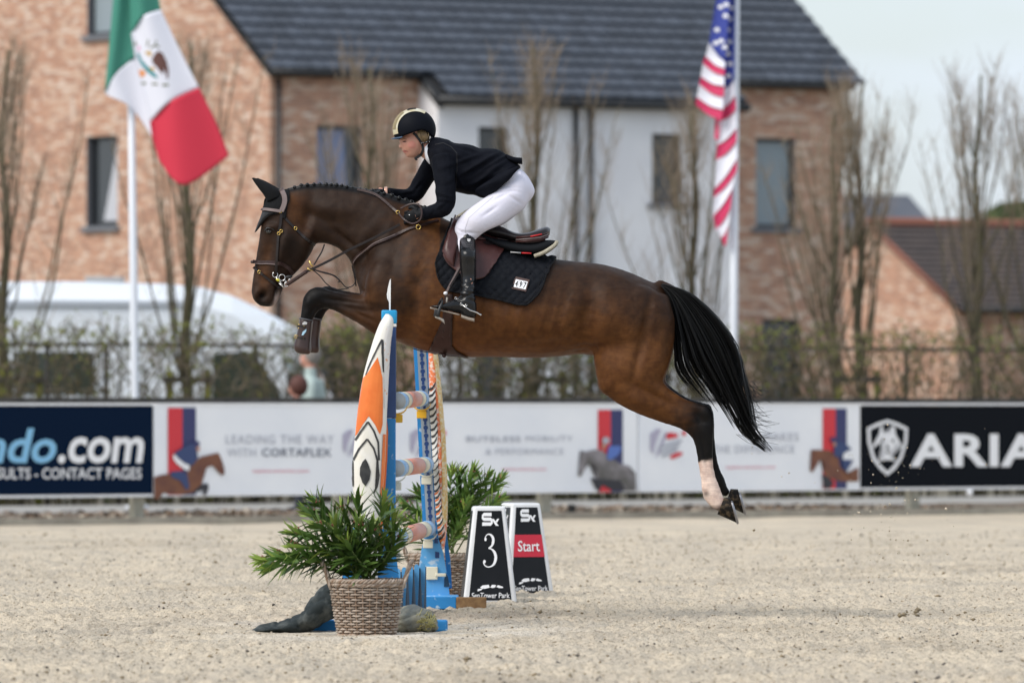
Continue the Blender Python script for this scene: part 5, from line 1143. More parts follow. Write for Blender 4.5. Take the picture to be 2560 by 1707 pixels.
for cx, cy, rx, ry, ang, amp in ((905, 640, 70, 16, -55, -.020), (985, 640, 26, 90, 15, -.012), (955, 720, 40, 60, 10, .014), (1035, 770, 18, 90, 10, -.014), (935, 770, 30, 22, 40, -.012), (1470, 800, 26, 80, 8, -.030), (1500, 722, 34, 26, 0, .005), (1462, 880, 40, 14, -10, -.016), (1605, 850, 12, 110, 12, -.013), (1560, 780, 60, 60, 0, .008), (1655, 860, 14, 70, 10, .006), (1630, 985, 60, 9, 27, -.010), (1590, 1000, 40, 12, 30, .008), (1745, 1040, 10, 22, -35, -.010), (1765, 1030, 12, 16, 0, .006),
                                 (800, 545, 50, 14, 20, -.010), (770, 540, 14, 50, 10, -.012), (840, 520, 60, 22, 8, .010), (860, 600, 60, 10, 40, -.012), (700, 640, 12, 60, 18, .010), (665, 640, 16, 50, 15, -.010), (735, 640, 20, 40, 20, -.010), (768, 600, 16, 40, 20, .010), (686, 566, 12, 8, 0, .006), (655, 740, 9, 13, 35, -.022), (693, 728, 5, 26, 8, -.014), (676, 765, 20, 3, 5, -.008), (668, 700, 20, 20, 0, -.006),
                                 (890, 730, 30, 12, 0, -.014), (880, 770, 40, 7, 12, -.008), (830, 750, 30, 6, 10, -.006), (790, 742, 12, 10, 0, .006), (772, 756, 8, 10, 0, .006), (800, 768, 9, 7, 0, -.008), (865, 752, 44, 5, 10, -.007), (850, 738, 40, 7, 8, .005), (905, 790, 36, 5, 25, -.007), (782, 778, 5, 14, 20, -.006), (1760, 1130, 5, 50, -12, -.006), (1250, 800, 100, 60, 0, .006), (1390, 860, 60, 14, -5, -.010), (1410, 740, 50, 60, 0, -.010), (1540, 690, 60, 12, 20, .006)):
    disp += amp * gauss(cx, cy, rx, ry, ang)
for k in range(9): disp += .0022 * gauss(1175 + k * 30, 800, 6, 70, 14) * 1.0      # ribs
near = V[:, 1] < HD
leg_mask = np.ones(len(V)); leg_mask[(pys > 1040) & (~near)] = .3
V = V + Nv * (1.9 * disp * side * leg_mask)[:, None]
V = V + Nv * ((vnoise(pxs / 9, pys / 9, 5) - .5) * .0016 + ((vnoise(pxs / 46 + pys / 90, pys / 62, 15) - .5) * .010 + (vnoise(pxs / 20, pys / 26 + pxs / 70, 16) - .5) * .0045) * side * (pys < 1060))[:, None]
vein = vnoise(pxs / 34 + pys / 60, pys / 30 - pxs / 80, 18) - .5
V = V + Nv * (.0028 * np.exp(-(vein / .02) ** 2) * side * (pys > 620) * (pys < 1040))[:, None]
body = mk('body', V, Fc, None, horse); body.data.materials.clear()
hb = bvh_of(V, Fc)
# coat: dark bay, darker along the topline, black points, one white sock
def sm(a, b, x): t = np.clip((x - a) / (b - a), 0, 1); return t * t * (3 - 2 * t)
BROWN, DARK, BLK_, TAN, SOCK = np.array((.094, .0365, .0100)), np.array((.0165, .0092, .006)), np.array((.004, .0035, .0035)), np.array((.19, .085, .036)), np.array((.70, .56, .48))
mott = vnoise(pxs / 26, pys / 26, 9) * .6 + vnoise(pxs / 9, pys / 9, 10) * .4
w = np.zeros(len(V))
top = np.interp(pxs, [880, 1000, 1130, 1260, 1400, 1540, 1640, 1700], [520, 500, 540, 610, 645, 665, 708, 750])
w = np.maximum(w, .86 * (1 - sm(30, 215, pys - top + (mott - .5) * 60)) * (pxs > 1100))
w = np.maximum(w, .92 * (1 - sm(960, 1120, pxs + (mott - .5) * 90)) * sm(-60, 0, 760 - (pys - 0)))
w = np.maximum(w, .55 * (1 - sm(940, 1060, pxs)))
w = w - .55 * gauss(740, 540, 26, 55, -25) - .40 * gauss(735, 500, 28, 18, 0) - .45 * gauss(662, 660, 14, 55, 8) - .25 * gauss(930, 720, 45, 40) - .3 * gauss(660, 700, 18, 24)
w = np.maximum(w, .45 * gauss(1545, 700, 60, 22, 22)); w = np.maximum(w, .5 * gauss(1475, 745, 26, 40)); w = np.clip(w, 0, 1)
col = BROWN * (1 - w)[:, None] + DARK * w[:, None]
tan = np.clip(.8 * gauss(1465, 895, 22, 20) + .5 * gauss(1180, 880, 250, 16) + .4 * gauss(1580, 880, 50, 60) + .35 * gauss(925, 745, 30, 16), 0, 1) * .55
col = col * (1 - tan)[:, None] + TAN * tan[:, None]
bk = np.zeros(len(V))
bk = np.maximum(bk, (1 - sm(800, 905, pxs + (mott - .5) * 30)) * sm(700, 718, pys) * (pxs > 715))
bk = np.maximum(bk, sm(1640, 1765, pxs + (pys - 1040) * .3 + (mott - .5) * 50) * sm(985, 1010, pys)); bk = np.maximum(bk, .85 * (1 - sm(0, 22, (pxs - 628) * .3 + (765 - pys) - 10)) * (pxs < 720) * (pys > 690)); bk = np.maximum(bk, .6 * gauss(735, 610, 40, 45) * (pxs < 800)); bk = np.maximum(bk, .85 * gauss(672, 578, 10, 7))
bk = np.maximum(bk, (~near) * sm(1650, 1670, pxs) * sm(950, 975, pys)); bk = np.maximum(bk, .9 * gauss(655, 740, 9, 13, 35)); bk = np.maximum(bk, sm(6, 0, np.abs(pxs - 692)) * sm(708, 720, pys) * (1 - sm(745, 760, pys)) * .9)
crest = np.interp(pxs, [705, 760, 800, 850, 905, 965, 1030, 1090], [476, 465, 463, 466, 475, 487, 509, 533]); bk = np.maximum(bk, (1 - sm(4, 16, pys - crest)) * (pxs > 715) * (pxs < 1080))
col = col * (1 - bk)[:, None] + BLK_ * bk[:, None]
sk = sm(1150, 1158, pys + (mott - .5) * 14 - (pxs - 1760) * -.05) * near * (pxs > 1700); sk = sk * (1 - .75 * gauss(1765, 1234, 9, 8)) * (1 - .6 * sm(1255, 1275, pys))
col = col * (1 - sk)[:, None] + SOCK * sk[:, None]
foam = gauss(690, 752, 5, 18, 25) * .8; col = col * (1 - foam)[:, None] + np.array((.6, .5, .45)) * foam[:, None]
ca = body.data.color_attributes.new('coat', 'FLOAT_COLOR', 'POINT'); ca.data.foreach_set('color', np.concatenate([np.clip(col, 0, 1), np.ones((len(V), 1))], 1).astype(np.float32).ravel())
COAT = mat('horse_coat', (.80, .74, .74), .55, (1.18, 1.18, 1.18), 22, .2, 240, spec=.16, attr='coat'); body.data.materials.append(COAT)
_N, _K = COAT.node_tree.nodes, COAT.node_tree.links; _b = _N['Principled BSDF']          # lie of the hair: fine slanting streaks
_tc = _N.new('ShaderNodeTexCoord'); _mp = _N.new('ShaderNodeMapping'); _mp.inputs['Rotation'].default_value = (0, R(28), 0); _mp.inputs['Scale'].default_value = (16, 30, 130); _n = _N.new('ShaderNodeTexNoise'); _n.inputs['Scale'].default_value = 1.0; _n.inputs['Detail'].default_value = 5; _n.inputs['Roughness'].default_value = .7
_K.new(_tc.outputs['Object'], _mp.inputs['Vector']); _K.new(_mp.outputs['Vector'], _n.inputs['Vector']); _r = _N.new('ShaderNodeValToRGB'); _r.color_ramp.elements[0].position = .3; _r.color_ramp.elements[1].position = .7; _r.color_ramp.elements[0].color = (.84, .84, .85, 1); _r.color_ramp.elements[1].color = (1.13, 1.12, 1.10, 1); _K.new(_n.outputs['Fac'], _r.inputs['Fac'])
_m = _N.new('ShaderNodeMix'); _m.data_type = 'RGBA'; _m.blend_type = 'MULTIPLY'; _m.inputs['Factor'].default_value = 1; _src = _b.inputs['Base Color'].links[0].from_socket; _K.new(_src, _m.inputs['A']); _K.new(_r.outputs['Color'], _m.inputs['B']); _K.new(_m.outputs['Result'], _b.inputs['Base Color'])
_mr = _N.new('ShaderNodeMapRange'); _mr.inputs['To Min'].default_value = .40; _mr.inputs['To Max'].default_value = .68; _K.new(_n.outputs['Fac'], _mr.inputs['Value']); _K.new(_mr.outputs['Result'], _b.inputs['Roughness'])
HAIR = mat('black_hair', (.004, .0038, .004), .40, spec=.28); HOOF = mat('hoof_horn', (.010, .0085, .007), .55, (.09, .065, .04), 36, .5, 80, lo=.5, hi=.68, spec=.12); SHOE = mat('shoe_steel', (.30, .30, .32), .35, metal=.9); EYE = mat('horse_eye', (.008, .006, .005), .05, spec=.8)
for sg in (-1, 1):
    h, n_ = hit_px(hb, 673, 579, far=sg > 0); h = h if h is not None else HP(673, 579, sg * .1)
    mk('eye', *blob_mesh(h + Vector((0, -sg * .008, 0)), (.019, .016, .014)), EYE, horse)
    pts = [h + Vector(((a - 673) / F * HD, sg * .010, -(b - 579) / F * HD)) for a, b in ((661, 578), (668, 570), (678, 570), (687, 577))]; mk('eyelid', *tubes([(pts, [.003, .006, .006, .003])], 6), MATS['black'], horse)
def hoof(cor_a, cor_b, sole_a, sole_b, hw, yo, shod=True):
    """frustum from the coronet to the sole; a = toe side, b = heel side"""
    rings = []
    for f, k in ((0, .9), (.06, 1.0), (.5, 1.06), (.94, 1.15), (1.0, 1.12)):
        a, b = HP(*[cor_a[i] + (sole_a[i] - cor_a[i]) * f for i in (0, 1)], yo), HP(*[cor_b[i] + (sole_b[i] - cor_b[i]) * f for i in (0, 1)], yo); c, h_ = (a + b) / 2, (a - b) / 2
        rings.append([c + h_ * math.cos(t) + Vector((0, hw * k * math.sin(t), 0)) for t in [2 * math.pi * q / 20 for q in range(20)]])
    o = mk('hoof', *ring_loft(rings), HOOF if shod else MATS['black'], horse)
    if not shod: return
    a, b = HP(*sole_a, yo), HP(*sole_b, yo); c, h_ = (a + b) / 2, (a - b) / 2; out = (HP(*sole_a, yo) - HP(*cor_a, yo)).normalized() * .004
    pts = [c + out + h_ * .98 * math.cos(t) + Vector((0, hw * 1.1 * math.sin(t), 0)) for t in [2 * math.pi * (q / 24) for q in range(-9, 10)]]
    mk('horseshoe', *tubes([(pts, .0075)], 6), SHOE, o)
hoof((1792, 1284), (1808, 1243), (1841, 1306), (1823, 1242), .052, -.135); hoof((1816, 1262), (1828, 1222), (1863, 1285), (1846, 1223), .052, .135)
for dx, dy, yo in ((0, 0, -.10), (21, -3, .11)):
    hoof((752 + dx, 880 + dy), (758 + dx, 858 + dy), (774 + dx, 872 + dy), (768 + dx, 850 + dy), .028, yo + .03, False)
# ears in a black bonnet
BON = mat('bonnet_knit', (.006, .0065, .0075), .85, (.011, .0115, .013), 200, .4, 400, spec=.15); BONL = mat('bonnet_lace', (.016, .018, .022), .8, (.06, .065, .07), 300, .6, 500, lo=.55, hi=.7)
bonnet = empty('ear_bonnet', HP(680, 500), 'black knitted ear bonnet with lace edge on the horse', 'ear bonnet')
for sg, dx, dy in ((-1, 0, 0), (1, 8, 0)):
    mk('ear_cover', *pair_loft([(668 + dx, 505 + dy, 706 + dx, 489 + dy, .032, sg * .045), (661 + dx, 490 + dy, 697 + dx, 477 + dy, .032, sg * .05), (649 + dx, 474 + dy, 678 + dx, 465 + dy, .025, sg * .055), (638 + dx, 459 + dy, 656 + dx, 453 + dy, .016, sg * .055), (630 + dx, 446 + dy, 636 + dx, 445 + dy, .004, sg * .052)], HD), BON, bonnet)
def hug(name, poly, m, parent, off=.006, maxlen=5, far=True):
    """patch of cloth lying on the horse, on both flanks"""
    o = None
    for fr in ((False, True) if far else (False,)):
        V, Fc = fill_poly(poly, maxlen=maxlen); W_ = []; ok = [None] * len(V)
        for i, (x, y) in enumerate(V):
            h, n_ = hit_px(hb, x, y, fr)
            if h is not None:
                W_.append(h + n_ * off); ok[i] = h.y
            else: W_.append(None)
        good = [i for i in range(len(V)) if W_[i] is not None]
        if not good: continue
        for i in range(len(V)):
            if W_[i] is None:
                j = min(good, key=lambda q: (V[q][0] - V[i][0]) ** 2 + (V[q][1] - V[i][1]) ** 2); W_[i] = P(V[i][0], V[i][1], W_[j].y)
        o2 = mk(name, W_, Fc, m, parent); md = o2.modifiers.new('thickness', 'SOLIDIFY'); md.thickness = .005; md.offset = 0
        o = o or o2
    return o
hug('bonnet_cap', [(662, 497), (672, 488), (700, 478), (722, 472), (724, 500), (716, 520), (714, 548), (706, 545), (706, 530), (690, 536), (672, 540), (660, 546), (655, 530)], BON, bonnet, off=.008)
mk('lace_fringe', *pair_loft([(655, 530, 700, 534, .10), (650, 545, 678, 541, .085), (643, 562, 660, 556, .05), (636, 582, 642, 578, .012)], HD), BONL, bonnet)
# braided mane
cl = cat([(722, 473), (740, 469), (760, 464), (800, 462), (850, 465), (905, 474), (965, 486), (1004, 499), (1045, 513), (1080, 528)], 12); acc = 0
rs = random.Random(4)
for i in range(1, len(cl)):
    acc += math.hypot(*(cl[i] - cl[i - 1]))
    if acc > 11 + 6 * rs.random():
        acc = 0; k_ = rs.uniform(.72, 1.15); c = HP(cl[i][0], cl[i][1] - 1.2 * rs.random(), -.004 + rs.gauss(0, .004)); mk('mane_braid', *blob_mesh(c, (.0135 * k_, .016, .0135 * k_), Matrix.Rotation(rs.uniform(-.6, .6), 3, 'Y'), seg=8, rn=6), HAIR, horse)
pts = [HP(x, y + 5) for x, y in cl]; mk('mane_base', *tubes([(pts, .017)], 8), HAIR, horse)
# tail
Lc = cat([(1652, 716), (1672, 745), (1682, 800), (1684, 870), (1690, 930), (1735, 985), (1785, 1040), (1842, 1106), (1906, 1142)], 6); Rc = cat([(1655, 710), (1695, 722), (1735, 742), (1790, 795), (1836, 862), (1856, 930), (1873, 1000), (1889, 1064), (1928, 1116)], 6)
st = []; rs = random.Random(6); nT = len(Lc)
locks = []
for i in range(64):
    f = ((i + .5) / 64) ** .8; end = rs.uniform(.88, 1.0)
    if f < .42: end = rs.uniform(.44, .66) + f * .5
    elif rs.random() < .3: end = rs.uniform(.66, .95)
    locks.append((f, rs.gauss(0, .034), end, rs.uniform(0, 6.28), rs.uniform(2, 11)))
for f0, y0_, e0, wob, amp in locks:
    for i in range(30 if f0 > .3 else 17):
        df = rs.gauss(0, .016); dyo = rs.gauss(0, .012); end = min(1.0, e0 * rs.uniform(.84, 1.04)); n = 16; pts, rr = [], []; w2_ = rs.uniform(-.35, .35)
        for k in range(n):
            t = k / (n - 1) * end; q = t * (nT - 1.001); a = Lc[int(q)] + (Lc[int(q) + 1] - Lc[int(q)]) * (q % 1); b = Rc[int(q)] + (Rc[int(q) + 1] - Rc[int(q)]) * (q % 1)
            tp_ = t / e0; g = a + (b - a) * min(1.06, max(-.03, f0 + df * (1.5 - 1.1 * min(1, tp_))))
            pts.append(HP(g[0] + amp * math.sin(wob + w2_ + t * 7) * t + rs.gauss(0, .25), g[1] + amp * math.cos(wob + w2_ + t * 5) * t * .6, (y0_ + dyo) * (.25 + 1.1 * min(1, t * 2)) - .02)); rr.append(.0033 * (1 - .78 * (k / (n - 1)) ** 1.5))
        st.append((pts, rr))
for i in range(110):                                                  # stray hairs
    p = HP(rs.uniform(1840, 1885), rs.uniform(950, 1090), rs.gauss(0, .04)); e = p + Vector((rs.uniform(.03, .16), 0, rs.uniform(-.12, .03))); st.append(([p, p.lerp(e, .5) + Vector((0, 0, -.012)), e], [.0016, .0013, .0007]))
V_, F_ = tubes(st, 3, cap=False); tag(mk('tail', V_, F_, HAIR, horse), kind='stuff')
mk('tail_core', *pair_loft([(1652, 716, 1668, 716, .03), (1672, 735, 1715, 735, .05), (1694, 790, 1772, 795, .04), (1738, 850, 1805, 855, .03), (1780, 910, 1815, 913, .01)], HD), HAIR, horse)

# ------------------------------------------------------------------ tack
LEA = mat('brown_leather', (.028, .014, .013), .4, (.04, .02, .018), 20, .15, 120, spec=.35); LEAD = mat('dark_leather', (.010, .007, .007), .42, (.016, .011, .010), 30, spec=.3); BRASS = mat('brass', (.75, .52, .16), .25, metal=1.0); STL = mat('bit_steel', (.70, .70, .70), .2, metal=1.0); RUB = mat('yellow_bit_guard', (.55, .50, .05), .5); PIPE = mat('strap_piping', (.16, .12, .115), .45)
def strap(name, pts, w_px, m, parent, off=.004, far=True, t=.005, n=5, min_y=None):
    """strap along photo pixels, lying on the horse wherever the horse is under it"""
    A = cat(pts, n); o = None
    for fr in ((False, True) if far else (False,)):
        W_, N_ = [], []; ys = []
        for x, y in A:
            h, n_ = hit_px(hb, x, y, fr); W_.append(h); N_.append(n_)
        idx_ = [i for i, q in enumerate(W_) if q is not None]
        if not idx_: continue
        for i in range(len(A)):
            if W_[i] is None:
                j = min(idx_, key=lambda q: abs(q - i)); W_[i] = P(A[i][0], A[i][1], W_[j].y); N_[i] = Vector((0, 1 if fr else -1, 0))
        N2 = [(sum((N_[q] for q in range(max(0, i - 2), min(len(A), i + 3))), Vector())).normalized() for i in range(len(A))]
        Pn = [W_[i] + N2[i] * off for i in range(len(A))]
        V, Fc = ribbon(Pn, N2, w_px / F * HD, t); q = mk(name, V, Fc, m, parent, smooth=False); o = o or q
    return o
bridle = empty('bridle', HP(700, 600), 'dark leather bridle with brass buckles on the horse head', 'bridle')
strap('headpiece', [(702, 474), (711, 495), (711, 512), (704, 530)], 13, PIPE, bridle, off=.014); strap('browband', [(655, 525), (668, 525), (685, 527), (704, 530)], 8, PIPE, bridle, off=.016)
strap('cheekpiece', [(704, 532), (701, 560), (697, 590), (695, 625), (692, 660), (689, 684)], 7.5, LEAD, bridle); strap('throatlash', [(706, 537), (722, 556), (740, 574), (762, 595), (785, 612)], 6.5, LEAD, bridle)
strap('noseband', [(632, 654), (650, 656), (670, 656), (690, 657), (706, 661), (722, 672), (731, 684)], 9.5, LEA, bridle); strap('noseband_piping', [(632, 658), (650, 660), (670, 660), (690, 661)], 2, PIPE, bridle, off=.009, t=.002); strap('flash_strap', [(634, 668), (648, 679), (664, 692), (682, 706), (700, 720)], 6.5, LEAD, bridle, off=.006)
mk('noseband_front', *tubes([([P(632, 655, HD - .055), P(630, 655, HD), P(632, 655, HD + .055)], .010)], 6), LEA, bridle)
def on(px, py, lift=.012):
    h, n_ = hit_px(hb, px, py); return (h + Vector((0, -lift, 0))) if h is not None else HP(px, py, -.08 - lift)
UX, UZ = Vector((1, 0, 0)), Vector((0, 0, 1))
for x, y in ((697, 584), (703, 578), (739, 571), (701, 529), (648, 680)): mk('buckle', *torus(on(x, y), .0085, .0024, UX, UZ, 12, 5), BRASS, bridle)
yb = on(700, 690, .014).y
bq = lambda x, y: P(x, y, yb)
for x, y, r_ in ((688, 687, .015), (705, 694, .018), (716, 711, .012)): mk('bit_ring', *torus(bq(x, y), r_, .0028, UX, UZ, 16, 6), STL, bridle)
mk('bit_shank', *tubes([([bq(690, 694), bq(700, 704), bq(710, 720)], .004)], 6), STL, bridle); mk('bit_shank', *tubes([([bq(704, 702), bq(712, 700), bq(718, 706)], .003)], 6), STL, bridle); mk('curb_plate', *tubes([([bq(698, 708), bq(709, 719), bq(716, 714)], .003)], 6), STL, bridle)
mk('bit_guard', *blob_mesh(bq(695, 700), (.014, .008, .008), Matrix.Rotation(R(25), 3, 'Y')), RUB, bridle); mk('pulley_block', *blob_mesh(bq(722, 692), (.022, .010, .010), Matrix.Rotation(R(-5), 3, 'Y')), BLACK, bridle); mk('bit_keeper', *blob_mesh(bq(724, 699), (.010, .005, .005), Matrix.Rotation(R(-35), 3, 'Y')), STL, bridle)
def rein(name, pts, r_, m, parent, lift=.014, y0=-.10, y1=-.16, n=8, sides=7, flat=None):
    """strap through the air, kept clear of the neck"""
    A = cat(pts, n); Q_ = []
    for i, (x, y) in enumerate(A):
        f = i / (len(A) - 1); yy = HD + y0 + (y1 - y0) * f; h, n_ = hit_px(hb, x, y)
        if h is not None: yy = min(yy, h.y - lift)
        Q_.append(yy)
    Q_ = np.array(Q_)
    for _ in range(2): Q_ = np.minimum(Q_, np.convolve(np.pad(Q_, 2, mode='edge'), np.ones(5) / 5, 'valid'))
    pts3 = [P(A[i][0], A[i][1], Q_[i]) for i in range(len(A))]
    if flat: V, Fc = ribbon(pts3, [Vector((0, -1, .1))] * len(pts3), flat / F * HD, .004)
    else: V, Fc = tubes([(pts3, r_)], sides)
    return mk(name, V, Fc, m, parent, smooth=not flat)
rein('rein_grip', [(718, 711), (732, 702), (748, 691), (766, 679)], .011, LEA, bridle); rein('rein', [(766, 679), (790, 668), (830, 648), (870, 626), (920, 602), (960, 582), (1000, 561)], 0, LEAD, bridle, y1=-.20, flat=6.5)
rein('loose_strap', [(781, 672), (800, 678), (820, 683), (838, 690), (852, 704), (866, 718), (882, 714), (889, 700), (886, 684), (880, 664)], .0032, LEAD, bridle, y0=-.11, y1=-.12); rein('loose_strap', [(781, 674), (800, 690), (815, 708), (835, 722), (855, 723), (872, 720)], .0032, LEAD, bridle, y0=-.11, y1=-.12); rein('loose_strap', [(781, 673), (810, 682), (832, 688), (848, 700), (846, 706)], .0045, LEAD, bridle, y0=-.112, y1=-.12)
mk('martingale_ring', *torus(P(776, 672, HD - .115), .018, .003, Vector((.9, 0, -.45)), Vector((.3, .9, .3)), 14, 6), BRASS, bridle); mk('rein_clip', *tubes([([P(773, 652, HD - .11), P(777, 661, HD - .112), P(783, 667, HD - .114)], [.006, .005, .004])], 6), BRASS, bridle)
brp = empty('breastplate', HP(950, 620), 'brown breastplate strap across the chest and shoulder of the horse', 'breastplate')
strap('shoulder_strap', [(884, 658), (890, 645), (905, 631), (930, 615), (958, 602), (990, 588), (1025, 573), (1050, 566), (1095, 552)], 8, LEA, brp, off=.006); strap('strap_edge', [(886, 655), (892, 643), (906, 630), (930, 613), (958, 600), (988, 587)], 2.2, PIPE, brp, off=.011, t=.002)
rein('martingale_strap', [(811, 611), (804, 630), (795, 645), (785, 662)], .0045, LEAD, brp, y0=-.05, y1=-.10); mk('ring', *torus(on(1046, 568), .013, .003, UX, UZ, 14, 6), BRASS, brp)
rein('chest_strap', [(880, 664), (886, 690), (890, 715)], .004, LEAD, brp, y0=-.03, y1=-.02)

pad = empty('saddle_pad', HP(1240, 690), 'black quilted saddle pad with number plate 497', 'saddle pad')
up_ = cat([(1130, 545), (1150, 556), (1180, 576), (1215, 600), (1260, 618), (1310, 634), (1350, 642), (1390, 645)], 7); lo_ = cat([(1089, 660), (1098, 700), (1122, 726), (1160, 733), (1200, 741), (1243, 750), (1290, 762), (1316, 764)], 7)
# right-hand edge rounds up from the lower back corner
def ray_grid(topc, botc, m, rows_n, off, amp=0.0, thick=.012, edge_back=None, quilt=24):
    objs = []
    for fr in (False, True):
        rows = []
        for i in range(rows_n + 1):
            f = i / rows_n; row = []
            for j in range(len(topc)):
                x, y = topc[j] + (botc[j] - topc[j]) * f
                if edge_back is not None: x += edge_back(f) * (j / (len(topc) - 1)) ** 3
                h, n_ = hit_px(hb, x, y, fr)
                q = amp * (abs(math.sin((x + y) * math.pi / quilt)) ** .6 * abs(math.sin((x - y) * math.pi / quilt)) ** .6) if amp else 0
                row.append((h + n_ * (off + q)) if h is not None else P(x, y, HD + (0.02 if fr else -.02)))
            rows.append(row)
        objs.append((rows, fr))
    return objs
eb = lambda f: 12 * math.sin(math.pi * f ** 2.2)
QUILT = mat('pad_quilt', (.005, .006, .009), .8, (.008, .0095, .013), 40, .2, 200, spec=.12); TRIM = mat('pad_trim', (.005, .0055, .007), .75, spec=.15)
import itertools
tc_ = cat([tuple(q) for q in up_], 2); bc_ = cat([tuple(q) for q in lo_], 2)
for rows, fr in ray_grid(tc_, bc_, QUILT, 70, .012, .008, edge_back=eb):
    o = mk('quilted_cloth', *grid_mesh(rows), QUILT, pad); md = o.modifiers.new('thickness', 'SOLIDIFY'); md.thickness = .008; md.offset = 0
    if not fr: pad_near = o; pv = bvh_of(*grid_mesh(rows)); edge = rows
bord = [r_[-1] for r_ in edge][::-1] + [] ; brd = edge[-1] + [r_[-1] for r_ in edge][::-1][1:]
mk('binding', *tubes([([Vector(v) + Vector((0, -.003, 0)) for v in brd], .006)], 6), TRIM, pad); mk('binding', *tubes([([r_[0] for r_ in edge], .006)], 6), TRIM, pad)
inner = [edge[-5][j] for j in range(0, len(edge[0]) - 5)] + [r_[-6] for r_ in edge[:-4]][::-1]; mk('stitched_band', *tubes([([Vector(v) + Vector((0, -.002, 0)) for v in inner], .004)], 5), TRIM, pad)
PLB = mat('plate_brown', (.05, .02, .016), .5); TXT = mat('plate_digit', (.015, .015, .015), .6)
hc_, hn_ = hit_px(hb, 1301, 711); hn_ = Vector((hn_.x * .5, hn_.y, hn_.z * .8)).normalized()
def plate_pt(lift):
    c_ = hc_ + hn_ * (.026 + lift)
    def f(x, y):
        d_ = (P(x, y, 1.0) - Vector((0, 0, CAMH))).normalized(); o_ = Vector((0, 0, CAMH)); return o_ + d_ * ((c_ - o_).dot(hn_) / d_.dot(hn_))
    return f
qd = lambda u, v: (1288 + (1324 - 1288) * u + (1279 - 1288) * v, 691 + (699 - 691) * u + (721 - 691) * v)
g_ = plate_pt(0); b_ = plate_pt(-.012); qs = [qd(0, 0), qd(1, 0), qd(1, 1), qd(0, 1)]
plate = mk('number_plate', [g_(*q) for q in qs] + [b_(*q) for q in qs], [(0, 1, 2, 3), (0, 4, 5, 1), (1, 5, 6, 2), (2, 6, 7, 3), (3, 7, 4, 0)], PLB, pad, smooth=False)
for k in range(3):
    u0 = .10 + .28 * k; g_ = plate_pt(.002); mk('digit_card', [g_(*qd(a, b)) for a, b in ((u0, .2), (u0 + .26, .2), (u0 + .26, .84), (u0, .84))], [(0, 1, 2, 3)], P_WHT, plate, smooth=False)
    V, Fc = text_poly('497'[k], .02); l_, h_ = V.min(0), V.max(0); g_ = plate_pt(.004)
    mk('digit', [g_(*qd(u0 + .05 + .16 * (a - l_[0]) / (h_[0] - l_[0]), .77 - .50 * (b - l_[1]) / (h_[1] - l_[1]))) for a, b, _ in V], Fc, TXT, plate, smooth=False)
hpd = empty('half_pad', HP(1330, 625), 'dark half pad with cream sheepskin edge under the saddle', 'half pad')
FLEECE = mat('sheepskin', (.50, .46, .36), .95, (.40, .36, .27), 60, 1.0, 150); HPM = mat('half_pad_cloth', (.006, .007, .009), .75, spec=.15)
mk('cushion', *pair_loft([(1165, 560, 1170, 585, .12), (1220, 590, 1225, 612, .17), (1262, 600, 1262, 630, .19), (1300, 606, 1300, 640, .20), (1335, 606, 1338, 642, .20), (1368, 600, 1372, 630, .18), (1392, 602, 1394, 614, .14)], HD, pw=.8), HPM, hpd)
for sg in (-1, 1): mk('sheepskin_edge', *tubes([(cat([tuple(HP(1335, 642, sg * .192)), tuple(HP(1360, 632, sg * .19)), tuple(HP(1384, 616, sg * .165)), tuple(HP(1392, 606, sg * .13))], 5), .011)], 8), FLEECE, hpd)
mk('sheepskin_front', *pair_loft([(1138, 541, 1142, 549, .05), (1160, 528, 1166, 540, .055), (1186, 514, 1192, 530, .05)], HD - .0), FLEECE, hpd)
P_T = lambda n_, *a: mk(n_, *a)
saddle = empty('saddle', HP(1240, 600), 'brown leather jumping saddle with red stitched logo', 'saddle')
SAD = mat('saddle_leather', (.045, .014, .013), .36, (.06, .021, .019), 14, .12, 90, spec=.4); SADD = mat('saddle_seat', (.009, .007, .008), .36, (.014, .010, .011), 30, spec=.35)
def sad_patch(name, topc, botc, off, m, puff=0.0, n=7, nr=22, thick=.008):
    T, B = cat(topc, n), cat(botc, n)
    for fr in (False, True):
        rows = []
        for i in range(nr + 1):
            f = i / nr; row = []
            for j in range(len(T)):
                x, y = T[j] + (B[j] - T[j]) * f; h, n_ = hit_px(hb, x, y, fr); e = min(1, 4 * f, 4 * (1 - f)) if puff else 0; u = j / (len(T) - 1); e *= min(1, 5 * u, 5 * (1 - u)) if puff else 0
                if h is None: h = P(x, y, HD + (.03 if fr else -.03)); n_ = Vector((0, 1 if fr else -1, 0))
                nn = Vector((n_.x * .3, n_.y, n_.z * .3)).normalized(); row.append(h + nn * (off + puff * math.sin(e * math.pi / 2)))
            rows.append(row)
        o = mk(name, *grid_mesh(rows), m, saddle); md = o.modifiers.new('thickness', 'SOLIDIFY'); md.thickness = thick; md.offset = 0
        if not fr: bv = bvh_of(*grid_mesh(rows))
    return bv
sv = sad_patch('flap', [(1138, 548), (1160, 562), (1190, 578), (1225, 588), (1262, 598), (1278, 600)], [(1107, 640), (1122, 664), (1148, 684), (1178, 700), (1206, 697), (1222, 684)], .040, SAD)
sad_patch('knee_roll', [(1130, 556), (1138, 552), (1148, 556)], [(1106, 632), (1120, 656), (1134, 668)], .048, SAD, puff=.02, n=5)
sad_patch('skirt', [(1150, 552), (1185, 570), (1225, 578), (1268, 588)], [(1158, 590), (1195, 606), (1240, 612), (1276, 600)], .052, SAD)
sad_patch('panel', [(1275, 598), (1310, 590), (1345, 588), (1368, 585)], [(1280, 612), (1315, 620), (1342, 612), (1360, 604)], .06, SAD, puff=.02, n=5)
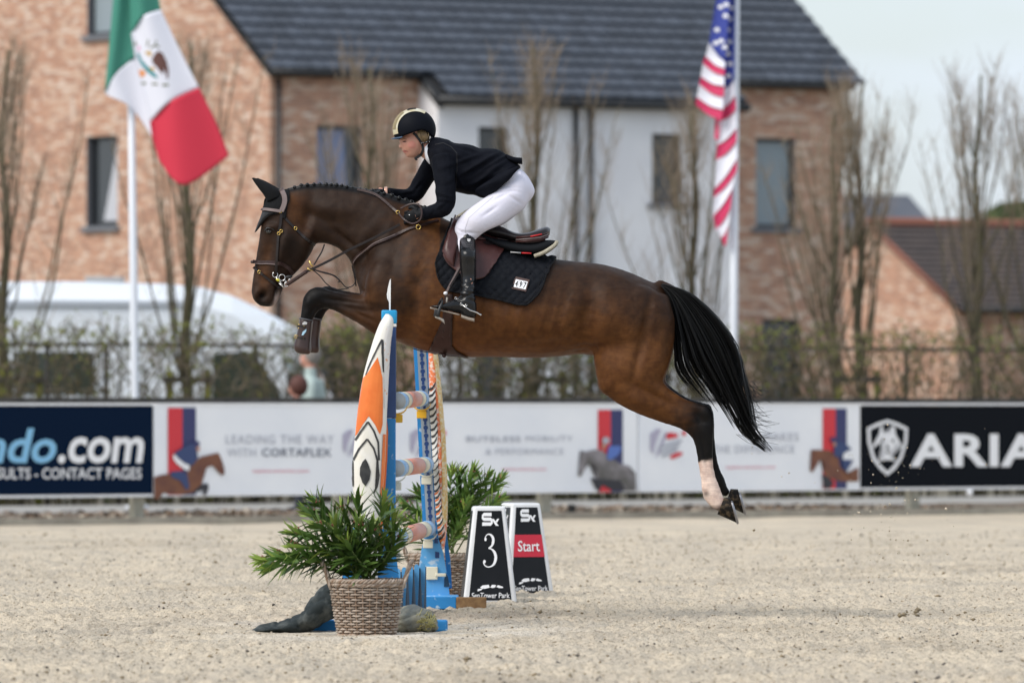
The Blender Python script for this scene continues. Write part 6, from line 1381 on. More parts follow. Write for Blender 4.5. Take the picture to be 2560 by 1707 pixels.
mk('seat', *pair_loft([(1142, 538, 1150, 566, .07), (1165, 540, 1172, 572, .10), (1200, 556, 1206, 590, .12), (1240, 562, 1244, 598, .14), (1262, 570, 1264, 602, .15), (1290, 582, 1290, 606, .17), (1318, 582, 1318, 606, .175), (1346, 573, 1348, 602, .165), (1366, 567, 1366, 594, .13), (1376, 572, 1374, 588, .07)], HD, pw=.85), SADD, saddle)
for dy_, m_ in ((592, SAD), (598, SAD), (603, SAD)):
    for sg in (-1, 1): mk('cantle_piping', *tubes([([HP(1290, dy_ + 3, sg * .165), HP(1320, dy_ + 1, sg * .180), HP(1350, dy_ - 3, sg * .165), HP(1370, dy_ - 11, sg * .11)], .0055)], 6), PIPE if dy_ == 598 else SAD, saddle)
RED = mat('logo_red', (.6, .02, .025), .5); SIL = mat('logo_silver', (.45, .45, .45), .4)
decal('logo_patch', [(1206, 609), (1216, 604), (1240, 603), (1256, 605), (1250, 611), (1235, 614), (1216, 614)], sv, LEAD, saddle, off=.010, maxlen=8); decal('logo_stitch', [(1226, 607), (1242, 606), (1242, 609), (1226, 610)], sv, RED, saddle, off=.016, maxlen=8)
for (a, b, m_) in (((1276, 632), (1302, 634), SIL), ((1304, 634), (1328, 635), RED)): mk('half_pad_lettering', *tubes([([HP(a[0], a[1], -.203), HP(b[0], b[1], -.204)], .004)], 5), m_, hpd)
mk('cantle_lettering', *tubes([([HP(1326, 593, -.182), HP(1354, 587, -.166)], .004)], 5), RED, saddle)
decal('flap_seam', line_poly([(1206, 628), (1218, 640), (1222, 655), (1214, 676), (1200, 692)], 1.4), sv, LEAD, saddle, off=.003, maxlen=8)
GIR = mat('girth_leather', (.022, .010, .008), .45, (.03, .014, .011), 15, spec=.3)
gv = None
hug('girth', [(1112, 735), (1132, 735), (1130, 800), (1125, 820), (1123, 846), (1130, 862), (1142, 876), (1172, 892), (1150, 892), (1107, 887), (1072, 877), (1082, 855), (1096, 828), (1106, 800)], GIR, saddle, off=.008, maxlen=8)
mk('girth_belly', *tubes([([HP(1110, 889, y) for y in (-.12, 0, .12)], .012)], 8), GIR, saddle)
strap('girth_strap', [(1035, 868), (1055, 874), (1076, 878)], 5, LEAD, saddle, off=.006)
# boots on the forelegs
for dx, dy, yo, lab in ((0, 0, -.12, 'brown leather tendon boot with brass studs on the near foreleg'), (21, -3, .12, 'brown leather tendon boot on the far foreleg, half hidden')):
    tb = empty('tendon_boot', HP(765 + dx, 840 + dy, yo), lab, 'tendon boot', 'tendon boots on the forelegs')
    V, Fc, _ = remesh([pair_loft([(749 + dx, 797 + dy, 783 + dx, 803 + dy, .042), (746 + dx, 815 + dy, 781 + dx, 822 + dy, .042), (741 + dx, 838 + dy, 778 + dx, 845 + dy, .041), (736 + dx, 855 + dy, 778 + dx, 864 + dy, .044), (734 + dx, 868 + dy, 778 + dx, 877 + dy, .046), (740 + dx, 880 + dy, 774 + dx, 885 + dy, .036), (750 + dx, 885 + dy, 768 + dx, 886 + dy, .015)], HD + yo, pw=.85)], .006, 2)
    mk('shell', V, Fc, mat('tendon_boot_leather', (.030, .014, .012), .35, (.04, .02, .017), 20, .1, 80), tb); bv = bvh_of(V, Fc)
    rim_ = [HP(750 + dx + 16 * (1 - math.cos(t)), 798 + dy + 3 * (1 - math.cos(t)) - 2, yo - .043 * math.sin(t)) for t in np.linspace(0, 2 * math.pi, 20)]; mk('top_binding', *tubes([(rim_, .0045)], 6), mat('neoprene', (.09, .09, .10), .7), tb)
    if yo < 0:
        decal('logo_shield', [(756, 808), (762, 803), (768, 806), (767, 811), (757, 812)], bv, SIL, tb, off=.003); decal('logo_blade', [(754, 838), (757, 829), (766, 822), (765, 829), (758, 838)], bv, mat('logo_pale_blue', (.35, .55, .68), .4), tb, off=.003)
        for x, y in ((760, 816), (745, 812), (744, 820), (759, 846)):
            h, n_ = hit_px(bv, x + (3 if x < 750 else 0), y); mk('stud', *blob_mesh(h if h is not None else HP(x, y, yo - .04), (.0045, .0045, .0045), seg=8, rn=5), BRASS, tb)
        mk('buckle', *torus(HP(742, 842, yo - .03), .009, .0026, UX, UZ, 12, 5), BRASS, tb)
        for yy in (812, 841): decal('fastening', [(744, yy), (764, yy + 3), (764, yy + 8), (743, yy + 5)], bv, LEAD, tb, off=.004, maxlen=6)
        decal('side_seam', line_poly([(778, 806), (776, 830), (774, 855), (772, 878)], 2), bv, mat('seam_grey', (.12, .11, .11), .6), tb, off=.003)
# ------------------------------------------------------------------ the rider
rider = empty('person', HP(1190, 560), 'rider in black jacket, white breeches and black helmet leaning forward on the horse', 'person')
def leg_y(px, py, clear): 
    h, n_ = hit_px(hb, px, py); return (h.y - HD - clear) if h is not None else -.2
JKT = mat('jacket_black', (.0042, .005, .0085), .75, (.006, .007, .011), 12, .5, 25, spec=.06); BRE = mat('breeches_white', (.72, .71, .81), .75, (.67, .66, .76), 6, .15, 60, spec=.2); BOOT = mat('riding_boot', (.005, .0055, .0065), .24, (.008, .0085, .010), 8, spec=.38); GLV = mat('glove_black', (.005, .006, .008), .6, (.008, .009, .011), 40, spec=.2)
SKIN = mat('skin', (.52, .27, .195), .5, (.46, .21, .155), 14, lo=.4, hi=.7); HELM = mat('helmet_black', (.0035, .0045, .008), .6, spec=.08); GOLD = mat('helmet_gold', (.62, .52, .30), .35, (.75, .70, .55), 25, metal=.5); GLIT = mat('helmet_glitter', (.42, .34, .19), .6, (.30, .24, .13), 400, .8, 600, metal=.3); BLOND = mat('blond_hair', (.36, .26, .14), .6, (.26, .18, .10), 60)
ky, cy_, ay = leg_y(1160, 590, .085), leg_y(1170, 660, .115), leg_y(1165, 750, .10)
thigh = lambda sg: [(1300, 424, 1322, 500, .085, sg * .075), (1280, 440, 1312, 520, .10, sg * .10), (1252, 465, 1290, 538, .095, sg * .135), (1210, 497, 1256, 562, .085, sg * .18), (1170, 526, 1216, 580, .072, sg * .22), (1146, 550, 1194, 597, .062, sg * -ky), (1137, 574, 1182, 610, .056, sg * -ky * 1.02), (1142, 600, 1184, 626, .050, sg * -ky * 1.05), (1150, 640, 1186, 650, .045, sg * -cy_)]
pelvis = [(1225, 392, 1205, 480, .12), (1258, 398, 1235, 505, .15), (1290, 414, 1265, 530, .175), (1316, 436, 1300, 522, .165), (1332, 462, 1326, 500, .10), (1337, 476, 1336, 484, .03)]
V, Fc, Nv = remesh([pair_loft(pelvis, HD, pw=.85), pair_loft(thigh(-1), HD), pair_loft(thigh(1), HD)], .0085, 6)
px_ = HX + V[:, 0] / V[:, 1] * F; py_ = HY - (V[:, 2] - CAMH) / V[:, 1] * F
wr = sum(.009 * np.exp(-(((px_ - a) * math.cos(q) + (py_ - b) * math.sin(q)) / 22) ** 2 - (((py_ - b) * math.cos(q) - (px_ - a) * math.sin(q)) / 3.2) ** 2) for a, b, q in ((1275, 466, .15), (1280, 475, .28), (1262, 478, -.1), (1225, 528, -.6), (1160, 590, .3), (1150, 578, .5), (1290, 500, .6), (1255, 490, -.5), (1172, 582, .1)))
V = V - Nv * (wr * np.clip(-Nv[:, 1], 0, 1))[:, None]; mk('breeches', V, Fc, BRE, rider)
bvb = bvh_of(V, Fc); decal('knee_patch_seam', line_poly([(1233, 492), (1200, 520), (1172, 545), (1163, 572), (1166, 590)], 1.3), bvb, mat('breeches_seam', (.5, .5, .56), .8), rider, off=.001, maxlen=8)
# jacket with sleeves
torso = [(1078, 347, 1062, 384, .05), (1092, 343, 1070, 398, .10), (1112, 347, 1082, 425, .165), (1138, 357, 1100, 452, .185), (1166, 360, 1126, 474, .18), (1203, 371, 1158, 484, .165), (1239, 372, 1190, 490, .16), (1266, 386, 1212, 496, .17), (1288, 404, 1228, 492, .178), (1300, 416, 1243, 482, .178), (1302, 420, 1250, 476, .17)]
sh_n, el_n, wr_n = HP(1108, 398, -.165), HP(1115, 515, -.245), HP(1058, 537, -.17); sh_f, el_f, wr_f = HP(1090, 400, .16), HP(1035, 483, .235), HP(966, 481, .10)
sleeve_n = limb([sh_n, HP(1110, 430, -.20), HP(1114, 470, -.235), HP(1115, 508, -.245), HP(1108, 522, -.24), HP(1085, 531, -.21), wr_n], [.072, .066, .060, .056, .052, .043, .036]); sleeve_f = limb([sh_f, HP(1072, 425, .19), HP(1052, 455, .225), HP(1036, 480, .235), HP(1018, 489, .22), HP(990, 486, .16), wr_f], [.068, .060, .055, .052, .047, .040, .032])
V, Fc, Nv = remesh([pair_loft(torso, HD, pw=.85), sleeve_n, sleeve_f], .0085, 4)
px_ = HX + V[:, 0] / V[:, 1] * F; py_ = HY - (V[:, 2] - CAMH) / V[:, 1] * F
fold = np.zeros(len(V))
for a, b, q, ln, wd, am in ((1180, 420, -.5, 60, 5, .010), (1205, 405, -.5, 55, 4, .008), (1225, 430, -.65, 50, 5, .010), (1160, 400, -.35, 45, 4, .008), (1245, 400, -.5, 35, 3.5, .008), (1255, 440, -.75, 45, 4, .008), (1200, 450, -.4, 45, 5, .010), (1130, 380, .5, 30, 4, .008), (1145, 440, 1.1, 40, 4, .008), (1100, 430, 1.2, 16, 3, .006), (1112, 500, .1, 24, 3, .007), (1118, 490, .3, 22, 3, .006), (1100, 515, -.6, 16, 3, .006), (1080, 525, -1.1, 12, 2.6, .005), (1040, 465, -.9, 18, 3, .006), (1020, 480, -.2, 18, 3, .006), (1170, 372, .3, 25, 3, .007)):
    u = (px_ - a) * math.cos(q) + (py_ - b) * math.sin(q); w = -(px_ - a) * math.sin(q) + (py_ - b) * math.cos(q); fold += am * np.exp(-(u / ln) ** 2 - (w / wd) ** 2) - am * .6 * np.exp(-(u / ln) ** 2 - ((w - wd * 2) / wd) ** 2)
V = V + Nv * (fold * np.clip(.25 - Nv[:, 1], 0, 1))[:, None]; V = V + Nv * ((vnoise(px_ / 16, py_ / 16, 6) - .5) * .006)[:, None]
mk('jacket', V, Fc, JKT, rider); bj = bvh_of(V, Fc)
mk('jacket_vent', *pair_loft([(1266, 386, 1268, 402, .09), (1285, 393, 1284, 408, .10), (1305, 395, 1306, 411, .10)], HD - .02, pw=.6), JKT, rider)
for sg in (-1, 1): mk('hem_panel', *pair_loft([(1300, 416, 1246, 436, .020, sg * .176), (1292, 428, 1228, 450, .024, sg * .198), (1268, 456, 1206, 464, .024, sg * .212), (1242, 479, 1190, 476, .020, sg * .20), (1216, 494, 1188, 486, .012, sg * .18)], HD), JKT, rider)
decal('shoulder_seam', line_poly([(1088, 362), (1108, 358), (1128, 368), (1142, 384)], 2.0), bj, mat('jacket_seam', (.004, .004, .006), .8), rider, off=.002, maxlen=7); decal('armhole_seam', line_poly([(1142, 384), (1143, 410), (1141, 440), (1140, 476)], 1.6), bj, MATS['jacket_seam'], rider, off=.002, maxlen=7)
mk('stock_collar', *pair_loft([(1072, 358, 1057, 376, .052), (1082, 374, 1060, 390, .058), (1086, 390, 1066, 402, .056), (1088, 404, 1074, 411, .045)], HD, pw=.9), mat('stock_white', (.72, .74, .80), .7), rider)
mk('jacket_collar', *pair_loft([(1080, 343, 1066, 372, .064), (1092, 344, 1073, 392, .080), (1104, 352, 1078, 412, .085)], HD + .0, pw=.9), JKT, rider)
# head, neck and the body under the clothes as one skin
hd = [(1003, 340, 1074, 322, .066), (998, 350, 1072, 342, .071), (999, 357, 1068, 358, .069), (1003, 367, 1062, 370, .063), (1006, 374, 1057, 378, .057), (1010, 381, 1050, 386, .048), (1017, 389, 1042, 392, .036), (1024, 394, 1037, 395, .018)]
sk_shapes = [pair_loft([(1025, 285, 1050, 285, .03), (1003, 300, 1075, 298, .06), (998, 320, 1078, 315, .07)] + hd, HD, n=5, pw=.92), limb([HP(1052, 360), HP(1064, 376), HP(1082, 388)], [.048, .046, .042]),
             pair_loft([(1000, 352, 1008, 350, .008), (998.5, 360, 1009, 360, .010), (996.5, 366, 1010, 366, .014), (1000, 371.5, 1011, 370, .013)], HD), pair_loft([(1005, 375, 1015, 374, .017), (1007.5, 378, 1016, 378, .019), (1008.5, 382, 1016, 382, .017), (1012, 386, 1020, 386, .012)], HD), pair_loft([(1014, 388, 1026, 386, .016), (1018, 394, 1030, 394, .016)], HD),
             pair_loft([(1100, 360, 1088, 440, .13), (1160, 372, 1130, 468, .15), (1225, 385, 1190, 480, .13), (1290, 424, 1262, 520, .15), (1318, 450, 1300, 505, .11)], HD), limb([sh_n, el_n, wr_n], [.035, .03, .024]), limb([sh_f, el_f, wr_f], [.035, .03, .024]), limb([HP(1090, 392, -.02), HP(1104, 400, -.11), sh_n], [.025, .022, .022]), limb([HP(1090, 392, .02), HP(1096, 402, .10), sh_f], [.025, .022, .022]),
             limb([wr_n, HP(1040, 542, -.165)], [.026, .024]), limb([wr_f, HP(945, 477, .085)], [.024, .022])]
for sg in (-1, 1): sk_shapes += [limb([HP(1300, 470, sg * .08), HP(1230, 525, sg * .16), HP(1172, 590, sg * -ky * .88), HP(1170, 660, sg * -cy_), HP(1172, 750, sg * -ay), HP(1120, 778, sg * -ay)], [.06, .05, .028, .028, .024, .02])]
V, Fc, Nv = remesh(sk_shapes, .0052, 3, .5)
px_ = HX + V[:, 0] / V[:, 1] * F; py_ = HY - (V[:, 2] - CAMH) / V[:, 1] * F
fg = lambda a, b, rx, ry: np.exp(-((px_ - a) / rx) ** 2 - ((py_ - b) / ry) ** 2)
V = V + Nv * ((-.008 * fg(1010, 353, 6, 4) - .006 * fg(1013, 379.2, 7, 1.1) - .004 * fg(1014, 385, 5, 2) + .004 * fg(1026, 366, 9, 7) - .003 * fg(1006, 372, 3, 2) + .003 * fg(1005, 348, 6, 2.5)) * np.clip(-Nv[:, 1] * 1.4, 0, 1))[:, None]
fb = mk('body', V, Fc, SKIN, rider); bf = bvh_of(V, Fc)
decal('eye', [(1006.5, 354.2), (1010, 352.4), (1014.5, 352.6), (1016, 354.0), (1012, 355.6), (1008, 355.6)], bf, mat('lash_dark', (.07, .035, .025), .6), fb, off=.0012, maxlen=3); decal('eyebrow', line_poly([(1004, 349.5), (1010, 347.6), (1017, 348.4)], 1.4), bf, mat('brow', (.22, .13, .08), .7), fb, off=.0015, maxlen=3)
decal('lips', [(1007, 376.6), (1011, 376.0), (1018, 378.6), (1020, 379.6), (1015, 381.4), (1009, 381.2)], bf, mat('lip', (.42, .13, .11), .45), fb, off=.0012, maxlen=3); decal('mouth_line', line_poly([(1008, 378.8), (1013, 378.7), (1020.5, 379.8)], .9), bf, mat('mouth_dark', (.12, .03, .03), .6), fb, off=.0022, maxlen=3)
decal('nostril', blob(1002.6, 370.4, 1.8, .9, 8), bf, MATS['mouth_dark'], fb, off=.0015, maxlen=3); decal('cheek_flush', blob(1030, 362, 10, 9, 16), bf, mat('skin_flush', (.50, .205, .16), .5), fb, off=.0006, maxlen=4)
# hair under the helmet
mk('hair', *pair_loft([(1036, 326, 1070, 322, .066), (1042, 336, 1074, 334, .072), (1048, 346, 1074, 346, .070), (1054, 355, 1070, 354, .058), (1058, 360, 1066, 360, .04)], HD), BLOND, rider)
rs = random.Random(12); st = []
for k in range(40):
    x = rs.uniform(1043, 1070); pts = [HP(x + rs.uniform(-2, 2), 328, -.070), HP(x + 2, 340, -.078), HP(x * .5 + 1061 * .5 + 1, 355, -.064)]; st.append((pts, [.0016, .0018, .0014]))
tag(mk('hair_strands', *tubes(st, 3), BLOND, rider), kind='stuff')
# helmet
hc = HP(1036.5, 325); ra, rw, rc = 53.5 / F * HD, .112, 53 / F * HD; tilt = R(-8)
rimz = lambda px: HY and (CAMH + (HY - np.interp(px, [981, 1000, 1020, 1036, 1050, 1062, 1074, 1082, 1090], [346, 345, 338, 332, 327, 327, 334, 344, 342])) / F * HD)
def dome(scale=1.0, lo_=0.0):
    rings = []
    for i in range(15):
        v = i / 14; ring = []
        for k in range(36):
            a = 2 * math.pi * k / 36; 
            ex = hc.x + scale * ra * math.cos(a) * math.sin(v * 1.75); ppx = HX + ex / HD * F; zr = rimz(ppx); cz = max(-.62, min(.5, (zr - hc.z) / rc)); tm = math.acos(cz); th = v * tm
            ring.append((hc.x + scale * ra * math.cos(a) * math.sin(th) * (1.0), hc.y + scale * rw * math.sin(a) * math.sin(th), hc.z + scale * rc * math.cos(th)))
        rings.append(ring)
    return rings
rg = dome(); V, Fc = ring_loft(rg, caps=False); hel = mk('helmet', V, Fc, HELM, rider); md = hel.modifiers.new('thickness', 'SOLIDIFY'); md.thickness = .010; md.offset = 1
bh = bvh_of(V, Fc)
def band(name, a0, a1, w0, w1, m, off):
    """strip over the crown from the front rim, a = angle from the front rim (0) over the top"""
    rows = []
    for i in range(25):
        f = i / 24; th = R(a0 + (a1 - a0) * f); wv = w0 + (w1 - w0) * f; row = []
        for j in range(9):
            y = (j / 4 - 1) * wv; k = math.sqrt(max(0, 1 - (y / rw) ** 2)); row.append((hc.x - (ra * k + off) * math.cos(th), hc.y + y * 1.02, hc.z + (rc * k + off) * math.sin(th)))
        rows.append(row)
    return mk(name, *grid_mesh(rows), m, hel)
band('gold_crest', -14, 122, .074, .058, GOLD, .003); band('glitter_inset', 0, 58, .058, .050, GLIT, .005); band('vent_inset', 70, 94, .044, .036, HELM, .005)
rows = []
for j in range(15):                                                  # peak
    a = math.pi + (j / 14 - .5) * 1.9; ex = hc.x + ra * .97 * math.cos(a); y = hc.y + rw * .97 * math.sin(a); ppx = HX + ex / HD * F; z = float(rimz(ppx)) + .004; o_ = .016 * math.cos((j / 14 - .5) * math.pi)
    rows.append([(ex, y, z), (ex - o_ * .5, y, z - .004), (ex - o_, y, z - .006), (ex - o_, y, z - .011), (ex, y, z - .008)])
mk('peak', *ring_loft(rows), mat('peak_blue', (.035, .07, .13), .4), hel)
def face_strap(name, pts, w_px, m):
    A = cat(pts, 5); W_, N_ = [], []
    for x, y in A:
        h, n_ = hit_px(bf, x, y); yy = -.072
        if h is None or (h.y - HD) > -.02: h = HP(x, y, -.055 if y < 385 else -.03); n_ = Vector((0, -1, 0))
        W_.append(h + n_ * .004); N_.append(n_)
    V, Fc = ribbon(W_, N_, w_px / F * HD, .003); mk(name, V, Fc, m, hel, smooth=False)
WEB = mat('webbing', (.008, .009, .011), .7)
face_strap('chin_strap', [(1034, 333), (1043, 343), (1050, 353), (1056, 364), (1057, 376), (1052, 388), (1043, 394), (1037, 398)], 6.5, WEB)
rs_ = [HP(1080, 344, -.055), HP(1072, 354, -.070), HP(1060, 360, -.074)]; mk('rear_strap', *tubes([(rs_, .0045)], 6), WEB, hel)
for x, y in ((1054, 359.5), (1066.5, 356.5), (1058, 358)): mk('rivet', *blob_mesh(HP(x, y, -.078), (.003, .003, .003), seg=8, rn=5), STL, hel)
mk('strap_end', *blob_mesh(HP(1040, 399, -.02), (.010, .006, .005), Matrix.Rotation(R(20), 3, 'Y')), WEB, hel)
# tall boots
for sg in (-1, 1):
    c1, c2 = sg * -cy_, sg * -ay
    V, Fc, Nv = remesh([pair_loft([(1152, 590, 1180, 584, .030, sg * -ky * 1.12), (1149, 600, 1189, 603, .054, sg * -ky * 1.1), (1149, 630, 1191, 632, .058, c1), (1150, 665, 1192, 665, .060, c1), (1153, 700, 1191, 702, .056, c1), (1151, 728, 1190, 732, .050, c2), (1147, 748, 1191, 752, .046, c2), (1146, 765, 1193, 772, .043, c2), (1150, 782, 1191, 793, .040, c2), (1156, 790, 1188, 797, .03, c2)], HD, seg=22),
                        pair_loft([(1176, 750, 1172, 792, .036, c2), (1148, 745, 1146, 785, .042, c2), (1126, 755, 1124, 779, .046, c2 + sg * .01), (1104, 762, 1102, 774, .046, c2 + sg * .015), (1086, 765, 1084, 770, .036, c2 + sg * .018), (1078, 767, 1077, 769, .016, c2 + sg * .018)], HD, seg=18)], .007, 3)
    px_ = HX + V[:, 0] / V[:, 1] * F; py_ = HY - (V[:, 2] - CAMH) / V[:, 1] * F; cr = np.zeros(len(V))
    for k, (yy, am) in enumerate(((706, .005), (714, .006), (722, .007), (729, .007), (736, .007), (743, .007), (750, .006))): cr += am * np.exp(-((py_ - yy - 4 * np.sin((px_ - 1150) / 11 + k * 1.7)) / 2.6) ** 2)
    V = V - Nv * (cr * (px_ > 1138))[:, None]; bt = mk('boot', V, Fc, BOOT, rider)
    for a, b, w_, nm in (([(1077, 771.5), (1100, 777), (1125, 783), (1150, 789)], .005, .044, 'sole'), ([(1154, 794), (1170, 800), (1187, 804)], .009, .036, 'heel')):
        mk(nm, *pair_loft([(x, y - 2 - (4 if nm == 'heel' else 0), x, y + 2, w_ * (.5 if i == 0 and nm == 'sole' else 1), c2 + sg * .01) for i, (x, y) in enumerate(a)], HD, pw=.6), mat('boot_sole', (.33, .29, .24), .7, (.2, .17, .14), 30), bt)
    if sg < 0:
        bb_ = bvh_of(V, Fc); decal('boot_badge', [(1168, 598), (1176, 598.5), (1175.5, 604), (1172, 606.5), (1168.5, 604)], bb_, SIL, bt, off=.004, maxlen=5)
        for yy in (609, 613, 617): decal('stitch', line_poly([(1165, yy), (1172, yy + .8), (1179, yy)], 1.2), bb_, mat('stitch', (.03, .032, .036), .4), bt, off=.003, maxlen=5)
        strap_p = [(1140, 749), (1150, 756), (1162, 766), (1178, 776), (1190, 781)]; A = cat(strap_p, 4); W_ = []
        for x, y in A:
            h, n_ = hit_px(bb_, x, y); W_.append((h + n_ * .003) if h is not None else HP(x, y, c2 - .04))
        mk('spur_strap', *tubes([(W_, .0055)], 6), BLACK, bt)
        mk('spur', *tubes([([HP(1155, 763, c2 - .047), HP(1176, 778, c2 - .05), HP(1192, 783, c2 - .03), HP(1200, 788, c2 - .0), HP(1204, 789, c2)], [.003, .003, .004, .0045, .006])], 7), STL, bt)
        for x, y in ((1154, 763), (1166, 766), (1141, 748)): mk('spur_buckle', *torus(HP(x, y, c2 - .05), .006, .0018, UX, UZ, 10, 5), STL, bt)
# stirrups hang from the saddle
IRON = mat('stirrup_black', (.012, .012, .013), .4)
for sg in (-1, 1):
    c2 = sg * -ay; yo = c2 + sg * .012; o_ = [(1107, 748), (1101, 757), (1095, 770), (1090, 786), (1089, 794)]
    for k in (-1, 1): mk('stirrup', *tubes([([HP(x + (1 - k) * 3.5 * (i > 0), y, yo + k * .052 * min(1, i / 1.5)) for i, (x, y) in enumerate(o_)], [.006, .007, .009, .011, .011])], 7), IRON, saddle)
    V, Fc = pair_loft([(1088, 790, 1090, 797, .058, yo), (1100, 794, 1103, 803, .06, yo), (1111, 800, 1114, 812, .058, yo)], HD, pw=.5); mk('stirrup_tread', V, Fc, mat('tread_grey', (.30, .28, .25), .6), saddle)
    mk('stirrup_side', *pair_loft([(1088, 775, 1087, 793, .006, yo - .055 * -sg), (1098, 777, 1098, 796, .006, yo - .055 * -sg)], HD), IRON, saddle)
    ly = c2 + sg * -.045; pts = [(1148, 672), (1136, 696), (1124, 718), (1115, 738)]
    for dx in (0, 5): mk('stirrup_leather', *ribbon([HP(x + dx * (1 - i / 4), y, leg_y(x, y, .045) * -sg) for i, (x, y) in enumerate(pts)], [Vector((0, sg, 0))] * 4, .012, .004), PIPE if dx == 0 else LEAD, saddle, smooth=False)
    mk('leather_keeper', *blob_mesh(HP(1115, 735, leg_y(1115, 735, .05) * -sg), (.012, .009, .010)), P_WHT, saddle); mk('stirrup_stem', *tubes([([HP(1119, 745, leg_y(1119, 745, .045) * -sg), HP(1118, 762, leg_y(1119, 745, .045) * -sg)], .006)], 6), MATS['tread_grey'], saddle)
# hands in gloves, five fingers each, closed on the reins
def hand(wrist, fwd, upv, sidev, curl, name, s=1.0):
    """fwd: from the wrist to the knuckles; upv: back of the hand; sidev: towards the thumb"""
    fwd, upv, sidev = fwd.normalized(), upv.normalized(), sidev.normalized(); kn = wrist + fwd * .085 * s
    sh = [limb([wrist - fwd * .03, wrist, wrist + fwd * .03], [.027 * s, .027 * s, .028 * s])]
    rot = Matrix((fwd, sidev, upv)).transposed(); sh.append(blob_mesh(wrist + fwd * .045 * s, (.052 * s, .040 * s, .019 * s), rot))
    for i, (off, ln) in enumerate(((.030, .92), (.010, 1.0), (-.010, .95), (-.029, .78))):
        b = kn + sidev * off * s - fwd * .008; pts = [b]; d_ = fwd.copy(); ax = sidev
        for k, l_ in enumerate((.040, .026, .021)):
            d_ = (Matrix.Rotation(R(curl[k]), 3, ax) @ d_); pts.append(pts[-1] + d_ * l_ * ln * s)
        sh.append(limb(pts, [.0105 * s, .0098 * s, .009 * s, .0075 * s], 3, 8))
    tb_ = wrist + fwd * .025 * s + sidev * .028 * s; t1 = tb_ + (fwd * .7 + sidev * .55 - upv * .2).normalized() * .036 * s; t2 = t1 + (fwd * .9 - sidev * .1 - upv * .45).normalized() * .028 * s
    sh.append(limb([tb_, t1, t2], [.0135 * s, .0115 * s, .009 * s], 3, 8))
    V, Fc, _ = remesh(sh, .0034, 1); return mk(name, V, Fc, GLV, rider)
# near fist: knuckles forward-left, thumb uppermost; far hand pressed forward along the crest
fw = HP(1010, 546, -.15) - wr_n
cu = 1 if (Matrix.Rotation(R(60), 3, Vector((.1, -.1, 1)).normalized()) @ fw.normalized()).y > 0 else -1
hand(wr_n + fw.normalized() * .01, fw, Vector((-.15, -1, .05)), Vector((.1, -.1, 1)), [c * cu for c in (48, 78, 50)], 'glove', 1.0)
fw2 = HP(915, 476, .045) - wr_f; sd = Vector((.05, -1, .25)); up2 = Vector((.1, .25, 1)); axs = sd.normalized(); cu2 = 1 if (Matrix.Rotation(R(60), 3, axs) @ fw2.normalized()).z < 0 else -1
hand(wr_f, fw2, up2, sd, [c * cu2 for c in (12, 26, 22)], 'glove', .92)
mk('glove_cuff', *limb([wr_n + Vector((.022, .0, .004)), wr_n, wr_n - Vector((.022, 0, .004))], [.039, .038, .034]), GLV, rider)
for x, y in ((1025, 540), (1012, 550)): mk('glove_stud', *blob_mesh(HP(x, y, -.205), (.004, .003, .004), seg=8, rn=5), STL, rider)
mk('watch', *limb([wr_f + Vector((-.012, 0, 0)), wr_f + Vector((.006, 0, .001))], [.034, .034]), mat('watch_rose', (.65, .38, .28), .3, metal=.6), rider)
# the loop of rein round the fist and over the crest
rein('rein_over_crest', [(893, 474), (915, 478), (940, 487), (962, 503), (982, 521), (993, 530)], 0, LEA, bridle, lift=.008, y0=-.02, y1=-.12, flat=6.5); mk('rein_buckle', *torus(P(995, 531, HD - .16), .010, .0028, UX, UZ, 12, 5), BRASS, bridle)
lp = cat([(997, 534, -.17), (1010, 550, -.225), (1030, 561, -.24), (1048, 555, -.24), (1055, 540, -.235), (1053, 522, -.225), (1042, 512, -.215), (1022, 514, -.20), (1003, 523, -.19)], 5)
mk('rein_loop', *ribbon([HP(a, b, c) for a, b, c in lp], [Vector((0, -1, .3))] * len(lp), .010, .004), LEA, bridle, smooth=False)

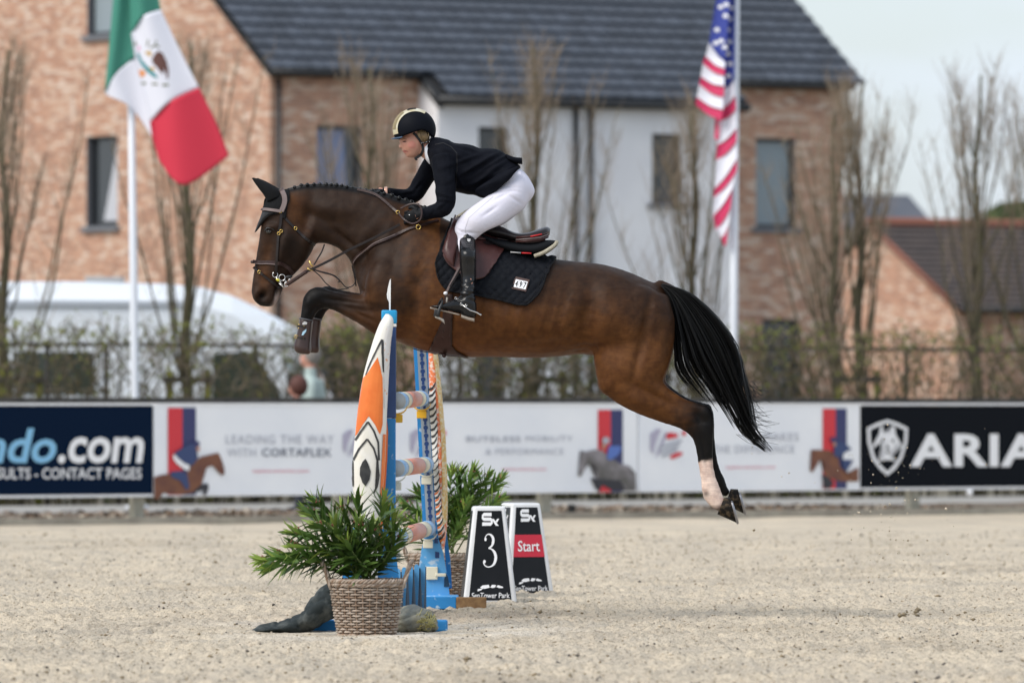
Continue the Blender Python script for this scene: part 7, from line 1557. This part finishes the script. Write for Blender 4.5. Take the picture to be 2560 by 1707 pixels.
# ------------------------------------------------------------------ two spectators behind the boards
def spectator(px, py, d, face_left, top_m, hair_m, label, s=1.0, lowres=.02):
    hd_ = P(px, py, d); z0 = 0.0; h = hd_.z; o = empty('person', (hd_.x, d, 0), label, 'person', 'spectators behind the fence'); k = h / 1.58; q = -1 if face_left else 1
    X = lambda x, y, z: Vector((hd_.x + x * k, d + y * k, z * k))
    sh = [blob_mesh(X(0, 0, 1.58), (.085 * k, .075 * k, .115 * k)), blob_mesh(X(q * .05, 0, 1.545), (.055 * k, .05 * k, .07 * k)), blob_mesh(X(q * .098, 0, 1.56), (.016 * k, .014 * k, .02 * k)), limb([X(0, 0, 1.48), X(-q * .01, 0, 1.38)], [.055 * k, .065 * k]),
          limb([X(-q * .01, 0, 1.36), X(0, 0, 1.2), X(0, 0, 1.0), X(0, 0, .88)], [.13 * k, .16 * k, .14 * k, .16 * k])]
    for sy in (-1, 1): sh += [limb([X(0, sy * .12, 1.34), X(-q * .02, sy * .21, 1.28), X(0, sy * .24, 1.05), X(q * .14, sy * .20, .95), X(q * .2, sy * .17, .97)], [.06 * k, .06 * k, .05 * k, .042 * k, .03 * k]), limb([X(0, sy * .09, .9), X(0, sy * .1, .5), X(-q * .02, sy * .1, .08), X(q * .1, sy * .1, .05)], [.09 * k, .065 * k, .05 * k, .045 * k])]
    V, Fc, _ = remesh(sh, lowres, 3); idx = []
    for f in Fc:
        z = np.mean(V[list(f)], 0)[2] / k; idx.append(0 if z > 1.47 else (1 if z > .88 else 2))
    mk('body', V, Fc, [SKIN, top_m, mat('trousers_dark', (.03, .035, .05), .8)], o, idx=idx)
    mk('hair', *blob_mesh(X(-q * .02 * s, 0, 1.60), (.098 * k * s, .09 * k * s, .112 * k * s)), hair_m, o); return o, X
sp_o, X = spectator(775, 892, 97.5, True, mat('jacket_mint', (.36, .44, .42), .8), mat('hair_grey', (.22, .20, .18), .8), 'grey haired spectator in a pale green top behind the fence')
spectator(742, 968, 95.5, True, mat('jacket_plum', (.16, .08, .07), .85), mat('hair_auburn', (.085, .028, .02), .7), 'auburn haired spectator seen low behind the fence', 1.22)
